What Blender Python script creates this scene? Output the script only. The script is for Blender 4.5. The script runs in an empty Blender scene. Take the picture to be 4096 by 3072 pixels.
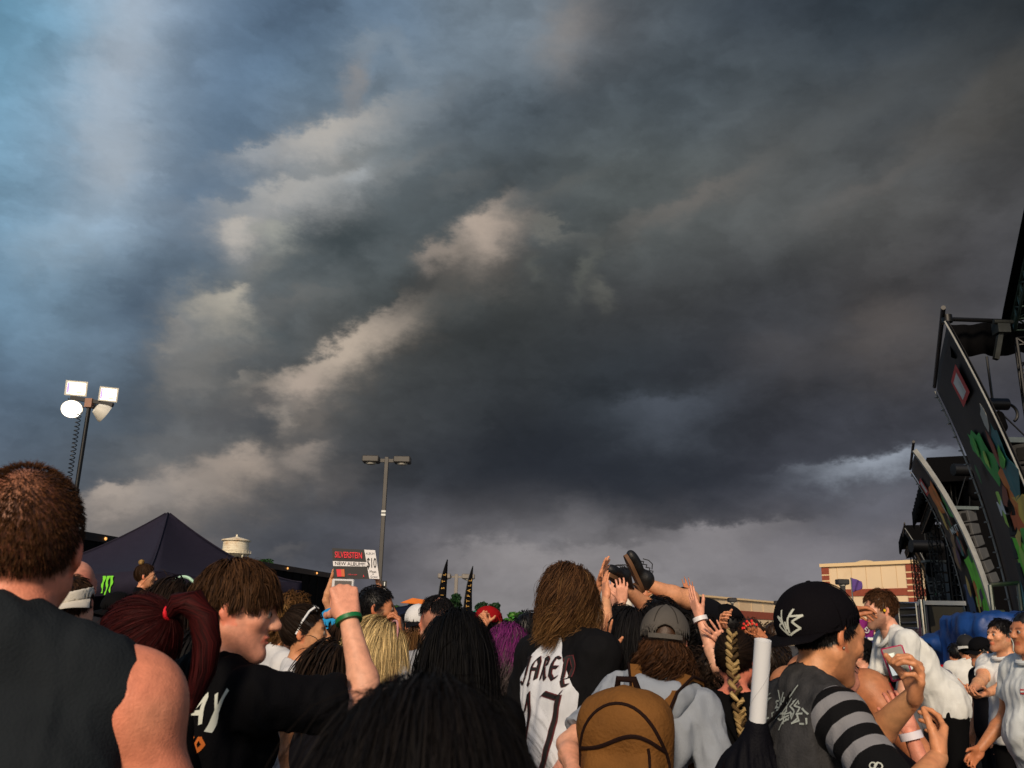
import bpy, bmesh, math, random
import numpy as np
from mathutils import Vector, Matrix
from mathutils.bvhtree import BVHTree

random.seed(7)
RNG = np.random.default_rng(7)
SC = bpy.context.scene
COL = SC.collection

# ------------------------------------------------------------------ camera
EYE = np.array([0.0, 0.0, 1.55])
FPX = 880.0                       # focal length in pixels of a 1024 wide frame
TILT = math.radians(15.7)
ROLL = math.radians(1.2)
_fw = np.array([0, math.cos(TILT), math.sin(TILT)])
_u0 = np.array([0, -math.sin(TILT), math.cos(TILT)])
_r0 = np.array([1.0, 0, 0])
C_R = _r0 * math.cos(ROLL) + _u0 * math.sin(ROLL)
C_U = _u0 * math.cos(ROLL) - _r0 * math.sin(ROLL)


def ray(px, py):
    return _fw + C_R * ((px - 512) / FPX) + C_U * ((384 - py) / FPX)


def P(px, py, d):
    """world point seen in direction (px, py), d metres away along +Y"""
    r = ray(px, py)
    return EYE + r * (d / r[1])


cam = bpy.data.cameras.new('camera')
cam.sensor_width = 36.0
cam.lens = FPX / 1024 * 36
cam.clip_start = 0.05
cam.clip_end = 6000
cam.dof.use_dof = True
cam.dof.focus_distance = 6.0
cam.dof.aperture_fstop = 9.0
camo = bpy.data.objects.new('camera', cam)
COL.objects.link(camo)
camo.matrix_world = Matrix(((C_R[0], C_U[0], -_fw[0], EYE[0]),
                            (C_R[1], C_U[1], -_fw[1], EYE[1]),
                            (C_R[2], C_U[2], -_fw[2], EYE[2]),
                            (0, 0, 0, 1)))
SC.camera = camo
SC.view_settings.view_transform = 'Standard'
SC.view_settings.look = 'None'
SC.view_settings.exposure = 0.0
SC.view_settings.gamma = 1.0

# ------------------------------------------------------------------ sun
SUN_AZ = math.radians(-168)       # from behind the camera's left shoulder
SUN_EL = math.radians(27)
sd = np.array([math.sin(SUN_AZ) * math.cos(SUN_EL), math.cos(SUN_AZ) * math.cos(SUN_EL), math.sin(SUN_EL)])
sun = bpy.data.lights.new('sun', 'SUN')
sun.energy = 3.0
sun.angle = math.radians(11.0)
sun.color = (1.0, 0.80, 0.58)
suno = bpy.data.objects.new('sun', sun)
COL.objects.link(suno)
suno.rotation_euler = Vector(-sd).to_track_quat('-Z', 'Y').to_euler()

# ------------------------------------------------------------------ sky
world = bpy.data.worlds.new('World')
SC.world = world
world.use_nodes = True
NT = world.node_tree
NT.nodes.clear()


def s2l(c):
    return [(v / 12.92 if v <= 0.04045 else ((v + 0.055) / 1.055) ** 2.4) for v in [x / 255 for x in c]]


def build_sky():
    N, L = NT.nodes, NT.links

    def put(sock, v):
        if isinstance(v, bpy.types.NodeSocket):
            L.new(v, sock)
        else:
            sock.default_value = v

    def M(op, a, b=0.0, c=0.0):
        n = N.new('ShaderNodeMath'); n.operation = op
        put(n.inputs[0], a); put(n.inputs[1], b); put(n.inputs[2], c)
        return n.outputs[0]

    def V(op, a, b=(0, 0, 0), c=(0, 0, 0), out=0):
        n = N.new('ShaderNodeVectorMath'); n.operation = op
        put(n.inputs[0], a)
        if op != 'SCALE' and op != 'NORMALIZE': put(n.inputs[1], b)
        if op == 'MULTIPLY_ADD': put(n.inputs[2], c)
        if op == 'SCALE': put(n.inputs['Scale'], b)
        return n.outputs['Value'] if op in ('DOT_PRODUCT', 'LENGTH') else n.outputs[0]

    def noise(vec, scale, detail, rough=0.5, col=True):
        n = N.new('ShaderNodeTexNoise'); n.noise_dimensions = '3D'
        L.new(vec, n.inputs['Vector'])
        n.inputs['Scale'].default_value = scale; n.inputs['Detail'].default_value = detail
        n.inputs['Roughness'].default_value = rough
        return n.outputs['Color' if col else 'Fac']

    tc = N.new('ShaderNodeTexCoord')
    D = V('NORMALIZE', tc.outputs['Generated'])
    sx = N.new('ShaderNodeSeparateXYZ'); L.new(D, sx.inputs[0])
    az = M('ARCTAN2', sx.outputs[0], sx.outputs[1])
    el = M('ARCSINE', sx.outputs[2])
    cb = N.new('ShaderNodeCombineXYZ')
    L.new(M('MULTIPLY', az, FPX), cb.inputs[0]); L.new(M('MULTIPLY', el, FPX), cb.inputs[1]); cb.inputs[2].default_value = 1.0
    uv = cb.outputs[0]
    # clouds are sheets seen from below: squash the noise towards the horizon
    Dn = V('MULTIPLY', D, (1, 1, 1.7))
    w1 = V('SUBTRACT', noise(Dn, 5.0, 3.0), (.5, .5, .5))
    w2 = V('SUBTRACT', noise(Dn, 17.0, 5.0, 0.64), (.5, .5, .5))
    uvA = V('MULTIPLY_ADD', w1, (70, 60, 0), uv)
    uvB = V('MULTIPLY_ADD', w2, (66, 58, 0), uv)
    uvB = V('MULTIPLY_ADD', w1, (26, 22, 0), uvB)

    def azel(px, py):
        r = ray(px, py)
        r = r / np.linalg.norm(r)
        return math.atan2(r[0], r[1]) * FPX, math.asin(r[2]) * FPX

    # --- clear evening sky outside the storm
    sky = N.new('ShaderNodeTexSky'); sky.sky_type = 'NISHITA'; sky.sun_disc = False
    sky.sun_elevation = SUN_EL; sky.sun_rotation = SUN_AZ
    clear = V('MULTIPLY', sky.outputs[0], (SKY_K, SKY_K, SKY_K))
    # --- broad tone of the storm sheet
    rows = {
        -60: [(0, 66, 118, 146), (128, 132, 150, 168), (256, 78, 102, 126), (384, 85, 106, 126), (512, 100, 115, 128), (640, 72, 80, 88), (768, 56, 66, 76), (896, 44, 54, 62), (1024, 35, 44, 52)],
        20: [(0, 72, 126, 154), (64, 96, 146, 174), (128, 150, 164, 178), (190, 98, 122, 145), (256, 78, 104, 130), (384, 84, 107, 129), (470, 98, 114, 128), (512, 106, 120, 132), (600, 88, 92, 97), (680, 72, 82, 90), (768, 58, 68, 78), (896, 47, 57, 66), (1024, 36, 45, 53)],
        100: [(0, 88, 142, 170), (64, 112, 150, 176), (124, 150, 165, 180), (190, 88, 114, 138), (256, 72, 101, 127), (330, 92, 114, 132), (400, 110, 125, 138), (512, 83, 96, 106), (640, 68, 78, 85), (768, 70, 78, 83), (896, 60, 67, 73), (1024, 62, 63, 63)],
        190: [(0, 103, 150, 178), (60, 122, 152, 176), (120, 140, 153, 166), (180, 78, 106, 131), (245, 92, 113, 132), (310, 120, 124, 126), (384, 88, 97, 101), (512, 72, 80, 84), (640, 80, 86, 86), (768, 84, 87, 87), (896, 82, 83, 83), (1024, 70, 70, 72)],
        290: [(0, 86, 126, 154), (50, 112, 138, 156), (128, 80, 102, 124), (195, 88, 106, 120), (256, 96, 102, 104), (384, 70, 77, 79), (512, 66, 70, 70), (640, 62, 64, 66), (768, 60, 62, 66), (896, 72, 71, 72), (1024, 68, 68, 72)],
        380: [(0, 76, 100, 122), (70, 82, 100, 116), (128, 64, 82, 99), (195, 92, 94, 96), (256, 78, 82, 84), (320, 80, 81, 80), (384, 58, 61, 62), (512, 50, 54, 57), (640, 50, 56, 62), (768, 56, 58, 64), (896, 54, 55, 61), (1024, 60, 60, 67)],
        465: [(0, 80, 96, 113), (70, 76, 88, 101), (130, 86, 90, 94), (200, 92, 92, 92), (270, 84, 85, 86), (330, 72, 74, 77), (400, 54, 58, 64), (512, 42, 46, 53), (640, 36, 42, 50), (768, 44, 48, 58), (880, 62, 66, 76), (1024, 68, 70, 82)],
        525: [(0, 86, 95, 107), (100, 92, 92, 94), (190, 76, 78, 83), (280, 60, 64, 72), (384, 56, 58, 66), (512, 54, 55, 63), (640, 62, 62, 70), (768, 74, 73, 81), (896, 80, 79, 87), (1024, 80, 79, 87)],
        575: [(0, 92, 97, 106), (128, 84, 86, 92), (256, 76, 78, 86), (384, 86, 84, 91), (460, 112, 109, 112), (540, 134, 130, 131), (640, 138, 134, 135), (768, 132, 129, 132), (896, 124, 121, 126), (1024, 116, 114, 120)],
        640: [(0, 100, 102, 108), (256, 92, 92, 98), (512, 138, 134, 135), (768, 136, 132, 134), (1024, 122, 119, 123)],
    }
    pts = np.array([(*azel(x, y), *s2l((r, g, b))) for y, rw in rows.items() for (x, r, g, b) in rw])
    E0, E1, NR = -45.0, 705.0, 13
    A0, A1, NA = -640.0, 640.0, 24
    ramps = []
    sa = N.new('ShaderNodeSeparateXYZ'); L.new(uvA, sa.inputs[0])
    at = M('MULTIPLY_ADD', sa.outputs[0], 1 / (A1 - A0), -A0 / (A1 - A0))
    for i in range(NR):
        e = E0 + (E1 - E0) * i / (NR - 1)
        cr = N.new('ShaderNodeValToRGB'); L.new(at, cr.inputs[0])
        cr.color_ramp.interpolation = 'B_SPLINE'
        els = cr.color_ramp.elements
        for j in range(NA):
            az_ = A0 + (A1 - A0) * j / (NA - 1)
            w = np.exp(-((pts[:, 0] - az_) / 46) ** 2 - ((pts[:, 1] - e) / 38) ** 2) + 1e-9 / (1 + ((pts[:, 0] - az_) ** 2 + (pts[:, 1] - e) ** 2) / 400.0) ** 3
            c = (pts[:, 2:] * w[:, None]).sum(0) / w.sum()
            el_ = els[j] if j < 2 and False else (els[0] if j == 0 else els.new(j / (NA - 1)) if j < NA - 1 else els[-1])
            el_.position = j / (NA - 1)
            el_.color = (*c, 1)
        ramps.append((e, cr.outputs[0]))
    def mix(f, a, b):
        n = N.new('ShaderNodeMix'); n.data_type = 'RGBA'; n.blend_type = 'MIX'; n.clamp_factor = True
        put(n.inputs[0], f)
        for i, v in ((6, a), (7, b)):
            if isinstance(v, bpy.types.NodeSocket): L.new(v, n.inputs[i])
            else: n.inputs[i].default_value = (*v, 1)
        return n.outputs[2]

    storm = ramps[0][1]
    for i in range(1, NR):
        mr = N.new('ShaderNodeMapRange'); mr.interpolation_type = 'SMOOTHSTEP'
        L.new(sa.outputs[1], mr.inputs[0])
        mr.inputs[1].default_value = ramps[i - 1][0] - 12; mr.inputs[2].default_value = ramps[i][0] + 12
        storm = mix(mr.outputs[0], storm, ramps[i][1])
    # the storm stands ahead; the sky clears to the sides, behind and overhead
    cu = M('MULTIPLY', sa.outputs[0], 1 / 760.0)
    cv = M('MULTIPLY', M('SUBTRACT', sa.outputs[1], 260.0), 1 / 620.0)
    cd = M('ADD', M('MULTIPLY', cu, cu), M('MULTIPLY', cv, cv))
    cover = N.new('ShaderNodeMapRange'); cover.interpolation_type = 'SMOOTHSTEP'
    L.new(cd, cover.inputs[0]); cover.inputs[1].default_value = 1.0; cover.inputs[2].default_value = 2.0
    cover.inputs[3].default_value = 1.0; cover.inputs[4].default_value = 0.0
    # --- soft streaks and mottling of the sheet
    mt = noise(Dn, 9.0, 4.0, 0.55, False)
    fine = noise(V('MULTIPLY', D, (1, 1, 2.6)), 24.0, 4.0, 0.6, False)
    lum = M('MULTIPLY_ADD', mt, 0.5, 0.75)
    lum = M('MULTIPLY', lum, M('MULTIPLY_ADD', fine, 0.14, 0.93))
    # relief of the billows: light comes from the upper left
    pe = V('MULTIPLY_ADD', w2, (.10, .10, .08), Dn)
    e0 = noise(pe, 6.5, 4.0, 0.5, False); e1 = noise(V('ADD', pe, (-.030, 0, .042)), 6.5, 4.0, 0.5, False)
    lum = M('MULTIPLY', lum, M('MULTIPLY_ADD', M('SUBTRACT', e0, e1), 1.25, 1.0))
    storm = V('SCALE', storm, lum)
    # --- billows: (x, y, half length, half width, angle, skew, strength, colour); skew>0 = crisp upper edge
    T = (176, 160, 143); G = (150, 150, 150); W = (128, 132, 142)
    bl = [
        (340, 236, 62, 24, 15, 0, .9, (54, 64, 68)), (350, 160, 60, 11, 20, 0, .6, (84, 94, 98)), (300, 265, 50, 14, 10, 0, .5, (70, 80, 84)), (455, 272, 60, 26, 15, 0, .6, (56, 58, 58)), (245, 322, 42, 12, -15, 0, .6, (66, 78, 84)),
        (238, 425, 60, 12, -8, 0, .6, (60, 66, 74)), (690, 366, 60, 16, 8, -.3, .6, (42, 45, 51)), (560, 450, 110, 36, 5, 0, .6, (37, 42, 50)),
        (640, 480, 160, 28, 0, 0, .65, (36, 41, 50)), (255, 238, 14, 9, 30, 0, .6, (92, 98, 100)), (386, 82, 15, 10, 20, 0, .5, (84, 96, 106)),
        (225, 120, 40, 70, 0, 0, .3, (70, 98, 124)), (205, 215, 40, 40, 20, 0, .4, (72, 98, 124)), (150, 300, 40, 30, 0, 0, .35, (66, 86, 106)),
        (500, 330, 60, 30, 20, 0, .35, (52, 55, 56)), (600, 330, 60, 30, 20, 0, .3, (54, 56, 58)), (420, 200, 60, 24, 18, 0, .4, (70, 79, 83)),
        (322, 131, 78, 17, 22, .55, .9, (172, 167, 160)), (288, 191, 76, 15, 20, .5, .85, (164, 162, 158)), (236, 225, 27, 17, 15, .5, .95, (172, 166, 158)),
        (274, 229, 18, 15, 20, .5, .7, (156, 156, 146)), (484, 222, 36, 21, 28, .6, .9, (172, 155, 140)), (450, 246, 20, 14, 30, .4, .5, (140, 128, 116)), (548, 228, 32, 7, -12, .3, .5, (120, 118, 110)),
        (358, 74, 15, 28, -8, .3, .55, (142, 134, 128)), (566, 28, 38, 26, 22, .3, .6, (134, 128, 124)), (694, 194, 75, 13, 19, .3, .55, (118, 110, 103)),
        (820, 138, 190, 34, 20, 0, .4, (94, 97, 97)), (965, 120, 110, 26, 24, .2, .35, (98, 94, 88)), (588, 266, 8, 30, -20, .2, .4, (104, 106, 98)), (606, 292, 16, 12, -50, .3, .45, (106, 106, 98)),
        (540, 262, 8, 16, 20, .2, .35, (102, 104, 96)),
        (214, 298, 30, 24, 15, .5, .85, (158, 152, 140)), (180, 342, 24, 20, 20, .5, .6, (126, 124, 120)), (200, 372, 36, 34, 0, .2, .45, (112, 110, 106)),
        (344, 344, 80, 15, 33, .5, .95, T), (298, 378, 26, 16, 30, .5, .85, (168, 152, 138)), (281, 408, 9, 18, 15, .3, .7, (146, 136, 126)), (404, 300, 30, 9, 38, .4, .5, (126, 118, 110)),
        (236, 464, 36, 20, 8, .45, .85, (158, 143, 130)), (186, 477, 26, 20, 10, .45, .8, (150, 138, 128)), (126, 494, 52, 20, 16, .4, .8, (154, 143, 134)), (306, 452, 22, 18, 25, .45, .75, (144, 132, 122)),
        (98, 525, 40, 22, 0, .2, .6, (120, 112, 106)), (170, 515, 50, 16, 8, .3, .45, (112, 106, 102)), (345, 480, 30, 14, 30, .3, .4, (96, 92, 90)),
        (878, 461, 58, 11, 6, .5, .95, (136, 144, 156)), (716, 527, 62, 15, 2, .75, .85, (132, 128, 131)), (610, 548, 70, 12, 3, .6, .6, (134, 130, 132)), (800, 552, 80, 14, 0, .5, .5, (126, 123, 127)), (525, 556, 80, 18, -3, .5, .7, (142, 137, 138)), (878, 504, 34, 16, 12, .5, .7, (100, 101, 111)),
        (668, 400, 52, 20, 8, .7, .7, (76, 83, 94)), (888, 332, 44, 36, 0, .2, .5, (98, 91, 87)), (790, 352, 50, 22, -10, .2, .3, (84, 80, 80)), (975, 345, 40, 30, 0, 0, .3, (92, 88, 86)),
        (118, 70, 26, 90, -8, 0, .55, (160, 170, 182)), (112, 165, 30, 40, -25, 0, .5, (158, 166, 174)), (62, 245, 50, 26, 30, 0, .4, (140, 156, 168)),
        (368, 42, 26, 9, 10, .3, .45, (132, 144, 154)), (410, 52, 34, 12, -25, .2, .4, (124, 137, 148)), (354, 177, 16, 8, 15, .5, .6, (160, 166, 170)), (436, 250, 20, 12, 20, .5, .6, (150, 136, 124)),
        (231, 289, 14, 9, 20, .5, .7, (176, 168, 152)), (178, 326, 12, 8, 30, .4, .6, (142, 138, 132)), (168, 345, 12, 6, 0, .4, .6, (138, 135, 130)), (184, 380, 22, 9, -5, .3, .45, (122, 120, 117)), (241, 381, 12, 7, 15, .4, .55, (134, 128, 120)),
        (262, 409, 9, 6, 0, .4, .6, (136, 126, 118)), (102, 490, 20, 9, 15, .4, .7, (166, 152, 140)), (112, 509, 24, 8, 10, .3, .6, (150, 139, 130)), (208, 541, 13, 8, 20, .4, .5, (110, 104, 102)), (289, 551, 20, 7, 10, .3, .45, (98, 95, 95)),
        (146, 461, 26, 8, 8, .3, .45, (124, 122, 120)), (266, 404, 30, 8, 12, 0, .5, (62, 66, 72)), (130, 312, 36, 22, 20, 0, .4, (66, 86, 106)), (386, 318, 24, 8, 40, .5, .6, (140, 129, 118)), (250, 150, 24, 7, 25, .5, .6, (150, 154, 158)),
        (420, 110, 60, 14, 25, .1, .35, (116, 124, 130)), (300, 300, 40, 9, 15, .3, .35, (112, 110, 106)), (560, 190, 50, 10, 20, .2, .3, (104, 104, 100)), (860, 190, 60, 9, 18, .2, .35, (104, 100, 97)),
        (424, 288, 44, 17, 32, 0, .75, (56, 59, 60)), (520, 262, 40, 16, 20, 0, .5, (60, 62, 62)), (168, 330, 12, 24, 5, .2, .5, (126, 123, 118)), (172, 396, 15, 40, 0, .1, .4, (106, 105, 103)), (226, 352, 34, 10, 20, .3, .4, (116, 113, 108)),
        (310, 420, 30, 9, 30, .4, .45, (110, 104, 99)), (262, 262, 30, 9, 20, .4, .4, (124, 124, 120)), (408, 165, 44, 9, 22, .4, .45, (118, 120, 120)), (460, 185, 40, 8, 20, .3, .3, (104, 106, 106)), (150, 350, 18, 60, 5, 0, .35, (72, 86, 100)),
        (815, 545, 60, 12, 0, .3, .3, (110, 106, 112)), (160, 440, 50, 14, 10, .3, .35, (108, 108, 108)),
    ]
    for (x, y, lu, lv, ang, sk, st, c) in bl:
        a, e = azel(x, y)
        ca, sn = math.cos(math.radians(ang)), math.sin(math.radians(ang))
        u_ = V('DOT_PRODUCT', uvB, (ca / lu, sn / lu, -(ca * a + sn * e) / lu))
        v_ = V('DOT_PRODUCT', uvB, (-sn / lv, ca / lv, -(-sn * a + ca * e) / lv))
        if sk:
            v_ = M('MULTIPLY_ADD', M('ABSOLUTE', v_), 1.3 * sk, M('MULTIPLY', v_, 1 + .45 * sk))
        ex = M('MULTIPLY_ADD', u_, u_, M('MULTIPLY', v_, v_))
        g = M('POWER', math.exp(-1.0), ex)
        storm = mix(M('MULTIPLY', g, st), storm, s2l(c))
    lum2 = M('MULTIPLY_ADD', noise(V('MULTIPLY_ADD', w2, (.05, .05, .05), Dn), 34.0, 3.0, 0.6, False), 0.16, 0.92)
    storm = V('SCALE', storm, lum2)
    gm = N.new('ShaderNodeGamma'); L.new(storm, gm.inputs[0]); gm.inputs[1].default_value = 1.05
    hsn = N.new('ShaderNodeHueSaturation'); hsn.inputs['Saturation'].default_value = .86; L.new(gm.outputs[0], hsn.inputs['Color'])
    storm = V('SCALE', hsn.outputs[0], 1.20)
    out = mix(cover.outputs[0], clear, storm)
    bg = N.new('ShaderNodeBackground'); L.new(out, bg.inputs[0]); bg.inputs[1].default_value = 1.0
    wo = N.new('ShaderNodeOutputWorld'); L.new(bg.outputs[0], wo.inputs[0])


SKY_K = 0.075
build_sky()
world.cycles.sampling_method = 'MANUAL'
world.cycles.sample_map_resolution = 512

# ================================================================== helpers
def V3(*a): return np.array(a if len(a) == 3 else a[0], float)
def nrm(v):
    v = np.asarray(v, float); return v / (np.linalg.norm(v) + 1e-12)


def new_mesh(name, v, faces, smooth=True):
    """mesh from numpy verts and an (n,k) face array or a list of face arrays"""
    me = bpy.data.meshes.new(name)
    v = np.asarray(v, np.float32)
    fl = faces if isinstance(faces, list) else [faces]
    fl = [np.asarray(f, np.int32) for f in fl if len(f)]
    nl = sum(f.size for f in fl); nf = sum(len(f) for f in fl)
    me.vertices.add(len(v)); me.vertices.foreach_set('co', v.ravel())
    me.loops.add(nl); me.loops.foreach_set('vertex_index', np.concatenate([f.ravel() for f in fl]))
    me.polygons.add(nf)
    tot = np.concatenate([np.full(len(f), f.shape[1], np.int32) for f in fl])
    st = np.concatenate([[0], np.cumsum(tot)[:-1]]).astype(np.int32)
    me.polygons.foreach_set('loop_start', st)
    me.update(calc_edges=True)
    me.validate()
    if smooth:
        me.polygons.foreach_set('use_smooth', np.ones(len(me.polygons), bool))
    me.update()
    return me


def setcol(me, c):
    a = me.color_attributes.new('col', 'FLOAT_COLOR', 'POINT')
    c = np.asarray(c, np.float32)
    if c.shape[1] == 3: c = np.hstack([c, np.ones((len(c), 1), np.float32)])
    a.data.foreach_set('color', c.ravel())


def setval(me, name, x):
    a = me.attributes.new(name, 'FLOAT', 'POINT'); a.data.foreach_set('value', np.asarray(x, np.float32))


def obj(name, me, mat, parent=None):
    o = bpy.data.objects.new(name, me)
    COL.objects.link(o)
    if mat is not None:
        for m in (mat if isinstance(mat, (list, tuple)) else [mat]): me.materials.append(m)
    if parent is not None: o.parent = parent
    return o


def tag(o, label=None, cat=None, group=None, kind=None):
    if label: o['label'] = label
    if cat: o['category'] = cat
    if group: o['group'] = group
    if kind: o['kind'] = kind
    return o


def empty(name, loc=(0, 0, 0), rz=0.0):
    o = bpy.data.objects.new(name, None); o.empty_display_size = 0.1
    COL.objects.link(o); o.location = loc; o.rotation_euler = (0, 0, rz)
    return o


class MB:
    """collects simple solids into one mesh"""
    def __init__(s): s.v = []; s.f = []; s.n = 0
    def add(s, v, f):
        v = np.asarray(v, float)
        s.v.append(v); s.f += [tuple(int(i) + s.n for i in q) for q in f]; s.n += len(v); return s
    def box(s, lo, hi, M=None):
        (a, b, c), (d, e, g) = lo, hi
        v = np.array([(x, y, z) for z in (c, g) for y in (b, e) for x in (a, d)], float)
        if M is not None: v = v @ np.asarray(M)[:3, :3].T + np.asarray(M)[:3, 3]
        return s.add(v, [(0, 2, 3, 1), (4, 5, 7, 6), (0, 1, 5, 4), (2, 6, 7, 3), (0, 4, 6, 2), (1, 3, 7, 5)])
    def bar(s, a, b, w, t, up=(0, 0, 1)):
        """rectangular bar from a to b, w wide and t thick"""
        a, b = V3(a), V3(b); z = nrm(b - a); x = np.cross(up, z)
        if np.linalg.norm(x) < 1e-4: x = np.cross((0, 1, 0), z)
        x = nrm(x); y = np.cross(z, x)
        v = [p + x * sx * w / 2 + y * sy * t / 2 for p in (a, b) for sy in (-1, 1) for sx in (-1, 1)]
        return s.add(v, [(0, 2, 3, 1), (4, 5, 7, 6), (0, 1, 5, 4), (2, 6, 7, 3), (0, 4, 6, 2), (1, 3, 7, 5)])
    def tube(s, pts, r, n=8, cap=True, closed=False):
        pts = np.asarray(pts, float); m = len(pts)
        r = np.full(m, r, float) if np.isscalar(r) else np.asarray(r, float)
        t = np.gradient(pts, axis=0) if not closed else np.roll(pts, -1, 0) - np.roll(pts, 1, 0)
        t /= np.linalg.norm(t, axis=1)[:, None] + 1e-12
        ref = np.array([0, 0, 1.0]) if abs(t[0][2]) < 0.9 else np.array([1.0, 0, 0])
        x = nrm(np.cross(ref, t[0])); ring = []
        for i in range(m):
            x = nrm(x - t[i] * np.dot(x, t[i])); y = np.cross(t[i], x)
            a = np.arange(n) / n * 2 * math.pi
            ring.append(pts[i] + r[i] * (np.cos(a)[:, None] * x + np.sin(a)[:, None] * y))
        v = np.concatenate(ring); f = []
        for i in range(m if closed else m - 1):
            j = (i + 1) % m
            for k in range(n): f.append((i * n + k, i * n + (k + 1) % n, j * n + (k + 1) % n, j * n + k))
        if cap and not closed:
            f.append(tuple(range(n))[::-1]); f.append(tuple((m - 1) * n + k for k in range(n)))
        return s.add(v, f)
    def lathe(s, prof, n=24, o=(0, 0, 0), M=None):
        """prof: (radius, z) pairs about the z axis"""
        v = []; f = []
        for r, z in prof:
            for k in range(n):
                a = 2 * math.pi * k / n; v.append((r * math.cos(a), r * math.sin(a), z))
        v = np.array(v)
        for i in range(len(prof) - 1):
            for k in range(n): f.append((i * n + k, i * n + (k + 1) % n, (i + 1) * n + (k + 1) % n, (i + 1) * n + k))
        f.append(tuple(range(n))[::-1]); f.append(tuple((len(prof) - 1) * n + k for k in range(n)))
        if M is not None: v = v @ np.asarray(M)[:3, :3].T + np.asarray(M)[:3, 3]
        return s.add(v + np.asarray(o, float), f)
    def prism(s, poly, axis_o, ex, ey, depth):
        """polygon in plane (axis_o, ex, ey) extruded by depth vector"""
        o, ex, ey, d = V3(axis_o), V3(ex), V3(ey), V3(depth)
        n = len(poly); a = np.array([o + ex * x + ey * y for x, y in poly]); v = np.concatenate([a, a + d])
        f = [tuple(range(n)), tuple(range(2 * n - 1, n - 1, -1))] + [(i, i + n, (i + 1) % n + n, (i + 1) % n) for i in range(n)]
        return s.add(v, f)
    def build(s, name, mat, parent=None, smooth=False, bevel=0.0):
        me = bpy.data.meshes.new(name)
        me.from_pydata(np.concatenate(s.v).tolist(), [], s.f)
        bm = bmesh.new(); bm.from_mesh(me); bmesh.ops.recalc_face_normals(bm, faces=bm.faces)
        if bevel: bmesh.ops.bevel(bm, geom=bm.edges[:], offset=bevel, segments=1, affect='EDGES', clamp_overlap=True)
        bm.to_mesh(me); bm.free()
        if smooth:
            me.polygons.foreach_set('use_smooth', np.ones(len(me.polygons), bool))
            me.set_sharp_from_angle(angle=math.radians(40))
        return obj(name, me, mat, parent)


# ------------------------------------------------------------------ noise in numpy
def _hash(ix, iy, iz, seed):
    h = (ix * 374761393 + iy * 668265263 + iz * 2147483647 + seed * 1274126177) & 0xffffffff
    h = ((h ^ (h >> 13)) * 1274126177) & 0xffffffff
    return ((h ^ (h >> 16)) & 0xffff) / 65535.0


def vnoise(p, seed=0):
    p = np.asarray(p, float); i = np.floor(p).astype(np.int64); f = p - i; f = f * f * (3 - 2 * f)
    out = 0.0
    for dx in (0, 1):
        for dy in (0, 1):
            for dz in (0, 1):
                w = (f[:, 0] if dx else 1 - f[:, 0]) * (f[:, 1] if dy else 1 - f[:, 1]) * (f[:, 2] if dz else 1 - f[:, 2])
                out = out + w * _hash(i[:, 0] + dx, i[:, 1] + dy, i[:, 2] + dz, seed)
    return out


def fbm(p, seed=0, oct=3):
    a, s, t = 1.0, 0.0, 0.0
    p = np.asarray(p, float)
    for o in range(oct):
        s = s + a * vnoise(p * 2 ** o, seed + o); t += a; a *= .5
    return s / t


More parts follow.
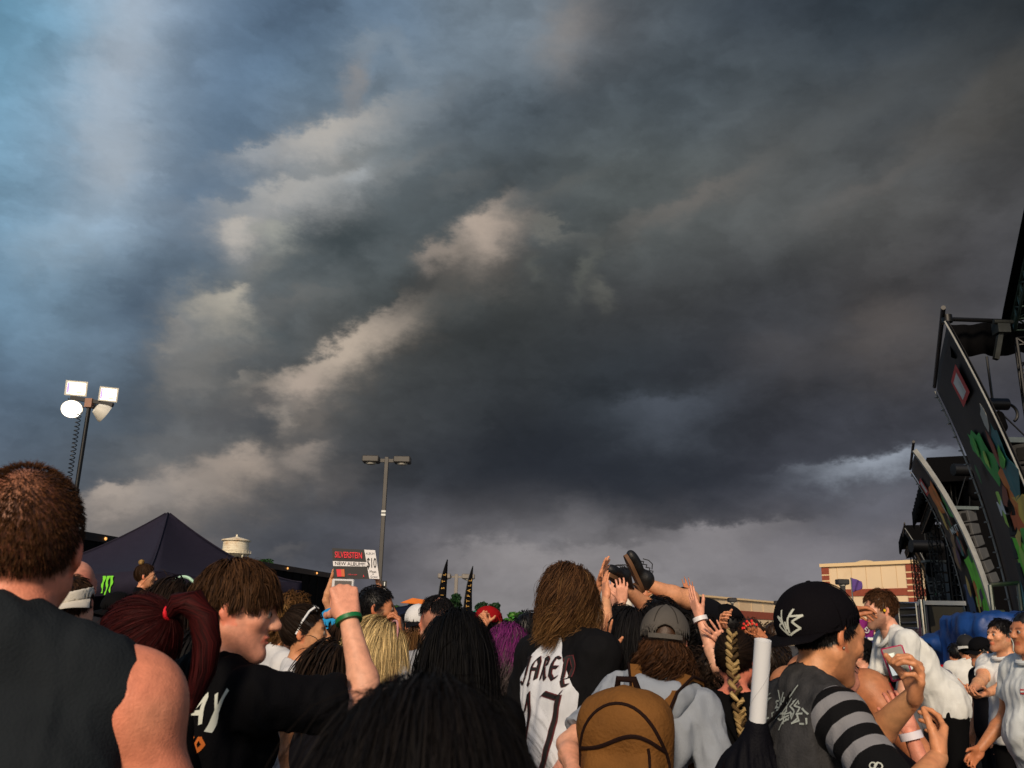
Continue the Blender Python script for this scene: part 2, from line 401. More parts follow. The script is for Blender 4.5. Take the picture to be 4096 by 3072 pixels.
# ------------------------------------------------------------------ signed distance modelling
class Field:
    def __init__(s): s.pr = []
    def cap(s, a, b, r1, r2=None, k=.02, flat=False, sq=None):
        s.pr.append(('cap', V3(a), V3(b), r1, r1 if r2 is None else r2, k, flat, sq)); return s
    def ell(s, c, r, k=.02, R=None, op='add'):
        s.pr.append(('ell', V3(c), V3(r), None if R is None else np.asarray(R, float), op, k)); return s
    def sub(s, c, r, k=.01, R=None): return s.ell(c, r, k, R, 'sub')
    def box(s, c, r, rad, k=.01, R=None, op='add'):
        s.pr.append(('box', V3(c), V3(r), None if R is None else np.asarray(R, float), op, k, rad)); return s
    def cut(s, p, n, k=.004): s.pr.append(('cut', V3(p), nrm(n), k)); return s

    def bounds(s):
        lo, hi = np.full(3, 1e9), np.full(3, -1e9)
        for q in s.pr:
            if q[0] == 'cap':
                r = max(q[3], q[4]); lo = np.minimum(lo, np.minimum(q[1], q[2]) - r); hi = np.maximum(hi, np.maximum(q[1], q[2]) + r)
            elif q[0] in ('ell', 'box') and q[4] == 'add':
                r = q[2].max() if q[3] is not None else q[2]
                if q[0] == 'box' and q[3] is not None: r = np.linalg.norm(q[2])
                lo = np.minimum(lo, q[1] - r); hi = np.maximum(hi, q[1] + r)
        return lo, hi

    def mesh(s, h):
        lo, hi = s.bounds(); lo = lo - 3 * h; hi = hi + 3 * h
        n = np.ceil((hi - lo) / h).astype(int) + 1
        G = np.full(n, 1.0, np.float32)
        ax = [lo[i] + h * np.arange(n[i]) for i in range(3)]

        def sl(a, b, m):
            i0 = np.clip(((a - m - lo) / h).astype(int), 0, n - 1); i1 = np.clip(((b + m - lo) / h).astype(int) + 2, 1, n)
            S = tuple(slice(i0[i], i1[i]) for i in range(3))
            X = np.meshgrid(*[ax[i][S[i]] for i in range(3)], indexing='ij')
            return S, np.stack(X, -1).astype(np.float32)

        for q in s.pr:
            if q[0] == 'cap':
                _, a, b, r1, r2, k, flat, sq = q
                r = max(r1, r2)
                S, X = sl(np.minimum(a, b) - r, np.maximum(a, b) + r, k + 2 * h)
                ab = b - a; L2 = ab @ ab + 1e-12
                d = X - a.astype(np.float32)
                t = np.clip((d @ ab.astype(np.float32)) / L2, 0, 1)
                pr = d - t[..., None] * ab.astype(np.float32)
                if sq is not None:          # squash across an axis: (axis, factor)
                    e = nrm(sq[0]).astype(np.float32); pr = pr + ((pr @ e) * (1 / sq[1] - 1))[..., None] * e
                D = np.linalg.norm(pr, axis=-1) - (r1 + (r2 - r1) * t)
                if sq is not None: D = D * min(1.0, sq[1])
                if flat:
                    L = math.sqrt(L2); D = np.maximum(D, d @ (ab / L).astype(np.float32) - L)
                op = 'add'
            elif q[0] in ('ell', 'box'):
                _, c, r, R, op, k = q[:6]
                rr = np.full(3, np.linalg.norm(r) if q[0] == 'box' else r.max()) if R is not None else r
                S, X = sl(c - rr, c + rr, k + 2 * h)
                d = X - c.astype(np.float32)
                if R is not None: d = d @ R.astype(np.float32)
                if q[0] == 'ell':
                    k0 = np.linalg.norm(d / r.astype(np.float32), axis=-1); k1 = np.linalg.norm(d / (r * r).astype(np.float32), axis=-1) + 1e-6
                    D = k0 * (k0 - 1) / k1
                else:
                    rad = q[6]; w = np.abs(d) - (r - rad).astype(np.float32)
                    D = np.linalg.norm(np.maximum(w, 0), axis=-1) + np.minimum(w.max(-1), 0) - rad
            else:
                _, p, nn, k = q
                X = np.stack(np.meshgrid(*ax, indexing='ij'), -1).astype(np.float32)
                D = (X - p.astype(np.float32)) @ nn.astype(np.float32)
                G = np.maximum(G, D); continue
            A = G[S]
            if op == 'add':
                hh = np.clip(.5 + .5 * (A - D) / k, 0, 1); G[S] = A + (D - A) * hh - k * hh * (1 - hh)
            else:
                hh = np.clip(.5 - .5 * (A + D) / k, 0, 1); G[S] = A + (-D - A) * hh + k * hh * (1 - hh)
        return surface_nets(G, lo, h)


def surface_nets(G, lo, h):
    ins = G < 0
    c = np.zeros(np.array(G.shape) - 1, np.int8)
    nx, ny, nz = c.shape
    for dx in (0, 1):
        for dy in (0, 1):
            for dz in (0, 1): c += ins[dx:dx + nx, dy:dy + ny, dz:dz + nz]
    act = (c > 0) & (c < 8)
    I = np.argwhere(act)
    idx = np.full(c.shape, -1, np.int32); idx[act] = np.arange(len(I))
    pos = np.zeros((len(I), 3)); cnt = np.zeros(len(I))
    cor = [(x, y, z) for x in (0, 1) for y in (0, 1) for z in (0, 1)]
    val = {q: G[I[:, 0] + q[0], I[:, 1] + q[1], I[:, 2] + q[2]] for q in cor}
    for a in cor:
        for ax_ in range(3):
            if a[ax_] == 0:
                b = list(a); b[ax_] = 1; b = tuple(b)
                va, vb = val[a], val[b]; m = (va < 0) != (vb < 0)
                t = np.where(m, va / np.where(m, va - vb, 1), 0)
                pt = np.array(a)[None] + t[:, None] * (np.array(b) - np.array(a))[None]
                pos[m] += pt[m]; cnt[m] += 1
    v = lo + (I + pos / cnt[:, None]) * h
    quads = []
    for ax_ in range(3):
        o1, o2 = [(1, 2), (2, 0), (0, 1)][ax_]
        s0 = [slice(None)] * 3; s1 = [slice(None)] * 3
        s0[ax_] = slice(0, -1); s1[ax_] = slice(1, None)
        a, b = ins[tuple(s0)], ins[tuple(s1)]
        for flip in (False, True):
            E = np.argwhere((a & ~b) if not flip else (~a & b))
            E = E[(E[:, o1] > 0) & (E[:, o2] > 0) & (E[:, o1] < G.shape[o1] - 1) & (E[:, o2] < G.shape[o2] - 1)]
            if not len(E): continue
            def at(d1, d2):
                q = E.copy(); q[:, o1] -= d1; q[:, o2] -= d2; return idx[q[:, 0], q[:, 1], q[:, 2]]
            Q = np.stack([at(1, 1), at(0, 1), at(0, 0), at(1, 0)], 1)
            quads.append(Q[:, ::-1] if flip else Q)
    return v, np.concatenate(quads)


def vnormals(v, q):
    n = np.cross(v[q[:, 2]] - v[q[:, 0]], v[q[:, 3]] - v[q[:, 1]])
    o = np.zeros_like(v)
    for i in range(4): np.add.at(o, q[:, i], n)
    return o / (np.linalg.norm(o, axis=1)[:, None] + 1e-12)


def rot(ax, deg):
    return np.array(Matrix.Rotation(math.radians(deg), 3, ax))


# ------------------------------------------------------------------ materials
_mats = {}


def mat(name, rgb=(128, 128, 128), rough=.7, metal=0.0, var=.12, vs=6.0, bump=0.0, bs=60.0, attr=None, emit=None, lin=False, spec=.5, sss=0.0, stain=None, coat=0.0):
    if name in _mats: return _mats[name]
    m = bpy.data.materials.new(name); m.use_nodes = True
    nt = m.node_tree; N, L = nt.nodes, nt.links
    b = N['Principled BSDF']
    b.inputs['Roughness'].default_value = rough; b.inputs['Metallic'].default_value = metal
    b.inputs['Specular IOR Level'].default_value = spec
    if coat: b.inputs['Coat Weight'].default_value = coat
    tc = N.new('ShaderNodeTexCoord')
    if attr:
        at = N.new('ShaderNodeAttribute'); at.attribute_name = attr; base = at.outputs['Color']
    else:
        r = N.new('ShaderNodeRGB'); r.outputs[0].default_value = (*(rgb if lin else s2l(rgb)), 1); base = r.outputs[0]
    if var:
        nz = N.new('ShaderNodeTexNoise'); L.new(tc.outputs['Object'], nz.inputs['Vector'])
        nz.inputs['Scale'].default_value = vs; nz.inputs['Detail'].default_value = 4
        mr = N.new('ShaderNodeMapRange'); L.new(nz.outputs['Fac'], mr.inputs[0])
        mr.inputs[1].default_value = .25; mr.inputs[2].default_value = .75
        mr.inputs[3].default_value = 1 - var; mr.inputs[4].default_value = 1 + var
        vm = N.new('ShaderNodeVectorMath'); vm.operation = 'SCALE'
        L.new(base, vm.inputs[0]); L.new(mr.outputs[0], vm.inputs['Scale']); base = vm.outputs[0]
    if stain:                              # (colour, scale, amount): patches of rust, dirt or fading
        n2 = N.new('ShaderNodeTexNoise'); L.new(tc.outputs['Object'], n2.inputs['Vector'])
        n2.inputs['Scale'].default_value = stain[1]; n2.inputs['Detail'].default_value = 6; n2.inputs['Roughness'].default_value = .65
        r2 = N.new('ShaderNodeMapRange'); L.new(n2.outputs['Fac'], r2.inputs[0])
        r2.inputs[1].default_value = .52; r2.inputs[2].default_value = .72; r2.inputs[4].default_value = stain[2]
        mx = N.new('ShaderNodeMix'); mx.data_type = 'RGBA'
        L.new(r2.outputs[0], mx.inputs[0]); L.new(base, mx.inputs[6]); mx.inputs[7].default_value = (*s2l(stain[0]), 1)
        base = mx.outputs[2]
    L.new(base, b.inputs['Base Color'])
    if bump:
        n3 = N.new('ShaderNodeTexNoise'); L.new(tc.outputs['Object'], n3.inputs['Vector'])
        n3.inputs['Scale'].default_value = bs; n3.inputs['Detail'].default_value = 3
        bp = N.new('ShaderNodeBump'); bp.inputs['Strength'].default_value = bump; bp.inputs['Distance'].default_value = .01
        L.new(n3.outputs['Fac'], bp.inputs['Height']); L.new(bp.outputs[0], b.inputs['Normal'])
    if sss:
        b.inputs['Subsurface Weight'].default_value = sss; b.inputs['Subsurface Radius'].default_value = (1, .35, .2); b.inputs['Subsurface Scale'].default_value = .012
    if emit:
        b.inputs['Emission Color'].default_value = (*s2l(emit[0]), 1); b.inputs['Emission Strength'].default_value = emit[1]
    _mats[name] = m
    return m


def cloth(name, rgb, rough=.85, var=.10): return mat('cloth_' + name, rgb, rough, var=var, vs=14, bump=.25, bs=220, spec=.06)


SKIN = mat('skin', attr='col', rough=.46, var=.16, vs=60, bump=.16, bs=260, spec=.4, sss=.0)
HAIRM = mat('hair', attr='col', rough=.68, var=0, spec=.12)
EYEW = mat('eye_white', (150, 138, 128), .3, var=0); EYED = mat('eye_iris', (28, 20, 16), .2, var=0)

# ================================================================== people
SK = {'fair': (222, 164, 136), 'pink': (216, 146, 122), 'tan': (186, 122, 84), 'olive': (200, 142, 102), 'warm': (212, 150, 112), 'red': (212, 132, 108), 'deep': (150, 96, 66)}
HC = {'black': ((10, 9, 10), (24, 22, 24)), 'brown': ((30, 19, 12), (66, 44, 27)), 'dark': ((20, 14, 11), (44, 31, 22)), 'red': ((60, 10, 12), (116, 26, 26)),
      'ginger': ((72, 42, 22), (120, 78, 44)), 'blonde': ((140, 112, 66), (206, 176, 116)), 'lightbrown': ((66, 44, 24), (116, 82, 46)), 'purple': ((66, 14, 62), (120, 34, 108)), 'grey': ((60, 56, 54), (92, 86, 82))}
EC = np.array([0, -.012, .032]); ER = np.array([.080, .100, .096])


def add_head(F, c, R, s, sex='m', k=1.0):
    def p(x, y, z): return c + R @ (np.array([x, y, z]) * s)
    def e(x, y, z, a, b, d, kk, op='add', Q=None):
        F.ell(p(x, y, z), np.array([a, b, d]) * s, kk * s, R if Q is None else R @ Q, op)
    j = 1.0 if sex == 'm' else .9
    e(0, -.012, .030, .077, .097, .094, .02)
    e(0, .028, -.030, .058 * j + .003, .064, .078, .03)
    for sx in (-1, 1):
        F.cap(p(sx * .055 * j, .0, -.048), p(sx * .012, .074, -.098), .022 * s, .02 * s, .03 * s)
        e(sx * .042, .062, -.018, .022, .022, .02, .02)
    e(0, .078, -.100, .022 * j, .018, .016, .015)
    F.cap(p(-.036, .074, .024), p(.036, .074, .024), .0165 * s, None, .014 * s)
    for sx in (-1, 1):
        e(sx * .031, .098, .004, .016, .012, .011, .012, 'sub')
        e(sx * .0118, .100, -.027, .009, .010, .008, .006)
        e(sx * .078, -.010, -.002, .0085, .0185, .031, .006, 'add', rot('Z', sx * 22) @ rot('X', -10))
        e(sx * .086, -.003, .000, .006, .009, .017, .004, 'sub')
        e(sx * .030, .083, .004, .0145, .0125, .0125, .004)
    F.cap(p(0, .090, .016), p(0, .112, -.020), .0085 * s, .0125 * s, .012 * s)
    e(0, .090, -.054, .022, .012, .0062, .006); e(0, .089, -.064, .019, .012, .0072, .006)
    e(0, .094, -.0585, .024, .006, .0018, .002, 'sub')


HAND_CACHE = {}


def hand_mesh(pose, h):
    key = (pose, h)
    if key in HAND_CACHE: return HAND_CACHE[key]
    PS = {'open': ((6, 8, 6), 9, (-.8, .15, .6)), 'spread': ((2, 6, 4), 15, (-.95, .1, .45)), 'relax': ((28, 34, 22), 4, (-.55, .5, .7)),
          'grip': ((46, 62, 40), 2, (-.45, .85, .55)), 'flat': ((4, 4, 3), 2, (-.5, .2, .85)), 'claw': ((30, 48, 30), 10, (-.7, .5, .5)), 'fist': ((78, 86, 50), 0, (-.25, .95, .35))}
    (c1, c2, c3), spr, th = PS[pose]
    rs = np.random.default_rng(len(pose) * 7 + 3)
    F = Field()
    fx = (-.031, -.0105, .0105, .030); fz = (.088, .094, .090, .080); fl = (.92, 1.03, .96, .76); fr = (.0088, .0090, .0086, .0076)
    F.cap((0, 0, -.02), (0, 0, .012), .026, .028, .012, sq=((0, 1, 0), .66))
    for i in range(4):
        F.cap((fx[i] * .55, 0, .008), (fx[i], -.002, fz[i]), .0165, .0115, .012)
    F.ell((-.026, .012, .035), (.017, .014, .03), .012); F.ell((.024, .009, .03), (.013, .012, .03), .012)
    for i in range(4):
        a = 0.0; pnt = V3(fx[i], -.002, fz[i]); sp = math.radians(spr * (1.5 - i) * -.7)
        r = fr[i]
        for sg, (ln, cu) in enumerate(zip((.044, .028, .022), (c1, c2, c3))):
            a += math.radians(cu * (1 + .25 * rs.uniform(-1, 1)))
            dr = V3(math.sin(sp) * math.cos(a), math.sin(a), math.cos(sp) * math.cos(a))
            q = pnt + dr * ln * fl[i]
            F.cap(pnt, q, r, r * .9, .0045); pnt = q; r *= .9
    t = nrm(th); p0 = V3(-.022, .008, .022); p1 = p0 + nrm(t + V3(-.3, .1, .1)) * .042; p2 = p1 + t * .032; p3 = p2 + nrm(t + V3(.25, .1, .3)) * .026
    F.cap(p0, p1, .0145, .0115, .012); F.cap(p1, p2, .0112, .0098, .005); F.cap(p2, p3, .0098, .0082, .005)
    HAND_CACHE[key] = F.mesh(h)
    return HAND_CACHE[key]


def ik(S, W, l1, l2, hint):
    d = W - S; L = np.linalg.norm(d); Lm = (l1 + l2) * .995
    if L > Lm: W = S + d / L * Lm; L = Lm; d = W - S
    L = max(L, abs(l1 - l2) * 1.05)
    u = d / (np.linalg.norm(d) + 1e-9)
    a = (l1 * l1 - l2 * l2 + L * L) / (2 * L); hgt = math.sqrt(max(l1 * l1 - a * a, 1e-6))
    n = hint - u * (hint @ u); n = nrm(n)
    return S + u * a + n * hgt, W


def smooth(x, a, b):
    t = np.clip((x - a) / (b - a), 0, 1); return t * t * (3 - 2 * t)


def hairline(l, low=0.0):
    """True where a head-frame point lies on the hairy scalp"""
    y, z, x = l[:, 1], l[:, 2], np.abs(l[:, 0])
    zmin = np.interp(y, [-.12, -.06, -.015, .02, .045, .075, .11], [-.062, -.056, -.03, .004, .035, .066, .075]) + low
    return z > zmin


def strands(n, c, R, s, length=(.08, .12), lift=.5, grav=.2, curl=0.0, freq=14.0, clump=.5, k=120, seg=8, width=.003, vol=.12, cols=((20, 14, 11), (44, 31, 22)), tipc=None,
            flow='radial', tie=None, low=0.0, region=None, comb=None, body=True, seed=1, face=True, jit=.25, whorl=(0, -.05, .125), lenz=0.0):
    rs = np.random.default_rng(seed)
    d = rs.normal(size=(n * 5, 3)); d /= np.linalg.norm(d, axis=1)[:, None]
    p = EC + ER * d
    m = hairline(p, low) if region is None else region(p)
    p = p[m][:n]; n = len(p)
    nm = (p - EC) / ER ** 2; nm /= np.linalg.norm(nm, axis=1)[:, None]
    if flow == 'radial':
        fd = p - np.array(whorl)
    elif flow == 'tie':
        fd = np.asarray(tie) - p
    else:
        fd = np.tile(np.asarray(comb, float), (n, 1))
    if comb is not None and flow == 'radial': fd = nrm_rows(fd) + np.asarray(comb)
    fd = fd - nm * np.sum(fd * nm, 1)[:, None]; fd = nrm_rows(fd)
    g = R.T @ np.array([0, 0, -1.0])
    L = rs.uniform(length[0], length[1], n)
    if lenz: L = L * (1 - lenz + lenz * smooth(p[:, 2], -.02, .10))
    off = 1 + vol * rs.uniform(.05, 1, n)
    dv = nrm_rows(nm * lift + fd + rs.normal(size=(n, 3)) * jit * .5)
    fly = rs.random(n) < .06
    dv = np.where(fly[:, None], nrm_rows(dv + rs.normal(size=(n, 3)) * .45 + nm * .3), dv); off = np.where(fly, off + .08, off)
    path = [p.copy()]
    fc, fr_ = np.array([0, .018, -.035]), np.array([.074, .088, .092])
    tb = R.T @ np.array([0, -.03, -.43]) ; tr = np.array([.215, .145, .29])
    for i in range(seg):
        if flow == 'tie':
            tv = np.asarray(tie) - p; dist = np.linalg.norm(tv, axis=1)
            dv = nrm_rows(tv / (dist[:, None] + 1e-6) + nm * .12 * lift); stepl = np.minimum(dist / (seg - i), 1)
            p = p + dv * stepl[:, None]
        else:
            dv = nrm_rows(dv * (1 - grav) + g * grav + rs.normal(size=(n, 3)) * jit * .18)
            p = p + dv * (L / seg)[:, None]
        q = (p - EC) / ER; mm = np.linalg.norm(q, axis=1); ins = mm < off
        p = np.where(ins[:, None], EC + (p - EC) / np.maximum(mm, 1e-6)[:, None] * off[:, None], p)
        if face:
            q = (p - fc) / fr_; mm = np.linalg.norm(q, axis=1); ins = mm < off
            p = np.where(ins[:, None], fc + (p - fc) / np.maximum(mm, 1e-6)[:, None] * off[:, None], p)
        if body:
            q = (p - tb) @ R.T / tr; mm = np.linalg.norm(q, axis=1); ins = mm < off * .98
            p = np.where(ins[:, None], tb + (p - tb) / np.maximum(mm, 1e-6)[:, None] * (off * .98)[:, None], p)
        path.append(p.copy())
    A = np.stack(path, 1)                                     # n, seg+1, 3
    t = np.linspace(0, 1, seg + 1)
    if clump and n > k:
        gi = rs.integers(0, n, k); near = np.argmin(((A[:, None, 0] - A[None, gi, 0]) ** 2).sum(-1), 1)
        gpath = A[gi][near]; w = (clump * t ** .8)[None, :, None]
        A = A * (1 - w) + (gpath + (A[:, :1] - gpath[:, :1]) * .35) * w
        ph = rs.uniform(0, 6.28, k)[near] + rs.uniform(-.5, .5, n)
    else:
        ph = rs.uniform(0, 6.28, n)
    if curl:
        ang = ph[:, None] + freq * t[None] * (1 + .25 * rs.uniform(-1, 1, n))[:, None]
        e1 = nrm_rows(np.cross(nm, g + 1e-3)); e2 = np.cross(nm, e1) * 0 + nm
        A = A + curl * (t[None, :, None] ** .7) * (np.cos(ang)[..., None] * e1[:, None] + np.sin(ang)[..., None] * e2[:, None])
    T = np.gradient(A, axis=1); T /= np.linalg.norm(T, axis=2)[..., None] + 1e-9
    out = A - EC; out /= np.linalg.norm(out, axis=2)[..., None] + 1e-9
    out = out + rs.normal(size=(n, 1, 3)) * .45
    S = np.cross(T, out); S /= np.linalg.norm(S, axis=2)[..., None] + 1e-9
    wd = width * (1 - .75 * t ** 2)[None, :, None] * (rs.uniform(.6, 1.3, (n, 1, 1)) * np.where(fly, .45, 1)[:, None, None]) * .5
    v = np.stack([A - S * wd, A + S * wd], 2).reshape(-1, 3)  # n*(seg+1)*2
    b = (np.arange(n)[:, None] * (seg + 1) + np.arange(seg)[None]).ravel() * 2
    q = np.stack([b, b + 1, b + 3, b + 2], 1)
    c0, c1 = np.array(s2l(cols[0])), np.array(s2l(cols[1]))
    mixv = rs.beta(1.6, 2.2, n)[:, None, None]
    col = c0 + (c1 - c0) * mixv * np.ones((1, seg + 1, 1))
    if tipc is not None:
        tw = smooth(t, tipc[1], tipc[2])[None, :, None]; col = col * (1 - tw) + np.array(s2l(tipc[0])) * (.30 + 1.05 * mixv) * tw
    col = np.repeat(col.reshape(-1, 3), 2, 0)
    return c + (v * s) @ R.T, q, col


def nrm_rows(a): return a / (np.linalg.norm(a, axis=1)[:, None] + 1e-9)


def ribbon_tube(pts, r, col, seed=0, wob=0.0, cols=None, n=60, seg=None, width=.004):
    """a lock of hair: many ribbons running along a guide line, radius r (array)"""
    rs = np.random.default_rng(seed); pts = np.asarray(pts, float); m = len(pts)
    r = np.full(m, r) if np.isscalar(r) else np.asarray(r, float)
    T = np.gradient(pts, axis=0); T = nrm_rows(T)
    x = nrm_rows(np.cross(T, np.array([.3, .5, .81]))); y = np.cross(T, x)
    a = rs.uniform(0, 6.28, n); q = np.sqrt(rs.uniform(.3, 1, n))
    A = pts[None] + (r[None, :, None] * q[:, None, None]) * (np.cos(a)[:, None, None] * x[None] + np.sin(a)[:, None, None] * y[None])
    A = A + rs.normal(size=(n, m, 3)) * wob
    out = nrm_rows((A - pts[None]).reshape(-1, 3)).reshape(A.shape)
    S = np.cross(np.broadcast_to(T[None], A.shape), out); S /= np.linalg.norm(S, axis=2)[..., None] + 1e-9
    wd = width * .5
    v = np.stack([A - S * wd, A + S * wd], 2).reshape(-1, 3)
    b = (np.arange(n)[:, None] * m + np.arange(m - 1)[None]).ravel() * 2
    f = np.stack([b, b + 1, b + 3, b + 2], 1)
    c0, c1 = np.array(s2l(col[0])), np.array(s2l(col[1]))
    cc = c0 + (c1 - c0) * rs.beta(1.5, 2, n)[:, None, None] * np.ones((1, m, 1))
    return v, f, np.repeat(cc.reshape(-1, 3), 2, 0)


def join(parts):
    v = np.concatenate([p[0] for p in parts]); o = 0; f = []
    for p in parts:
        f.append(p[1] + o); o += len(p[0])
    return v, np.concatenate(f), np.concatenate([p[2] for p in parts])


class Rig: pass


def torso(F, g, T, s, sex, b, belly, inf=0.0):
    """trunk solids; inf swells them for clothing"""
    w = (.168 if sex == 'm' else .15) * g.shw
    def e(x, y, z, a, bb, c, k=.05): F.ell(T((x, y, z)), (V3(a, bb, c) + inf / s) * s, k * s, g.Rt)
    e(0, -.005, 1.245, (w - .008) * b, .112 * b, .205)
    e(0, .005 + .02 * belly, 1.06, (w - .025) * b + .02 * belly, .104 * b + .05 * belly, .18)
    F.ell(V3(0, -.005, .935) * s, (V3(.168 if sex == 'm' else .175, .122, .125) + inf / s) * s, .05 * s)
    dz = .15 * max(0, b - 1.06)
    F.cap(T((-w + .02, -.012, 1.40 + dz * .5)), T((w - .02, -.012, 1.40 + dz * .5)), (.056 * b + inf / s) * s, None, .05 * s)
    for sx in (-1, 1):
        F.cap(T((sx * .02, -.03, 1.475 + dz)), T((sx * (w - .05), -.02, 1.425 + dz)), (.040 + dz * .5 + inf / s) * s, (.048 + dz * .3 + inf / s) * s, .04 * s)
        e(sx * .082, -.085, 1.29, .066 * b, .034, .10, .04)
        if sex == 'f': e(sx * .07, .088, 1.235, .062, .055, .062, .03)
        else: e(sx * .075, .075, 1.29, .08 * b, .045, .07, .04)


def person(label, crown, d, yaw, sex='m', bulk=1.0, belly=0.0, skin='fair', hair=None, shirt=None, pants=(24, 25, 30), lean=(0, 0), twist=0, head=(0, 0, 0),
           armR=None, armL=None, h=.012, base=0.0, face=False, flush=0.0, group=None, stubble=None, shoe=(30, 28, 27), hs=1.0, shw=1.0, ph=.045, legs=True, bald=False):
    if h >= .009: h = h * 1.2
    g = Rig(); g.shw = shw; yw = math.radians(yaw)
    Rz = np.array([[math.cos(yw), math.sin(yw), 0], [-math.sin(yw), math.cos(yw), 0], [0, 0, 1]])
    C = P(crown[0], crown[1], d) if len(crown) == 2 else V3(crown)
    Rt = rot('Z', -twist) @ rot('Y', lean[1]) @ rot('X', -lean[0])
    piv = np.array([0, 0, .95])
    def T1(p): return piv + Rt @ (V3(p) - piv)
    Rh = Rt @ rot('Z', -head[0]) @ rot('X', head[1]) @ rot('Y', head[2])
    nb = T1((0, -.012, 1.475)); hc1 = nb + Rh @ V3(0, .026, .150 * hs); cr1 = hc1 + Rh @ V3(0, -.01, .126 * hs)
    s = (C[2] - base) / cr1[2]
    feet = V3(C[0], C[1], base) - Rz @ V3(cr1[0] * s, cr1[1] * s, 0)
    g.s, g.Rt, g.Rh, g.Rz, g.feet, g.yaw = s, Rt, Rh, Rz, feet, yw
    def T(p): return T1(p) * s
    g.T = T
    g.hc = hc1 * s; g.hsz = hs * (.55 + .45 * s) * 1.0
    def tol(w): return Rz.T @ (V3(w) - feet)
    def tow(l): return feet + Rz @ V3(l)
    g.tol, g.tow = tol, tow
    root = empty('person', feet, -yw); g.root = root
    tag(root, label, 'person', group)
    w = (.185 if sex == 'm' else .165) * shw
    # ---- arms
    g.arm = {}
    for sx, A in ((1, armR), (-1, armL)):
        Sh = T((sx * w, -.012, 1.405)); l1, l2 = .295 * s, .262 * s
        if A is None: A = {'l': (sx * .27, .06, .86)}
        if 'w' in A: W = tol(A['w'])
        elif 'd' in A: W = Sh + nrm(Rz.T @ V3(A['d'])) * (l1 + l2) * A.get('r', .97)
        else: W = V3(A['l']) * s
        hint = Rz.T @ V3(A['hint']) if 'hint' in A else V3(sx * .35, -.8, -.2)
        if 'e' in A:
            E = tol(A['e']); E = Sh + nrm(E - Sh) * l1; W = E + nrm(W - E) * l2
        else: E, W = ik(Sh, W, l1, l2, nrm(hint))
        fd = nrm(W - E)
        hd = nrm(fd + (Rz.T @ V3(A['hd']) if 'hd' in A else V3(0, 0, 0)))
        pm = Rz.T @ V3(A['palm']) if 'palm' in A else V3(-sx, .2, 0)
        pm = nrm(pm - hd * (pm @ hd)); g.arm[sx] = (Sh, E, W, hd, pm, A)
    # ---- body
    F = Field()
    b = bulk
    lowtorso = shirt is None or shirt.get('type') in ('tank', 'bare')
    torso(F, g, T, s, sex, b, belly)
    F.cap(T((0, -.022, 1.43)), g.hc + Rh @ V3(0, -.012, -.05) * s, .060 * s * (b if sex == 'm' else .84), .056 * s * (1 if sex == 'm' else .86), .03 * s)
    ab = (.9 + .1 * b) * (1 if sex == 'm' else .86)
    for sx in (1, -1):
        Sh, E, W, hd, pm, A = g.arm[sx]
        ak = A.get('thick', 1.0) * ab * s
        F.ell(Sh, (V3(.062, .062, .066)) * ak, .04 * s)
        F.cap(Sh, E, .053 * ak, .040 * ak, .03 * s)
        F.ell(Sh * .5 + E * .5, V3(.05, .05, .05) * ak, .04 * s)
        md = E * .7 + W * .3
        F.cap(E, md, .040 * ak, .042 * ak, .02 * s); F.cap(md, W, .041 * ak, .0265 * ak, .02 * s)
    if legs is True and (shirt is None): pass
    add_head(F, g.hc, Rh, g.hsz, sex)
    v, q = F.mesh(h)
    if shirt is not None:                                   # nothing of the trunk shows under the clothes
        lt = ((v / s - piv) @ Rt); inn = (lt[:, 2] < (.30 if shirt.get('type') != 'tank' else .12)) & (np.abs(lt[:, 0]) < .2)
        for sx in (1, -1):
            Sh, E, W = g.arm[sx][:3]
            for a_, b_ in ((Sh, E), (E, W)):
                ab_ = b_ - a_; t_ = np.clip((v - a_) @ ab_ / (ab_ @ ab_), 0, 1); inn &= np.linalg.norm(v - a_ - t_[:, None] * ab_, axis=1) > .085 * s
        q = q[~inn[q].all(1)]; used = np.unique(q); mp_ = np.full(len(v), -1, np.int64); mp_[used] = np.arange(len(used)); v = v[used]; q = mp_[q]
    base_c = np.array(s2l(SK[skin] if isinstance(skin, str) else skin))
    col = np.tile(base_c, (len(v), 1)) * (.93 + .14 * fbm(v * 14, 3, 3))[:, None]
    lh = ((v - g.hc) @ Rh) / g.hsz
    isH = (np.abs(lh) < V3(.1, .13, .135)).all(1)
    rr = fbm(v * 9 + 5, 9, 2)
    col *= np.stack([1 + .10 * (rr - .5), 1 - .22 * (rr - .5), 1 - .22 * (rr - .5)], 1)
    if flush:
        fl = smooth(fbm(v * 7, 21, 2), .4, .65) * flush
        col = col * (1 - fl[:, None]) + col * np.array([1.02, .66, .62]) * fl[:, None]
    ear = isH & (np.abs(lh[:, 0]) > .072) & (lh[:, 2] < .035) & (lh[:, 2] > -.04)
    col[ear] *= np.array([1.05, .78, .74])
    lip = isH & (np.abs(lh[:, 0]) < .023) & (lh[:, 2] < -.049) & (lh[:, 2] > -.071) & (lh[:, 1] > .08)
    col[lip] *= np.array([.86, .55, .55])
    hcol = None
    if hair is not None:
        hcol = HC[hair.get('c', 'dark')] if isinstance(hair.get('c', 'dark'), str) else hair['c']
        hm = np.array(s2l(hcol[0])) * .6 + np.array(s2l(hcol[1])) * .4
        sc = isH & hairline(lh, hair.get('low', 0)) & (np.abs(lh[:, 0]) < .082)
        if not bald: 
            al = hair.get('scalp', 1.0); col[sc] = col[sc] * (1 - al) + hm * al
        br = isH & (lh[:, 1] > .068) & (lh[:, 2] > .017) & (lh[:, 2] < .031) & (np.abs(lh[:, 0]) > .012) & (np.abs(lh[:, 0]) < .05)
        col[br] = col[br] * .35 + hm * .65
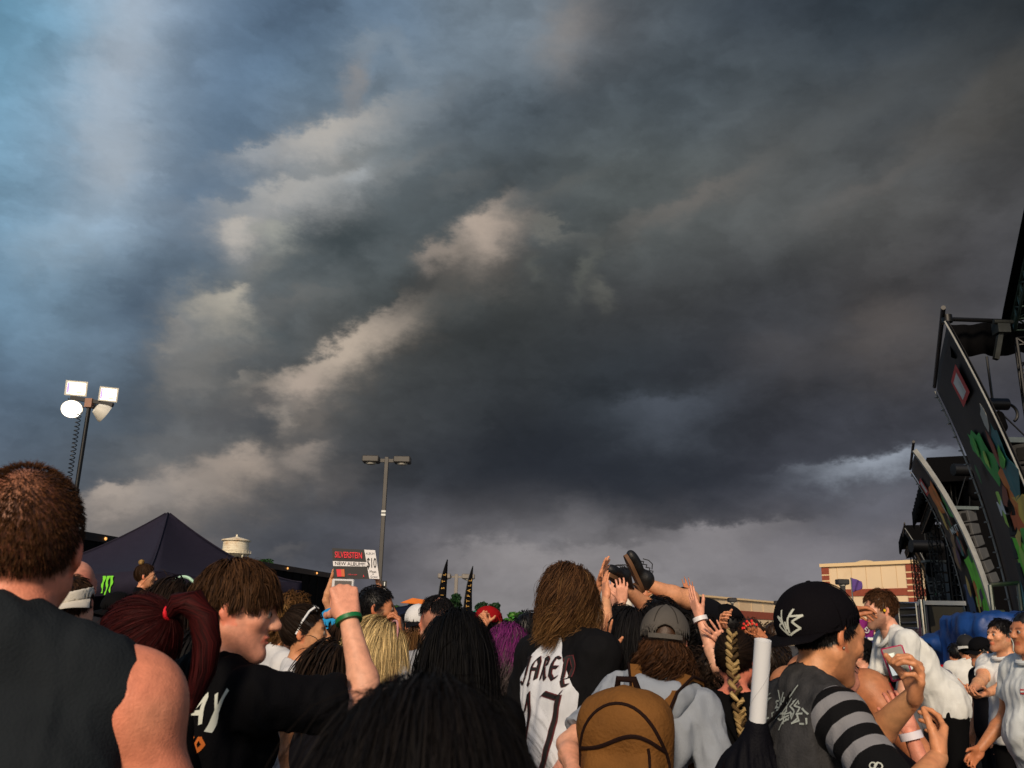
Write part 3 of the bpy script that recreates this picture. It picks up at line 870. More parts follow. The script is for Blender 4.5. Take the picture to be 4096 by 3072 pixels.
    if stubble:
        stm = isH & (lh[:, 2] < -.034 - .02 * (lh[:, 1] < .03)) & (lh[:, 1] > -.0) & ~lip & (lh[:, 2] > -.125) & ~((np.abs(lh[:, 0]) < .02) & (lh[:, 2] > -.045))
        side = isH & (np.abs(lh[:, 0]) > .05) & (lh[:, 1] < .05) & (lh[:, 1] > .0) & (lh[:, 2] < .0) & (lh[:, 2] > -.1)
        stm |= side
        col[stm] = col[stm] * (1 - stubble) + np.array(s2l((34, 22, 16))) * stubble
    parts = [(v, q, col)]
    hh = max(.0042, h * .5)
    for sx in (1, -1):
        Sh, E, W, hd, pm, A = g.arm[sx]
        hv, hq = hand_mesh(A.get('pose', 'relax'), round(max(hh, .009) if 'pose' not in A else hh, 4))
        hv = hv.copy()
        if sx < 0: hv[:, 0] *= -1; hq = hq[:, ::-1]
        Mx = np.stack([np.cross(pm, hd), pm, hd], 1)
        hv = W + (hv * s * (.98 if sex == 'm' else .9) * A.get('hsz', 1.0)) @ Mx.T
        hc_ = np.tile(base_c, (len(hv), 1)) * (.9 + .18 * fbm(hv * 30, 5, 2))[:, None] * np.array([1.02, .93, .92])
        parts.append((hv, hq, hc_))
        g.arm[sx] = (Sh, E, W, hd, pm, A, Mx)
    v, q, col = join(parts)
    me = new_mesh('body', v, q); setcol(me, col)
    g.body = obj('body', me, SKIN, root)
    # ---- eyes
    if face:
        for sx in (-1, 1):
            mb = MB(); n = 10
            prof = [(.0001, -.0128)] + [(.0128 * math.sin(a), -.0128 * math.cos(a)) for a in np.linspace(.3, math.pi - .3, 9)] + [(.0001, .0128)]
            Mx = np.eye(4); Mx[:3, :3] = Rh @ rot('X', -90) * g.hsz; Mx[:3, 3] = g.hc + Rh @ V3(sx * .030, .0838, .004) * g.hsz
            mb.lathe(prof, 12, M=Mx)
            o = mb.build('eye', [EYEW, EYED], root, smooth=True)
            cen = g.hc + Rh @ V3(sx * .030, .0838, .004) * g.hsz
            for pl in o.data.polygons:
                dd = nrm(np.array(pl.center) - cen)
                if dd @ (Rh @ V3(0, 1, 0)) > .80: pl.material_index = 1
    # ---- clothes
    if shirt: g.shirt = dress(g, shirt, sex, b, belly, h, root)
    if legs:
        F = Field()
        F.ell(V3(0, -.005, .93) * s, V3(.178, .134, .12) * s, .04 * s)
        for sx in (-1, 1):
            F.cap(V3(sx * .092, 0, .90) * s, V3(sx * .105, .012, .50) * s, .092 * s, .066 * s, .03 * s)
            F.cap(V3(sx * .105, .012, .50) * s, V3(sx * .11, -.015, .09) * s, .066 * s, .05 * s, .03 * s)
        pv, pq = F.mesh(ph)
        obj('trousers', new_mesh('trousers', pv, pq), cloth('trousers_%d_%d_%d' % tuple(pants), pants), root)
        for sx in (-1, 1):
            F = Field(); F.ell(V3(sx * .11, .045, .04) * s, V3(.05, .135, .05) * s, .02); F.ell(V3(sx * .11, -.02, .07) * s, V3(.05, .06, .06) * s, .03); F.cut((0, 0, .002), (0, 0, -1))
            sv, sq_ = F.mesh(.032); obj('shoe', new_mesh('shoe', sv, sq_), cloth('shoe_%d_%d_%d' % tuple(shoe), shoe), root)
    # ---- hair
    g.hcol = hcol
    if hair is not None and hair.get('st') != 'none' and not bald:
        hp = make_hair(g, hair, hcol)
        if hp:
            hv, hq, hcv = join(hp)
            me = new_mesh('hair', hv, hq); setcol(me, hcv); g.hair = obj('hair', me, HAIRM, root)
    return g


def make_hair(g, hair, hcol):
    st = hair.get('st', 'short'); n = hair.get('n', 1400); sd = hair.get('seed', 3); c, R, s = g.hc, g.Rh, g.hsz
    kw = dict(cols=hcol, seed=sd, low=hair.get('low', 0.0))
    if hair.get('cap'): kw['region'] = lambda p: hairline(p) & (p[:, 2] < hair['cap'])
    if 'region' in hair: kw['region'] = hair['region']
    if 'tip' in hair: kw['tipc'] = hair['tip']
    W = hair.get('w', .0035); out = []
    if 'whorl' in hair: kw['whorl'] = hair['whorl']
    elif st in ('long', 'bob'): kw['whorl'] = (0, .06, .13)
    if st == 'buzz': out.append(strands(n, c, R, s, hair.get('len', (.006, .012)), .9, .05, seg=2, width=W, vol=.0, clump=0, face=False, body=False, **kw))
    elif st == 'short': out.append(strands(n, c, R, s, hair.get('len', (.024, .04)), .32, .05, seg=4, lenz=.5, width=W, vol=hair.get('vol', .10), clump=.5, k=160, body=False, **kw))
    elif st == 'mop': out.append(strands(n, c, R, s, hair.get('len', (.085, .13)), .45, .20, curl=.004, freq=5, seg=8, lenz=hair.get('lenz', .5), width=W, vol=hair.get('vol', .18), clump=hair.get('clump', .5), k=220, body=False, comb=hair.get('comb'), **kw))
    elif st == 'curly': out.append(strands(n, c, R, s, hair.get('len', (.06, .10)), .9, .12, curl=hair.get('curl', .014), freq=11, seg=10, width=W, vol=.22, clump=.8, k=110, body=False, **kw))
    elif st == 'long': out.append(strands(n, c, R, s, hair.get('len', (.36, .48)), .35, .34, curl=hair.get('curl', .004), freq=hair.get('freq', 5), seg=11, width=W, vol=hair.get('vol', .26), clump=hair.get('clump', .45), k=hair.get('k', 260), **kw))
    elif st == 'bob': out.append(strands(n, c, R, s, hair.get('len', (.17, .24)), .4, .26, curl=hair.get('curl', .006), freq=5, seg=8, width=W, vol=.24, clump=.5, k=220, body=False, comb=hair.get('comb'), **kw))
    elif st == 'tied':
        tie = V3(hair.get('tie', (0, -.10, .06)))
        out.append(strands(n, c, R, s, (.1, .1), .3, 0, flow='tie', tie=tie, seg=6, width=W, vol=.10, clump=.2, body=False, **kw))
        if 'bun' in hair:
            rs = np.random.default_rng(sd); rb = hair['bun']
            for i in range(9):
                a0 = rs.uniform(0, 6.28); ax = nrm(rs.normal(size=3)); e1 = nrm(np.cross(ax, (.2, .4, .9))); e2 = np.cross(ax, e1)
                cen = tie + nrm(tie - EC) * rb * .7
                pts = np.array([cen + rb * .62 * (math.cos(t) * e1 + math.sin(t) * e2) for t in np.linspace(a0, a0 + 5, 12)])
                vv, ff, cc = ribbon_tube(pts, rb * .42, hcol if 'bunc' not in hair else hair['bunc'], sd + i, n=hair.get('bn', 40), width=W * 1.3)
                out.append((c + (vv * s) @ R.T, ff, cc))
        if 'tail' in hair:
            pts, rad = hair['tail']
            vv, ff, cc = ribbon_tube(np.array(pts), np.array(rad), hcol if 'tailc' not in hair else hair['tailc'], sd, wob=.0015, n=hair.get('tn', 380), width=W * 1.2)
            out.append((c + (vv * s) @ R.T, ff, cc))
    return out


def dress(g, S, sex, b, belly, h, root):
    T, s = g.T, g.s
    ty = S.get('type', 'tee'); inf = S.get('inf', .014)
    F = Field(); torso(F, g, T, s, sex, b * S.get('loose', 1.0), belly, inf)
    F.cap(V3(0, -.0, .98) * s, V3(0, -.0, .86) * s, (.155 + inf) * s * (1 if sex == 'm' else 1.02), None, .05 * s, sq=((0, 1, 0), .74))
    sl = S.get('sleeve', .62)
    if ty in ('tee', 'polo', 'long', 'hoodie'):
        if ty == 'long': sl = 1.0
        for sx in (1, -1):
            Sh, E, W = g.arm[sx][:3]; ak = g.arm[sx][5].get('thick', 1.0) * (.9 + .1 * b) * (1 if sex == 'm' else .9)
            F.ell(Sh, V3(.062, .062, .066) * s * ak + inf, .04 * s)
            e = Sh + (E - Sh) * min(sl, 1.0)
            F.cap(Sh, e, .058 * s * ak + inf, .052 * s * ak + inf * 1.6, .03 * s, flat=sl < 1)
            if ty == 'long':
                F.cap(E, E + (W - E) * .93, .044 * s * ak + inf, .033 * s * ak + inf, .02 * s, flat=True)
    nk = S.get('neck', .072)
    F.sub(g.T((0, .022, 1.515)), V3(nk, nk * 1.15, .055) * s, .01)
    if ty == 'tank':
        for sx in (1, -1):
            F.sub(T((sx * S.get('arm', .205), 0, 1.37)), V3(.062, .17, .17) * s, .01, g.Rt)
            F.sub(T((sx * S.get('arm', .205) * 1.12, 0, 1.2)), V3(.062, .17, .17) * s, .02, g.Rt)
    F.cut((0, 0, S.get('hem', .84) * s), (0, 0, -1))
    hr = S.get('h', max(h * 1.3, .010))
    v, q = F.mesh(hr)
    n = vnormals(v, q)
    A = S.get('wr', .007)
    f1 = fbm(v * V3(15, 15, 5) + 3.1, 31, 2) - .5
    f2 = np.abs(fbm((v + .05 * fbm(v * 4, 2, 1)[:, None]) * V3(22, 22, 9), 11, 2) - .5)
    v = v + n * (A * (1.6 * f1 - 2.2 * (f2 - .12)))[:, None]
    me = new_mesh('shirt', v, q)
    g.shirt_v = v
    c = S.get('c', (60, 60, 64))
    m = S.get('mat') or cloth('%d_%d_%d' % tuple(c), c)
    if 'colf' in S:
        setcol(me, S['colf'](g, v)); m = S['mat']
    if 'valf' in S:
        setval(me, 'sv', S['valf'](g, v)); m = S['mat']
    o = obj(S.get('name', 'shirt'), me, m, root)
    if ty == 'polo':
        ring = [g.T((.078 * math.sin(a), .02 + .082 * math.cos(a) - .01, 1.482 - .028 * math.cos(a))) for a in np.linspace(-2.9, 2.9, 22)]
        MB().tube(ring, .014 * s, 8).build('collar', m, root, smooth=True)
    return o


# ---- head wear ------------------------------------------------------
def cap_on(g, c, brim='fwd', name='cap', visor=False, brimc=None, opening=False, pitch=0, h=.006, flat=False, stitch=False, back=None, tilt=0, lift=0.0):
    """baseball cap in the head frame; brim 'fwd' or 'back'"""
    R = g.Rh @ rot('Z', tilt) @ rot('X', pitch); s = g.hsz
    if brim == 'back': R = R @ rot('Z', 180)
    o = g.hc + g.Rh @ V3(0, 0, lift) * s
    def p(x, y, z): return o + R @ (V3(x, y, z) * s)
    cy = -.012 if brim == 'fwd' else .012
    F = Field()
    F.ell(p(0, cy, .040), V3(.093, .112, .103) * s, .01, R)
    F.ell(p(0, cy + .02, .055), V3(.086, .098, .09) * s, .02, R)
    F.sub(p(0, cy, .030), V3(.0895, .1085, .092) * s, .004, R)
    F.cut(p(0, 0, .020), R @ V3(0, 0, -1))
    if visor: F.cut(p(0, 0, .066), R @ V3(0, 0, 1))
    if opening: F.sub(p(0, cy - .115, .032), V3(.036, .05, .036) * s, .004, R)
    v, q = F.mesh(h)
    mt = cloth('cap_%d_%d_%d' % tuple(c), c)
    me = new_mesh(name, v, q)
    if back is not None:                                      # two-tone crown: front panels one colour, rear another
        lv = ((v - o) @ R) / s; w = (lv[:, 1] > .03)[:, None]
        setcol(me, np.where(w, s2l(back), s2l(c))); mt = mat('cap_two_tone', attr='col', rough=.85, var=.1, vs=14)
    co = obj(name, me, mt, g.root)
    # brim: curved plate
    nu, nv = 15, 7; vv = []
    for j in range(nv):
        t = j / (nv - 1)
        for i in range(nu):
            a = (i / (nu - 1) - .5) * 2.3
            r0x, r0y = .0925, .110
            x0, y0 = r0x * math.sin(a), cy + r0y * math.cos(a)
            ext = .072 * math.cos(a * .68) ** .8
            x, y = x0 * (1 + .05 * t), y0 + ext * t
            z = .024 - (.010 if flat else .020) * t - (.10 if flat else 2.6) * x * x * (.4 + .6 * t)
            vv.append((x, y, z))
    vv = np.array(vv); up = vv + V3(0, 0, .0035)
    al = np.concatenate([vv, up]); f = []
    NN = nu * nv
    for j in range(nv - 1):
        for i in range(nu - 1):
            a = j * nu + i; f.append((a, a + 1, a + nu + 1, a + nu)); f.append((a + NN, a + nu + NN, a + nu + 1 + NN, a + 1 + NN))
    bd = [(j * nu, (j + 1) * nu) for j in range(nv - 1)] + [((j + 1) * nu + nu - 1, j * nu + nu - 1) for j in range(nv - 1)] + [((nv - 1) * nu + i, (nv - 1) * nu + i + 1) for i in range(nu - 1)]
    for a, b2 in bd: f.append((b2, a, a + NN, b2 + NN))
    bm_ = MB(); bm_.add(o + (al * s) @ R.T, f)
    bc = brimc or c
    bm_.build('brim', cloth('cap_%d_%d_%d' % tuple(bc), bc), co, smooth=True)
    if not visor: MB().lathe([(.001, .010), (.006, .009), (.008, .004), (.008, 0)], 10, M=np.block([[R * s, p(0, cy, .1405)[:, None]], [np.zeros((1, 3)), np.ones((1, 1))]])).build('button', cloth('cap_%d_%d_%d' % tuple(c), c), co, smooth=True)
    if opening:
        pts = [p(.0945 * math.sin(a), cy - .1135 * math.cos(a), .0265) for a in np.linspace(-.72, .72, 15)]
        st = MB()
        for i in range(14):
            u = R @ V3(0, 0, 1); st.bar(pts[i], pts[i + 1], .003 * s, .017 * s, up=np.cross(u, pts[i + 1] - pts[i]) if False else R @ V3(math.sin((i - 7) * .1), -math.cos((i - 7) * .1), 0) * 0 + u)
        st.build('strap', cloth('cap_%d_%d_%d' % tuple(c), c), co)
    if stitch:
        dk = tuple(int(x * .6) for x in c)
        for k in range(3):
            a = math.pi * k / 3 + math.pi / 6
            pts = [p(.094 * math.sin(a) * math.cos(t), cy + .1135 * math.cos(a) * math.cos(t), .042 + .1035 * math.sin(t)) for t in np.linspace(-.12 if not opening else .35, math.pi + (.12 if not opening else -.35), 24)]
            MB().tube(pts, .0016 * s, 5).build('seam', cloth('cap_%d_%d_%d' % dk, dk), co, smooth=True)
    g.cap = co; g.capR = R; g.capO = o
    return co


def project(pts, surf_v, surf_q, dirn, off=.003):
    """push points along dirn on to a mesh (numpy verts/quads), standing off a little"""
    bvh = BVHTree.FromPolygons([tuple(x) for x in surf_v], [tuple(int(i) for i in f) for f in surf_q])
    dv = Vector(nrm(dirn)); out = []; miss = []
    for p in pts:
        hit = bvh.ray_cast(Vector(p) - dv * .6, dv)
        miss.append(hit[0] is None or abs((hit[0] - Vector(p)).dot(dv)) > .25)
        out.append(np.array(hit[0]) - np.array(dv) * off if hit[0] is not None else np.array(p))
    project.miss = np.array(miss)
    return np.array(out)


def mesh_arrays(o):
    me = o.data; v = np.empty(len(me.vertices) * 3, np.float32); me.vertices.foreach_get('co', v)
    return v.reshape(-1, 3), [tuple(p.vertices) for p in me.polygons]


def pen_strokes(strokes, nib, width, o, ex, ey, target=None, dirn=None, off=.003, sub=.02, scale=1.0):
    """2-D pen strokes as ribbons. nib: angle in degrees of a broad pen, or None for a round pen. returns verts, quads"""
    V_, F_ = [], []
    for st in strokes:
        p = [np.array(st[0], float)]
        for a, b in zip(st[:-1], st[1:]):
            a, b = np.array(a, float), np.array(b, float); m = max(1, int(np.linalg.norm(b - a) / sub))
            p += [a + (b - a) * (i + 1) / m for i in range(m)]
        p = np.array(p); t = np.gradient(p, axis=0); t /= np.linalg.norm(t, axis=1)[:, None] + 1e-9
        if nib is None: nrm2 = np.stack([-t[:, 1], t[:, 0]], 1)
        else:
            nv = np.array([math.cos(math.radians(nib)), math.sin(math.radians(nib))]); nrm2 = np.tile(nv, (len(p), 1)) + .18 * np.stack([-t[:, 1], t[:, 0]], 1)
        l, r = p - nrm2 * width / 2, p + nrm2 * width / 2
        b0 = len(V_) and sum(len(x) for x in V_) or 0
        V_.append(np.stack([l, r], 1).reshape(-1, 2))
        k = np.arange(len(p) - 1) * 2 + b0
        F_.append(np.stack([k, k + 1, k + 3, k + 2], 1))
    v2 = np.concatenate(V_); q = np.concatenate(F_)
    v = V3(o) + v2[:, :1] * scale * V3(ex) + v2[:, 1:] * scale * V3(ey)
    if target is not None:
        v = project(v, target[0], target[1], dirn, off)
        q = q[~project.miss[q].any(1)]
        ed = np.linalg.norm(v[q[:, 0]] - v[q[:, 3]], axis=1); q = q[ed < .05]
    return v, q


def decal(name, strokes, nib, width, o, ex, ey, matl, parent, target=None, dirn=None, off=.003, sub=.02, scale=1.0):
    v, q = pen_strokes(strokes, nib, width, o, ex, ey, target, dirn, off, sub, scale)
    if not len(q): return None
    return obj(name, new_mesh(name, v, q, smooth=False), matl, parent)


def text_mesh(s, size, bold=0.0, shear=0.0):
    cu = bpy.data.curves.new('t', 'FONT'); cu.body = s; cu.size = size; cu.offset = bold; cu.shear = shear; cu.align_x = 'CENTER'; cu.align_y = 'CENTER'; cu.resolution_u = 3
    to = bpy.data.objects.new('t', cu); COL.objects.link(to)
    dg = bpy.context.evaluated_depsgraph_get(); me = to.evaluated_get(dg).to_mesh()
    v = np.array([tuple(x.co) for x in me.vertices]); f = [tuple(p.vertices) for p in me.polygons]
    to.evaluated_get(dg).to_mesh_clear(); bpy.data.objects.remove(to); bpy.data.curves.remove(cu)
    return v, f


def put_text(name, s, size, o, ex, ey, matl, parent, bold=0.0, sx=1.0, target=None, dirn=None, off=.003, shear=0.0):
    v, f = text_mesh(s, size, bold, shear)
    w = V3(o) + v[:, :1] * sx * V3(ex) + v[:, 1:2] * V3(ey)
    if target is not None: w = project(w, target[0], target[1], dirn, off)
    mb = MB(); mb.add(w, f)
    me = bpy.data.meshes.new(name); me.from_pydata(w.tolist(), [], f)
    return obj(name, me, matl, parent)

# ================================================================== setting
SC.cycles.max_bounces = 5; SC.cycles.diffuse_bounces = 2; SC.cycles.glossy_bounces = 2; SC.cycles.transparent_max_bounces = 4


def Pz(px, py, z):
    r = ray(px, py); return EYE + r * ((z - EYE[2]) / r[2])


BLACKM = mat('black_metal', (18, 18, 20), .45, .3, var=.2, vs=3)
BLACKC = cloth('black_drape', (9, 9, 11))
STEEL = mat('galvanised_steel', (130, 132, 134), .4, .8, var=.15, vs=8)
CHROME = mat('chrome', (200, 200, 205), .16, 1.0, var=.03)
ALU = mat('worn_aluminium', (120, 126, 122), .38, .85, var=.2, vs=10)

g_ = MB().box((-1500, -300, -.4), (1500, 2500, 0)).build('ground', mat('asphalt', (66, 66, 68), .92, var=.25, vs=.7, bump=.5, bs=45, stain=((40, 40, 42), .35, .6)))
tag(g_, kind='structure')

# ---- black semi-trailer behind the tent ---------------------------------
def trailer():
    a, b = Pz(72, 529.5, 4.1), Pz(347, 576, 4.1)
    ax = nrm((b - a) * V3(1, 1, 0)); L = np.linalg.norm((b - a)[:2]) + 6.0
    o = a - ax * 6.0; o[2] = 0
    side = nrm(np.cross(ax, (0, 0, 1))) * -1                      # away from the camera
    if side[1] < 0 and side[0] > 0: side = -side
    r = empty('semi_trailer', o, math.atan2(ax[1], ax[0]))
    tag(r, 'long black semi-trailer with amber marker lights along its top edge', 'trailer')
    blk = mat('trailer_paint', (7, 7, 8), .8, var=.25, vs=1.2, spec=.1)
    MB().box((0, 0, 1.05), (L, 2.55, 4.02)).build('box_body', blk, r, bevel=.03)
    n = 30
    for i in range(n + 1):
        MB().box((L * i / n - .03, -.035, 1.2), (L * i / n + .03, -.002, 3.86)).build('rib', blk, r)
    MB().box((-.03, -.06, 3.87), (L + .03, 2.6, 4.1)).build('top_rail', BLACKM, r)
    MB().box((-.03, -.06, .95), (L + .03, -.003, 1.19)).build('bottom_rail', BLACKM, r)
    amber = mat('amber_marker', (255, 176, 90), .3, var=0, emit=((255, 180, 100), 1.1))
    for i in range(9):
        x = 1.2 + (L - 2) * i / 8
        MB().lathe([(.001, 0), (.05, .01), (.04, .04), (.001, .055)], 10, M=np.array([[1, 0, 0, x], [0, 0, -1, -.062], [0, 1, 0, 3.985], [0, 0, 0, 1]], float)).build('marker_light', amber, r, smooth=True)
    for x in (L - 1.6, L - 2.9):
        for y in (.3, 2.2):
            w = MB().lathe([(.25, -.14), (.5, -.14), (.52, -.1), (.52, .1), (.5, .14), (.25, .14)], 24, M=np.array([[1, 0, 0, x], [0, 0, 1, y], [0, 1, 0, .52], [0, 0, 0, 1]], float)).build('wheel', mat('tyre', (20, 20, 20), .9), r, smooth=True)
            MB().lathe([(.05, -.15), (.245, -.11), (.245, .11), (.05, .15)], 18, M=np.array([[1, 0, 0, x], [0, 0, 1, y], [0, 1, 0, .52], [0, 0, 0, 1]], float)).build('rim', STEEL, w, smooth=True)
    for y in (.5, 2.0): MB().bar((4, y, 0), (4, y, 1.05), .14, .14).build('landing_leg', BLACKM, r)


trailer()


# ---- pop-up tents -------------------------------------------------------
def tent(label, cen, half, rot_deg, zc, zp, c, val=.26, group=None, name='canopy_tent'):
    r = empty(name, (cen[0], cen[1], 0), math.radians(rot_deg)); tag(r, label, 'tent', group)
    m = cloth('canopy_%d_%d_%d' % tuple(c), c, .62)
    cor = [(-half, -half), (half, -half), (half, half), (-half, half)]
    for i in range(4):
        a, b = np.array(cor[i]), np.array(cor[(i + 1) % 4]); n = 14; vv = []
        for j in range(n + 1):
            t = j / n
            for k in range(n + 1):
                u = k / n; e = a + (b - a) * u; xy = e * (1 - t)
                z = zc + (zp - zc) * (t ** 1.55) - .10 * math.sin(math.pi * u) * (1 - t) * t * 1.6 - .05 * math.sin(math.pi * u) * (1 - t)
                vv.append((xy[0], xy[1], z))
        f = [(j * (n + 1) + k, j * (n + 1) + k + 1, (j + 1) * (n + 1) + k + 1, (j + 1) * (n + 1) + k) for j in range(n) for k in range(n)]
        o = obj('roof_panel', new_mesh('roof_panel', vv, np.array(f)), m, r)
        sm = o.modifiers.new('s', 'SOLIDIFY'); sm.thickness = .006
        # valance strip
        n2 = 24; vv = []
        for k in range(n2 + 1):
            u = k / n2; e = a + (b - a) * u; nn = nrm(np.array([e[0], e[1]])) * 0 + np.array([b[1] - a[1], -(b[0] - a[0])]) / (2 * half)
            sg = -.05 * math.sin(math.pi * u); wv = .012 * math.sin(u * 19 + i)
            for z, off in ((zc + sg - .002, .008), (zc + sg - val, .012 + wv)): vv.append((e[0] + nn[0] * off, e[1] + nn[1] * off, z))
        f = [(2 * k, 2 * k + 1, 2 * k + 3, 2 * k + 2) for k in range(n2)]
        o = obj('valance', new_mesh('valance', vv, np.array(f)), m, r); sm = o.modifiers.new('s', 'SOLIDIFY'); sm.thickness = .004
    for (x, y) in cor:
        MB().tube([(x * (1 - t), y * (1 - t), zc + (zp - zc) * t ** 1.55 + .004) for t in np.linspace(0, .985, 16)], .011, 6).build('ridge_seam', m, r, smooth=True)
        MB().bar((x * .985, y * .985, 0), (x * .985, y * .985, zc), .045, .045).build('leg', BLACKM, r)
    MB().tube([(0, 0, zp - .5), (0, 0, zp - .02)], .025, 8).build('peak_pole', BLACKM, r)
    return r


TC = P(168, 512, 12.5)
T1R = -28
tn = tent('black pop-up canopy tent with green claw mark on its valance', TC[:2], 1.36, T1R, 2.17, TC[2], (42, 39, 52), .27)
# claw mark and letter on the valance that faces the camera's left
ex = np.array([1.0, 0, 0]); yv = -1.36 - .03


def claw(cx, s):
    out = []
    for k, (dx, top, bot) in enumerate(((-.36, .5, -.52), (0, .5, -.62), (.36, .5, -.5))):
        n = 9; L_, R_ = [], []
        for i in range(n):
            t = i / (n - 1); y = top + (bot - top) * t
            wob = .05 * math.sin(9 * t + k * 2); w = .13 * (1 - .75 * t) + .03 * math.sin(14 * t + k)
            L_.append((dx + wob - w - .06 * t, y)); R_.append((dx + wob + w - .06 * t, y))
        poly = L_ + R_[::-1]
        out.append([(cx + x * s, y * s) for x, y in poly])
    return out


GREENP = mat('neon_green_print', (120, 215, 50), .7, var=.05); WHITEP = mat('white_print', (225, 228, 225), .7, var=.05)
mb = MB()
for poly in claw(.72, .2):
    mb.prism(poly, (0, yv, 2.0), (1, 0, 0), (0, 0, 1), (0, -.004, 0))
mb.build('claw_mark', GREENP, tn)
put_text('letter', "T'", .27, (.16, yv - .004, 2.01), (1, 0, 0), (0, 0, 1), WHITEP, tn, bold=.01)
tn2 = tent('navy pop-up tent with yellow and red logo on the roof', P(422, 602, 27)[:2], 1.5, 12, 2.05, P(417, 602, 27)[2], (26, 32, 52), .28)
mb = MB(); mb.prism([(-.55, -.1), (-.2, .12), (.1, .02), (.5, .16), (.35, -.14), (0, -.2)], (-.2, -1.2, 2.34), (1, 0, .05), (0, .72, .55), (0, -.012, .016)); mb.build('logo', mat('orange_print', (222, 120, 40), .7, var=.1), tn2)
mb = MB(); mb.prism([(.5, -.1), (.8, .05), (.72, -.18)], (-.2, -1.2, 2.34), (1, 0, .05), (0, .72, .55), (0, -.012, .016)); mb.build('logo_mark', mat('red_print', (190, 40, 36), .7, var=.1), tn2)
TE = P(475, 611, 30)
tent('small teal pop-up tent beside the feather flags', TE[:2], .75, 20, 1.9, TE[2], (60, 190, 160), .2)


# ---- water tower --------------------------------------------------------
def water_tower():
    top = P(237, 536, 430); k = 430 / FPX; R0 = 12.3 * k
    r = empty('water_tower', (top[0], top[1], 0)); tag(r, 'white water tower with rust stains and conical roof behind the trailer', 'water tower')
    wm = mat('tower_paint', (226, 216, 192), .6, var=.08, vs=.2, stain=((176, 128, 74), .12, .75))
    zt = top[2]; zr = zt - 4.0 * k; zb = zr - 12.5 * k
    MB().lathe([(.2, zt), (.8, zt - .5), (R0 + .9, zr), (R0 + .9, zr - .5)], 40).build('roof', wm, r, smooth=True)
    MB().lathe([(R0, zr - .4), (R0, zb)], 40).build('tank', wm, r, smooth=True)
    for i in range(5):
        z = zr - (i + 1) * (zr - zb) / 6; MB().lathe([(R0 + .02, z + .07), (R0 + .07, z), (R0 + .02, z - .07)], 40).build('plate_seam', wm, r)
    MB().lathe([(R0 - .02, zb - .02)] + [(R0 * math.cos(t), zb - 4.3 * k * math.sin(t)) for t in np.linspace(.1, 1.4, 8)] + [(.8, zb - 4.4 * k)], 40).build('bowl', wm, r, smooth=True)
    bz = zb - .2
    bal = MB().lathe([(R0 + .02, bz), (R0 + 1.2, bz), (R0 + 1.2, bz - .3), (R0 + .02, bz - .3)], 40).build('balcony', wm, r)
    for i in range(24):
        a = 2 * math.pi * i / 24; x, y = (R0 + 1.15) * math.cos(a), (R0 + 1.15) * math.sin(a)
        MB().bar((x, y, bz), (x, y, bz + 1.3), .12, .12).build('rail_post', wm, bal)
    MB().tube([((R0 + 1.15) * math.cos(a), (R0 + 1.15) * math.sin(a), bz + 1.3) for a in np.linspace(0, 2 * math.pi, 33)[:-1]], .09, 6, closed=True).build('hand_rail', wm, bal)
    for i in range(6):
        a = 2 * math.pi * (i + .35) / 6; MB().tube([(1.0 * R0 * math.cos(a), R0 * math.sin(a), zb), (1.25 * R0 * math.cos(a), 1.25 * R0 * math.sin(a), 0)], .42, 10).build('leg', wm, r, smooth=True)
    MB().tube([(0, 0, zb - 4.3 * k), (0, 0, 0)], .9, 14).build('riser_pipe', wm, r, smooth=True)
    MB().lathe([(.1, zt + .8), (.5, zt + .5), (.5, zt - .2)], 12).build('vent', wm, r, smooth=True)


water_tower()


# ---- mobile light tower --------------------------------------------------
def frame_to(d, up=(0, 0, 1)):
    z = nrm(d); x = nrm(np.cross(up, z)); y = np.cross(z, x); M = np.eye(4); M[:3, 0], M[:3, 1], M[:3, 2] = x, y, z; return M


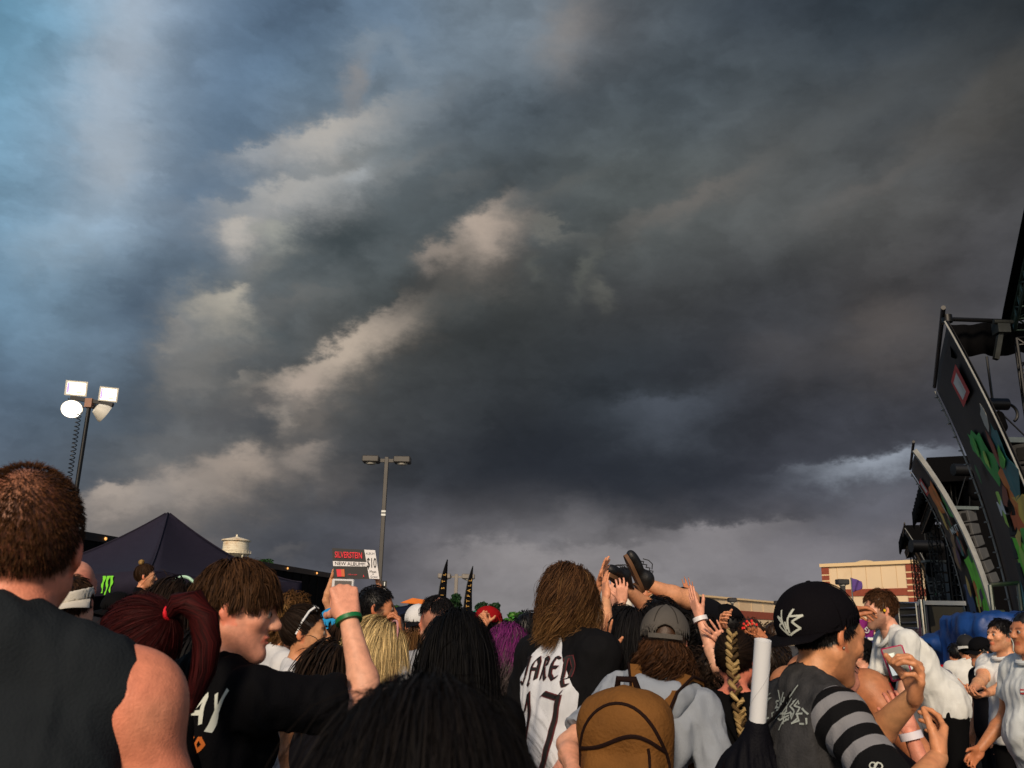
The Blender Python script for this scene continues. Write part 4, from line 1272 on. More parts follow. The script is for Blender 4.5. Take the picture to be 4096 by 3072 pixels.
def light_tower():
    D = 25.0; top = P(90, 401, D); k = D / FPX
    r = empty('light_tower', (top[0], top[1], 0)); tag(r, 'mobile light tower with four floodlights and coiled cable on black mast', 'light tower')
    H = top[2]
    for i, (z0, z1, rad) in enumerate(((.9, 3.0, .085), (2.9, 5.2, .072), (5.1, H - .02, .06))):
        MB().tube([(0, 0, z0), (0, 0, z1)], rad, 12).build('mast_section', BLACKM, r, smooth=True)
        MB().lathe([(rad + .02, z1 - .12), (rad + .02, z1)], 12).build('mast_collar', BLACKM, r)
    MB().box((-1.3, -.7, .45), (1.3, .7, 1.1)).build('generator_trailer', mat('tower_base', (190, 150, 50), .5), r, bevel=.05)
    for x in (-.6, .6):
        for y in (-.8, .8):
            MB().lathe([(.1, -.09), (.3, -.09), (.32, 0), (.3, .09), (.1, .09)], 18, M=np.array([[1, 0, 0, x], [0, 0, 1, y], [0, 1, 0, .32], [0, 0, 0, 1]], float)).build('wheel', mat('tyre'), r, smooth=True)
    L = lambda px, py: P(px, py, D) - V3(top[0], top[1], 0)
    a, b = L(71, 397.5), L(113, 405)
    MB().bar(a, b, .11, .11).build('cross_bar', BLACKM, r)
    white = mat('lamp_housing', (216, 212, 200), .5, var=.08)
    glow = mat('lit_lamp', (255, 250, 235), .3, var=0, emit=((255, 248, 232), 3.0))
    glow2 = mat('lens_tint_purple', (190, 170, 250), .3, var=0, emit=((150, 120, 255), .9)); glow3 = mat('lens_tint_green', (190, 230, 170), .3, var=0, emit=((150, 200, 110), .8))
    fd = nrm(V3(.28, -1, -.16))

    def flood(px, py, w, hh, d, lit=True):
        c = L(px, py); M = frame_to(d); M[:3, 3] = c; sub = MB(); W, Hh = w * k / 2, hh * k / 2
        v = [(x * W * f, y * Hh * f, z) for z, f in ((-.24, .62), (0, 1)) for y in (-1, 1) for x in (-1, 1)]
        v = np.array(v) @ M[:3, :3].T + c
        sub.add(v, [(0, 2, 3, 1), (4, 5, 7, 6), (0, 1, 5, 4), (2, 6, 7, 3), (0, 4, 6, 2), (1, 3, 7, 5)])
        o = sub.build('floodlight', white, r, bevel=.015)
        MB().box((-W * .80, -Hh * .76, .004), (W * .80, Hh * .76, .03), M).build('lens', glow if lit else STEEL, o)
        fr = MB()
        for s1 in (-1, 1):
            fr.box((-W, s1 * Hh * .93 - Hh * .07, .004), (W, s1 * Hh * .93 + Hh * .07, .045), M); fr.box((s1 * W * .93 - W * .07, -Hh * .86, .004), (s1 * W * .93 + W * .07, Hh * .86, .045), M)
        fr.build('bezel', white, o)
        rf = MB()  # purple and green tints of the lens glare, painted as thin glowing strips
        rf.box((-W * .80, -Hh * .7, .034), (-W * .62, Hh * .7, .040), M); rf.build('lens_tint', glow2, o)
        MB().box((W * .05, -Hh * .62, .034), (W * .62, -Hh * .44, .040), M).build('lens_tint', glow3, o); MB().box((W * .2, Hh * .1, .034), (W * .45, Hh * .22, .040), M).build('lens_tint', glow3, o)
        MB().bar(c - d * .02 + V3(0, 0, -Hh * 1.02), c - d * .02 + V3(0, 0, -Hh * 1.02 - .14), .05, .05).build('bracket', BLACKM, o)
    flood(76.5, 388.5, 21, 15.5, fd)
    flood(108.5, 394.5, 18, 15, nrm(V3(.42, -1, -.12)))
    # round flood below the bar
    c = L(72, 409); M = frame_to(nrm(V3(.1, -1, -.35))); M[:3, 3] = c
    o = MB().lathe([(.07, -.22), (.20, -.2), (.31, -.02), (.315, .02), (.30, .025)], 28, M=M @ np.diag([1, .84, 1, 1])).build('floodlight', white, r, smooth=True)
    MB().lathe([(.001, .075), (.15, .065), (.295, .028), (.295, .022)], 28, M=M @ np.diag([1, .84, 1, 1])).build('lens', glow, o, smooth=True)
    # last one turned away
    c = L(104, 413.5); d = nrm(V3(.75, .6, -.5)); M = frame_to(d); M[:3, 3] = c
    o = MB().lathe([(.05, -.3), (.15, -.27), (.27, -.03), (.28, .05)], 22, M=M).build('floodlight', white, r, smooth=True)
    MB().box((-.06, -.06, -.36), (.06, .06, -.28), M).build('socket', BLACKM, o)
    MB().bar(L(104, 404.5), c, .05, .03).build('bracket', white, o)
    # coiled cable and hanging leads
    pts = []
    for i in range(520):
        t = i / 519; z = H - .35 - t * (H - 2.2); pts.append((-.24 + .05 * t + .065 * math.cos(t * 2 * math.pi * 46), -.05 + .065 * math.sin(t * 2 * math.pi * 46), z))
    MB().tube(pts, .014, 5).build('coiled_cable', BLACKM, r, smooth=True)
    for (x0, y0, x1, y1, sag) in ((74, 403, 88, 404, 17), (92, 404, 101, 407, 14), (91, 402, 103, 404, 4), (68, 398, 71, 403, 2)):
        pts = [L(x0 + (x1 - x0) * t, y0 + (y1 - y0) * t + sag * 4 * t * (1 - t) * .25 * 4 * .25 * 4 / 4) for t in np.linspace(0, 1, 16)]
        MB().tube(pts, .016, 5).build('lead', BLACKM, r, smooth=True)
    MB().box((-.1, -.1, H - .2), (.1, .1, H + .06)).build('junction_box', mat('junction', (150, 110, 90), .6), r)


light_tower()


# ---- car-park lamp posts --------------------------------------------------
def lot_lamp(label, px, py, D, headw, poleW, hz, c=(62, 60, 58), single=False, bands=True, yaw=0.0, name='parking_lot_lamp'):
    top = P(px, py, D); r = empty(name, (top[0], top[1], 0), yaw); tag(r, label, 'lamp post')
    m = mat('lamp_bronze_%d' % c[0], c, .5, .2, var=.15, vs=2)
    H = top[2]
    MB().box((-poleW / 2, -poleW / 2, 0), (poleW / 2, poleW / 2, H)).build('pole', m, r, bevel=poleW * .08)
    MB().lathe([(poleW * 1.6, 0), (poleW * 1.6, .6), (poleW * 1.5, .7)], 20).build('base', mat('concrete', (150, 146, 138), .9, bump=.3, bs=20), r)
    gl = mat('lamp_glass', (190, 186, 176), .2, var=.05)
    for sx in ((0,) if single else (-1, 1)):
        x = sx * headw * .56
        if sx: MB().bar((sx * poleW * .5, 0, H - hz * .6), (x - sx * headw * .3, 0, H - hz * .6), .12, .16).build('arm', m, r)
        hd = MB().box((x - headw * .3, -headw * .25, H - hz), (x + headw * .3, headw * .25, H + .02)).build('lamp_head', m, r, bevel=hz * .15)
        MB().lathe([(headw * .2, 0), (headw * .16, -hz * .25), (headw * .02, -hz * .34)], 16, o=(x, 0, H - hz - .003)).build('lens', gl, hd, smooth=True)
    if bands:
        for dz in (0, .16): MB().box((-poleW / 2 - .006, -poleW / 2 - .006, H - 2.62 - dz - .06), (poleW / 2 + .006, poleW / 2 + .006, H - 2.62 - dz + .03)).build('reflective_band', WHITEP, r)
    return r


lot_lamp('tall dark parking-lot lamp with twin box heads and white bands', 387, 457, 42, 1.35, .19, .30)
lot_lamp('grey twin-head parking-lot lamp between the two feather flags', 456.5, 574, 80, 1.9, .3, .42, c=(120, 114, 108), bands=False)
for (x, y, D, lb) in ((732, 598, 100, 'small lamp post before the low tan store wall, beside raised hand'), (778, 601, 108, 'small lamp post before the low tan store wall, beside black snapback'), (842, 579.5, 80, 'dark single-head lamp post before the tall tan building')):
    lot_lamp(lb, x, y, D, 1.5 if D > 90 else 1.7, .24 if D > 90 else .38, .45, c=(46, 44, 46), single=True, bands=False)


# ---- feather flags --------------------------------------------------------
def feather(label, tip, basex, D, H_, txt, seed):
    t = P(*tip, D); b = P(*basex, D)
    r = empty('feather_flag', (b[0], b[1], 0)); tag(r, label, 'flag', 'black feather flags')
    H = t[2]; ox = t[0] - b[0]
    blk = cloth('flag_black', (14, 13, 16))
    def pole(s): return np.array([ox * s ** 4.5, 0, .1 + (H - .1) * s])
    MB().tube([pole(s) for s in np.linspace(0, 1, 24)], np.linspace(.028, .008, 24), 6).build('pole', STEEL, r, smooth=True)
    n = 26; vv = []
    w0 = .78
    for i in range(n + 1):
        s = .14 + .86 * i / n; p = pole(s); edge = ox + .03 - .05 * max(0, math.sin(7 * s + seed)) * (1 - s) * 2
        edge = max(edge, p[0] + .002)
        for k in range(5):
            u = k / 4; vv.append((p[0] + .01 + (edge - p[0] - .01) * u, .07 * math.sin(4.5 * s + 3 * u + seed) * u, p[2]))
    f = [(i * 5 + k, i * 5 + k + 1, (i + 1) * 5 + k + 1, (i + 1) * 5 + k) for i in range(n) for k in range(4)]
    o = obj('cloth', new_mesh('cloth', vv, np.array(f)), blk, r); sm = o.modifiers.new('s', 'SOLIDIFY'); sm.thickness = .005; sm.offset = 1
    gold = mat('gold_print', (196, 150, 62), .6, var=.1)
    for i, ch in enumerate(txt):
        s = .36 + .50 * i / (len(txt) - 1); p = pole(s)
        tv, tf = text_mesh(ch, .17)
        w = V3(p[0] * .5 + ox * .5 + .02, -.085, p[2]) + tv[:, :1] * V3(0, 0, 1) + tv[:, 1:2] * V3(-1, 0, 0)
        mb = MB(); mb.add(w, tf); mb.build('letter', gold, r)
    MB().lathe([(.35, 0), (.35, .06), (.04, .1)], 16).build('base', BLACKM, r)


feather('black feather flag with gold letters above the light grey shirt', (447, 559.5), (436.5, 600), 34, 4, 'OHIAIISTL', 0)
feather('black feather flag with gold letters beside the small teal tent', (472.5, 566), (462.5, 612), 34, 4, 'MISSOTTFALL', 2)


# ---- stores behind ---------------------------------------------------------
TANW = mat('tan_stucco', (232, 206, 170), .9, var=.05, vs=.25, bump=.15, bs=6, stain=((196, 158, 116), .09, .5))
TRIM = mat('pale_cornice', (232, 202, 156), .85, var=.04, vs=.5)
BRICK = mat('brown_brick_band', (146, 72, 52), .9, var=.14, vs=3, bump=.3, bs=12)


def low_store():
    a, b = Pz(634, 588.8, 8.0), Pz(832, 606.8, 8.0)
    ax = nrm((b - a) * V3(1, 1, 0)); L = np.linalg.norm((b - a)[:2])
    r = empty('store_building', (a[0], a[1], 0), math.atan2(ax[1], ax[0])); tag(r, 'long low tan store with brown bands behind the raised hands', 'building')
    rz = -math.atan2(ax[1], ax[0]); vw = nrm(a * V3(1, 1, 0)); vw = V3(vw[0] * math.cos(rz) - vw[1] * math.sin(rz), vw[0] * math.sin(rz) + vw[1] * math.cos(rz), 0) * 26 + V3(5, 0, 0)
    plan = [(0, 0), (L, 0), (L + vw[0], vw[1]), (vw[0], vw[1])]
    MB().prism(plan, (0, 0, 0), (1, 0, 0), (0, 1, 0), (0, 0, 7.7)).build('wall', TANW, r)
    MB().prism([(-.3, -.35), (L + .3, -.35), (L + vw[0], vw[1]), (vw[0] - .3, vw[1])], (0, 0, 7.704), (1, 0, 0), (0, 1, 0), (0, 0, .3)).build('cornice', TRIM, r)
    for z0, z1 in ((4.6, 5.9), (2.2, 2.8)): MB().box((.02, -.12, z0), (L + .1, -.003, z1)).build('brick_band', BRICK, r)
    n = 16
    for i in range(1, n): MB().box((L * i / n - .06, -.04, 5.92), (L * i / n + .06, -.003, 7.68)).build('panel_joint', TRIM, r)
    for i in range(5):
        x = L * (i + .5) / 5
        w = MB().box((x - 3, -.06, .4), (x + 3, -.003, 2.0)).build('window', mat('shop_glass', (30, 36, 42), .1, var=.05), r); MB().box((x - 3.1, -.1, 2.02), (x + 3.1, -.064, 2.15)).build('frame', TRIM, w)


low_store()


def tall_store():
    zt = 11.5
    c = Pz(911, 560, zt); lft = Pz(822.5, 564, zt)
    ax = nrm((c - lft) * V3(1, 1, 0)); L = np.linalg.norm((c - lft)[:2])
    rz = math.atan2(ax[1], ax[0])
    r = empty('store_building', (lft[0], lft[1], 0), rz); tag(r, 'tall tan store with brown brick corner quoins and bands', 'building')
    Dp = 34
    MB().box((0, 0, 0), (L, Dp, zt - .45)).build('wall', TANW, r)
    MB().box((-.3, -.35, zt - .45), (L + .35, Dp + .3, zt)).build('cornice', TRIM, r)
    k = (zt - 1.55) / (641.5 - 561)                                  # metres per pixel at the facade
    def zz(py): return 1.55 + (641.5 - py) * k
    for p0, p1 in ((589.5, 597), (609.5, 616), (629, 634)):
        MB().box((-.06, -.10, zz(p1)), (L + .10, -.003, zz(p0))).build('brick_band', BRICK, r)
        MB().box((L + .003, -.10, zz(p1)), (L + .10, Dp, zz(p0))).build('brick_band', BRICK, r)
    qs = [565, 573.5, 580, 586.3, 592.5, 598.7, 604.8, 611, 617, 623, 629]
    for i in range(len(qs) - 1):
        z1, z0 = zz(qs[i]) - .08, zz(qs[i + 1]) + .10
        if i == 0: z1 = zt - .5
        for (x0, x1) in ((-.16, .95), (L - .75, L + .16)): MB().box((x0, -.16, z0), (x1, -.105, z1)).build('quoin', BRICK, r)
        for (y0, y1) in ((-.16, 1.9),): MB().box((L + .105, y0 + .06, z0), (L + .16, y1, z1)).build('quoin', BRICK, r)
        MB().box((-.158, -.15, z0 - .17), (.98, -.107, z0 - .003)).build('quoin_joint', TRIM, r); MB().box((L - .78, -.15, z0 - .17), (L + .158, -.107, z0 - .003)).build('quoin_joint', TRIM, r)
    for i in range(1, 6): MB().box((L * i / 6 - .03, -.03, zz(589) + .02), (L * i / 6 + .03, -.003, zt - .5)).build('panel_joint', mat('panel_seam', (204, 170, 126), .9), r)
    MB().lathe([(1.6, 0), (1.5, .35), (.8, .6), (.1, .7)], 20, o=(L * .30, 5, zt + .002)).build('roof_vent', TRIM, r, smooth=True)
    MB().box((L + .11, 8, 6.2), (L + .5, 8.5, 8.4)).build('wall_lamp', BLACKM, r)


tall_store()
# dome roof beyond the tall store
o = MB().lathe([(3.4, 0), (3.4, 9.2)] + [(3.4 * math.cos(t), 9.2 + 2.2 * math.sin(t)) for t in np.linspace(.1, 1.5, 9)], 28, o=(0, 0, 0)).build('storage_silo', mat('silo_cream', (232, 216, 176), .6, var=.06, vs=.4), smooth=True)
pd = P(929, 558, 124); o.location = (pd[0], pd[1], 0); tag(o, 'cream dome-topped silo beyond the tall store', 'silo')


# ---- white camper behind the raised hands ---------------------------------
def camper():
    a = P(607, 589.5, 34); bpt = P(632, 588, 34); r = empty('camper_van', (a[0], a[1], 0), math.radians(8)); tag(r, 'white camper with rounded roof corner and pink stripe', 'camper')
    zt = a[2]; W = bpt[0] - a[0] - 1.3
    wm = mat('camper_white', (232, 226, 214), .4, var=.04, vs=1, coat=.3)
    F = Field(); F.box((W / 2 + .7, 1.2, .55 + (zt - .55) / 2), (W / 2 + .7, 1.2, (zt - .55) / 2), .22); v, q = F.mesh(.08); obj('body', new_mesh('body', v, q), wm, r)
    MB().box((.3, -.012, 1.9), (W + 1.1, -.002, 2.0)).build('stripe', mat('pink_stripe', (220, 150, 140), .5), r); MB().box((.3, -.012, 2.1), (W + 1.1, -.002, 2.14)).build('stripe', mat('pink_stripe'), r)
    w = MB().box((.3, -.03, 1.35), (.9, -.004, 1.8)).build('window', mat('shop_glass'), r); MB().box((.25, -.05, 1.30), (.95, -.032, 1.35)).build('sill', STEEL, w)
    for x in (.5, W + .8): MB().lathe([(.15, -.11), (.34, -.11), (.36, 0), (.34, .11), (.15, .11)], 20, M=np.array([[1, 0, 0, x], [0, 0, 1, .15], [0, 1, 0, .36], [0, 0, 0, 1]], float)).build('wheel', mat('tyre'), r, smooth=True)
    MB().bar((.35, .4, zt - .02), (.35, .4, zt + .18), .05, .05).build('antenna', BLACKM, r)


camper()


# ---- trees ------------------------------------------------------------------
def tree(label, px, py, D, width_px, c, seed, n=2600, cone=False, name='tree'):
    rs = np.random.default_rng(seed); top = P(px, py, D); H = top[2]; R_ = width_px / 2 * D / FPX
    r = empty(name, (top[0], top[1], 0)); tag(r, label, 'tree')
    bark = mat('bark', (70, 54, 42), .95, var=.25, vs=6, bump=.5, bs=20)
    lean = rs.normal(size=2) * .15
    MB().tube([(lean[0] * t * t, lean[1] * t * t, H * .8 * t) for t in np.linspace(0, 1, 9)], np.linspace(.05 + H * .018, .03, 9), 8).build('trunk', bark, r, smooth=True)
    cl = []
    for i in range(26):
        t = rs.uniform(.28, .98); rad = R_ * (1.05 - t) * 1.2 if cone else R_ * math.sqrt(max(0.03, 1 - ((t - .55) / .5) ** 2)) * rs.uniform(.35, 1)
        a = rs.uniform(0, 6.28); cl.append((rad * math.cos(a), rad * math.sin(a), H * t, R_ * rs.uniform(.22, .42)))
    for i in range(6):
        q = cl[i]; z0 = H * rs.uniform(.25, .5)
        MB().tube([(0, 0, z0), (q[0] * .5, q[1] * .5, z0 + (q[2] - z0) * .6), (q[0], q[1], q[2])], [.06, .04, .015], 6).build('limb', bark, r, smooth=True)
    cl = np.array(cl); k = rs.integers(0, len(cl), n)
    d = rs.normal(size=(n, 3)); d /= np.linalg.norm(d, axis=1)[:, None]; rad = rs.uniform(.3, 1, n) ** .5
    cpos = cl[k, :3] + d * (cl[k, 3] * rad)[:, None] * V3(1, 1, .75); cpos[:, 2] = np.clip(cpos[:, 2], .3, H)
    nn = nrm_rows(d + rs.normal(size=(n, 3)) * .7); u = nrm_rows(np.cross(nn, rs.normal(size=(n, 3)))); w = np.cross(nn, u)
    sz = (.10 + .05 * R_) * rs.uniform(.6, 1.3, n)[:, None]
    v = np.stack([cpos - u * sz, cpos + w * sz * .55, cpos + u * sz, cpos - w * sz * .55], 1).reshape(-1, 3)
    f = np.arange(4 * n).reshape(n, 4)
    base = np.array(s2l(c)); col = np.repeat(base * rs.uniform(.55, 1.35, n)[:, None] * (1 + .2 * rs.normal(size=(n, 3)) * V3(1, .4, .6)), 4, 0)
    me = new_mesh('crown', v, f, smooth=False); setcol(me, np.clip(col, 0.003, 1))
    obj('crown', me, mat('leaves', attr='col', rough=.65, var=0, spec=.3), r)


G1, G2, G3 = (30, 70, 24), (64, 122, 40), (22, 52, 22)
tree('dark slim tree behind the second feather flag', 456, 594, 75, 22, G3, 1, cone=True)
tree('dark broad tree right of the feather flags', 486, 603, 80, 34, G3, 2, n=3200)
tree('bright green young tree right of the red cap', 517, 610, 48, 26, G2, 3)
tree('tree with top just above the black trailer roof', 266, 559, 120, 22, G1, 4)
tree('green tree behind the price sign and lamp pole', 366, 601, 60, 26, G1, 5)
tree('dark tree left of the navy tent', 414, 600, 95, 14, G3, 6, n=1200)
tree('green tree behind the white camper', 600, 612, 70, 30, G1, 7)
tree('distant green tree left of the navy tent, behind the sign', 398, 606, 90, 18, G1, 8, n=1400)
tree('distant tree before the low store by the black cap', 728, 618, 75, 16, G3, 9, n=1200)

# ================================================================== stages on the right
ZT = 8.0


BOW = [np.zeros(3)]


def patch(mb, quad, poly, off, n):
    """polygon given in banner (u across, v down) -> thin solid standing off the cloth"""
    A, B, Cc, Dd = quad                                    # near top, far top, far bottom, near bottom
    pts = []
    for u, v in poly:
        top = A + (B - A) * u; bot = Dd + (Cc - Dd) * u; pts.append(top + (bot - top) * v + n * off + BOW[0] * (4 * v * (1 - v)))
    pts = np.array(pts); m = len(pts)
    mb.add(np.concatenate([pts, pts + n * .004]), [tuple(range(m)), tuple(range(2 * m - 1, m - 1, -1))] + [(i, (i + 1) % m, (i + 1) % m + m, i + m) for i in range(m)])


def wav(pts, n=4, amp=.012, seed=0):
    """rough up a polygon's outline"""
    rs = np.random.default_rng(seed); out = []
    for i in range(len(pts)):
        a, b = np.array(pts[i]), np.array(pts[(i + 1) % len(pts)])
        for k in range(n): out.append(tuple(a + (b - a) * k / n + (rs.normal(size=2) * amp * V3(1, .35, 0)[:2] if k else 0)))
    return out


def banner(label, nt, ft, fb, nb, art, z=ZT, txt=None, hem=.02):
    A, B = Pz(*nt, z), Pz(*ft, z); Cc = P(*fb, B[1]); Dd = P(*nb, A[1])
    o = A * V3(1, 1, 0)
    r = empty('stage_banner', tuple(o)); tag(r, label, 'banner')
    n = nrm(np.cross(B - A, Dd - A));
    if n @ (EYE - A) < 0: n = -n
    A, B, Cc, Dd = [q - o for q in (A, B, Cc, Dd)]
    quad = (A, B, Cc, Dd)
    # cloth sheet with soft billow
    nu, nv = 14, 40; vv = []
    for j in range(nv + 1):
        for i in range(nu + 1):
            u, v = i / nu, j / nv; top = A + (B - A) * u; bot = Dd + (Cc - Dd) * u
            vv.append(top + (bot - top) * v + BOW[0] * (4 * v * (1 - v)) + n * (.05 * math.sin(3 * v + 2 * u) * math.sin(math.pi * u) - .05))
    f = [(j * (nu + 1) + i, j * (nu + 1) + i + 1, (j + 1) * (nu + 1) + i + 1, (j + 1) * (nu + 1) + i) for j in range(nv) for i in range(nu)]
    c = obj('cloth', new_mesh('cloth', np.array(vv), np.array(f)), mat('scrim', (34, 33, 35), .6, var=.3, vs=.8, stain=((62, 60, 60), .9, .5), spec=.3), r)
    sm = c.modifiers.new('s', 'SOLIDIFY'); sm.thickness = .01
    MB().tube([A + (Dd - A) * t + n * .01 + BOW[0] * (4 * t * (1 - t)) for t in np.linspace(0, 1, 16)], hem, 6).build('hem_rope', mat('pale_hem', (150, 152, 150), .7, var=.2, vs=3), r)
    MB().tube([B + (Cc - B) * t + n * .01 + BOW[0] * (4 * t * (1 - t)) for t in np.linspace(0, 1, 16)], .022, 6).build('hem_rope', mat('pale_hem'), r)
    for i in range(16):
        t = (i + .5) / 16; q = B + (Cc - B) * t + n * .05 + BOW[0] * (4 * t * (1 - t))
        MB().lathe([(.02, 0), (.055, .01), (.055, .03), (.02, .04)], 8, M=np.array([[1, 0, 0, q[0]], [0, 1, 0, q[1]], [0, 0, 1, q[2]], [0, 0, 0, 1]])).build('grommet', STEEL, r)
    for k, (nm, col, poly) in enumerate(art):
        mb = MB(); patch(mb, quad, poly, .045 + .004 * k, n); mb.build(nm, mat('print_%d_%d_%d' % tuple(col), col, .6, var=.25, vs=1.5, stain=(tuple(int(x * .55) for x in col), 1.6, .6)), r)
    rs = np.random.default_rng(len(art) * 7 + int(nt[0]))      # smaller scraps of the printed artwork
    pal = [(84, 190, 66), (176, 222, 90), (226, 132, 56), (232, 194, 100), (48, 120, 124), (150, 76, 54), (200, 196, 184), (36, 110, 60), (90, 60, 96)]
    for k in range(18 if len(art) > 4 else 6):
        u0, v0 = rs.uniform(.06, .6) if k % 3 else rs.uniform(.06, .9), rs.uniform(.28, .94); a_ = rs.uniform(.03, .08); b_ = rs.uniform(.025, .075)
        pl = [(u0 + a_ * math.cos(t) * rs.uniform(.6, 1.2), v0 + b_ * math.sin(t) * rs.uniform(.6, 1.2) + .25 * a_ * math.cos(t)) for t in np.linspace(0, 2 * math.pi, 9)[:-1]]
        pl = [(min(max(x, .02), .97), min(max(y, .02), .98)) for x, y in pl]
        cc = pal[rs.integers(len(pal))]
        mb = MB(); patch(mb, quad, pl, .088 + .0006 * k, n); mb.build('artwork_scrap', mat('print_%d_%d_%d' % cc, cc, .6, var=.25, vs=1.5, stain=(tuple(int(x * .5) for x in cc), 1.6, .6)), r)
    if txt:
        s_, u, v, su, sv = txt
        tv, tf = text_mesh(s_, 1.0, bold=.02)
        pts = []
        for x, y, _ in tv:
            uu, vv_ = u - x * su, v - y * sv
            top = A + (B - A) * uu; bot = Dd + (Cc - Dd) * uu; pts.append(top + (bot - top) * vv_ + n * .11 + BOW[0] * (4 * vv_ * (1 - vv_)))
        mb = MB(); mb.add(np.array(pts), tf); mb.build('lettering', mat('white_print'), r)
    MB().tube([A + V3(0, 0, .3), B + V3(0, 0, .12)], .05, 8).build('top_pole', BLACKM, r)
    return quad, o


LIME, GRN, ORG, TEAL, RED_, WHT, YEL, SKN = (120, 226, 60), (44, 160, 72), (236, 132, 54), (48, 120, 124), (216, 60, 58), (226, 222, 216), (232, 194, 80), (216, 148, 110)
art1 = [('badge', RED_, [(.18, .10), (.44, .10), (.44, .20), (.18, .20)]), ('badge_face', WHT, [(.24, .115), (.40, .115), (.38, .185), (.24, .185)]),
        ('green_shape', (44, 170, 70), wav([(.36, .31), (.62, .27), (.66, .33), (.40, .50), (.30, .47)], 4, .03, 1)),
        ('teal_shape', TEAL, wav([(.02, .36), (.2, .36), (.26, .56), (.02, .74)], 5, .04, 2)), ('orange_shape', ORG, wav([(.12, .42), (.32, .46), (.30, .62), (.16, .60)], 5, .04, 3)),
        ('yellow_shape', YEL, wav([(.02, .56), (.24, .55), (.22, .66), (.03, .72)], 5, .04, 4)), ('orange_shape', (214, 96, 36), wav([(.24, .60), (.38, .60), (.28, .74), (.10, .90), (.02, .86)], 5, .04, 5)),
        ('lime_panel', LIME, wav([(.20, .70), (.52, .67), (.50, .82), (.36, .97), (.14, .97)], 3, .015, 6)), ('dark_green_shape', GRN, wav([(.22, .84), (.4, .84), (.36, .97), (.2, .97)], 4, .03, 7)),
        ('cyan_dots', (60, 150, 150), wav([(.66, .88), (.74, .88), (.74, .97), (.66, .97)], 4, .05, 8))]
BOW[0] = V3(.22, 0, .08)
banner('large graphic scrim with lime and orange shapes on black cloth', (945, 321), (935, 391), (1014, 624), (1082, 650), art1, txt=('M', .47, .57, .17, .07))
art2 = [('badge', RED_, [(.60, .10), (.84, .10), (.84, .20), (.60, .20)]), ('badge_face', WHT, [(.66, .115), (.78, .115), (.78, .185), (.66, .185)]),
        ('orange_panel', ORG, wav([(.18, .17), (.60, .20), (.62, .34), (.30, .36)], 3, .02, 1)), ('yellow_panel', (190, 150, 70), wav([(.28, .22), (.52, .23), (.52, .32), (.32, .33)], 3, .03, 11)), ('green_shape', GRN, wav([(.02, .28), (.16, .30), (.18, .40), (.03, .42)], 4, .03, 2)),
        ('tan_shape', (150, 116, 80), wav([(.50, .42), (.66, .50), (.84, .62), (.70, .70), (.55, .58)], 5, .03, 3)), ('lime_panel', LIME, wav([(.05, .62), (.42, .64), (.36, .80), (.22, .96), (.05, .96)], 3, .02, 4)),
        ('dark_green_shape', (18, 70, 36), wav([(.08, .84), (.22, .84), (.2, .95), (.08, .95)], 4, .03, 9)), ('blue_shape', (34, 74, 120), wav([(.55, .76), (.75, .78), (.7, .95), (.5, .95)], 4, .04, 5))]
BOW[0] = V3(.36, 0, .16)
banner('graphic scrim with lime panel and white lettering beside large scrim', (914.5, 450), (910.5, 472), (967, 622), (997, 626), art2, txt=('MUT', .24, .47, .19, .055), hem=.10)
art3 = [('tan_shape', (150, 110, 70), wav([(.3, .2), (.7, .24), (.6, .4), (.3, .36)], 4, .03, 3)), ('green_shape', GRN, wav([(.2, .55), (.6, .55), (.6, .8), (.2, .8)], 4, .03, 4))]
banner('narrow dark scrim in front of the farthest speaker array', (905, 528), (903.5, 540), (946, 640), (952, 640), art3)


# ---- stage structures: deck, black drapes, roof truss -------------------
def truss(mb, a, b, w, n, r=.03):
    a, b = V3(a), V3(b); z = nrm(b - a); x = nrm(np.cross(z, (0.1, .2, 1))); y = np.cross(z, x)
    c = [x * w / 2 + y * w / 2, -x * w / 2 + y * w / 2, -x * w / 2 - y * w / 2, x * w / 2 - y * w / 2]
    for q in c: mb.tube([a + q, b + q], r, 6)
    for i in range(n):
        p0, p1 = a + (b - a) * i / n, a + (b - a) * (i + 1) / n
        for k in range(4):
            q0, q1 = c[k], c[(k + 1) % 4]
            mb.tube([p0 + (q0 if i % 2 else q1), p1 + (q1 if i % 2 else q0)], r * .6, 5, cap=False); mb.tube([p0 + q0, p0 + q1], r * .6, 5, cap=False)


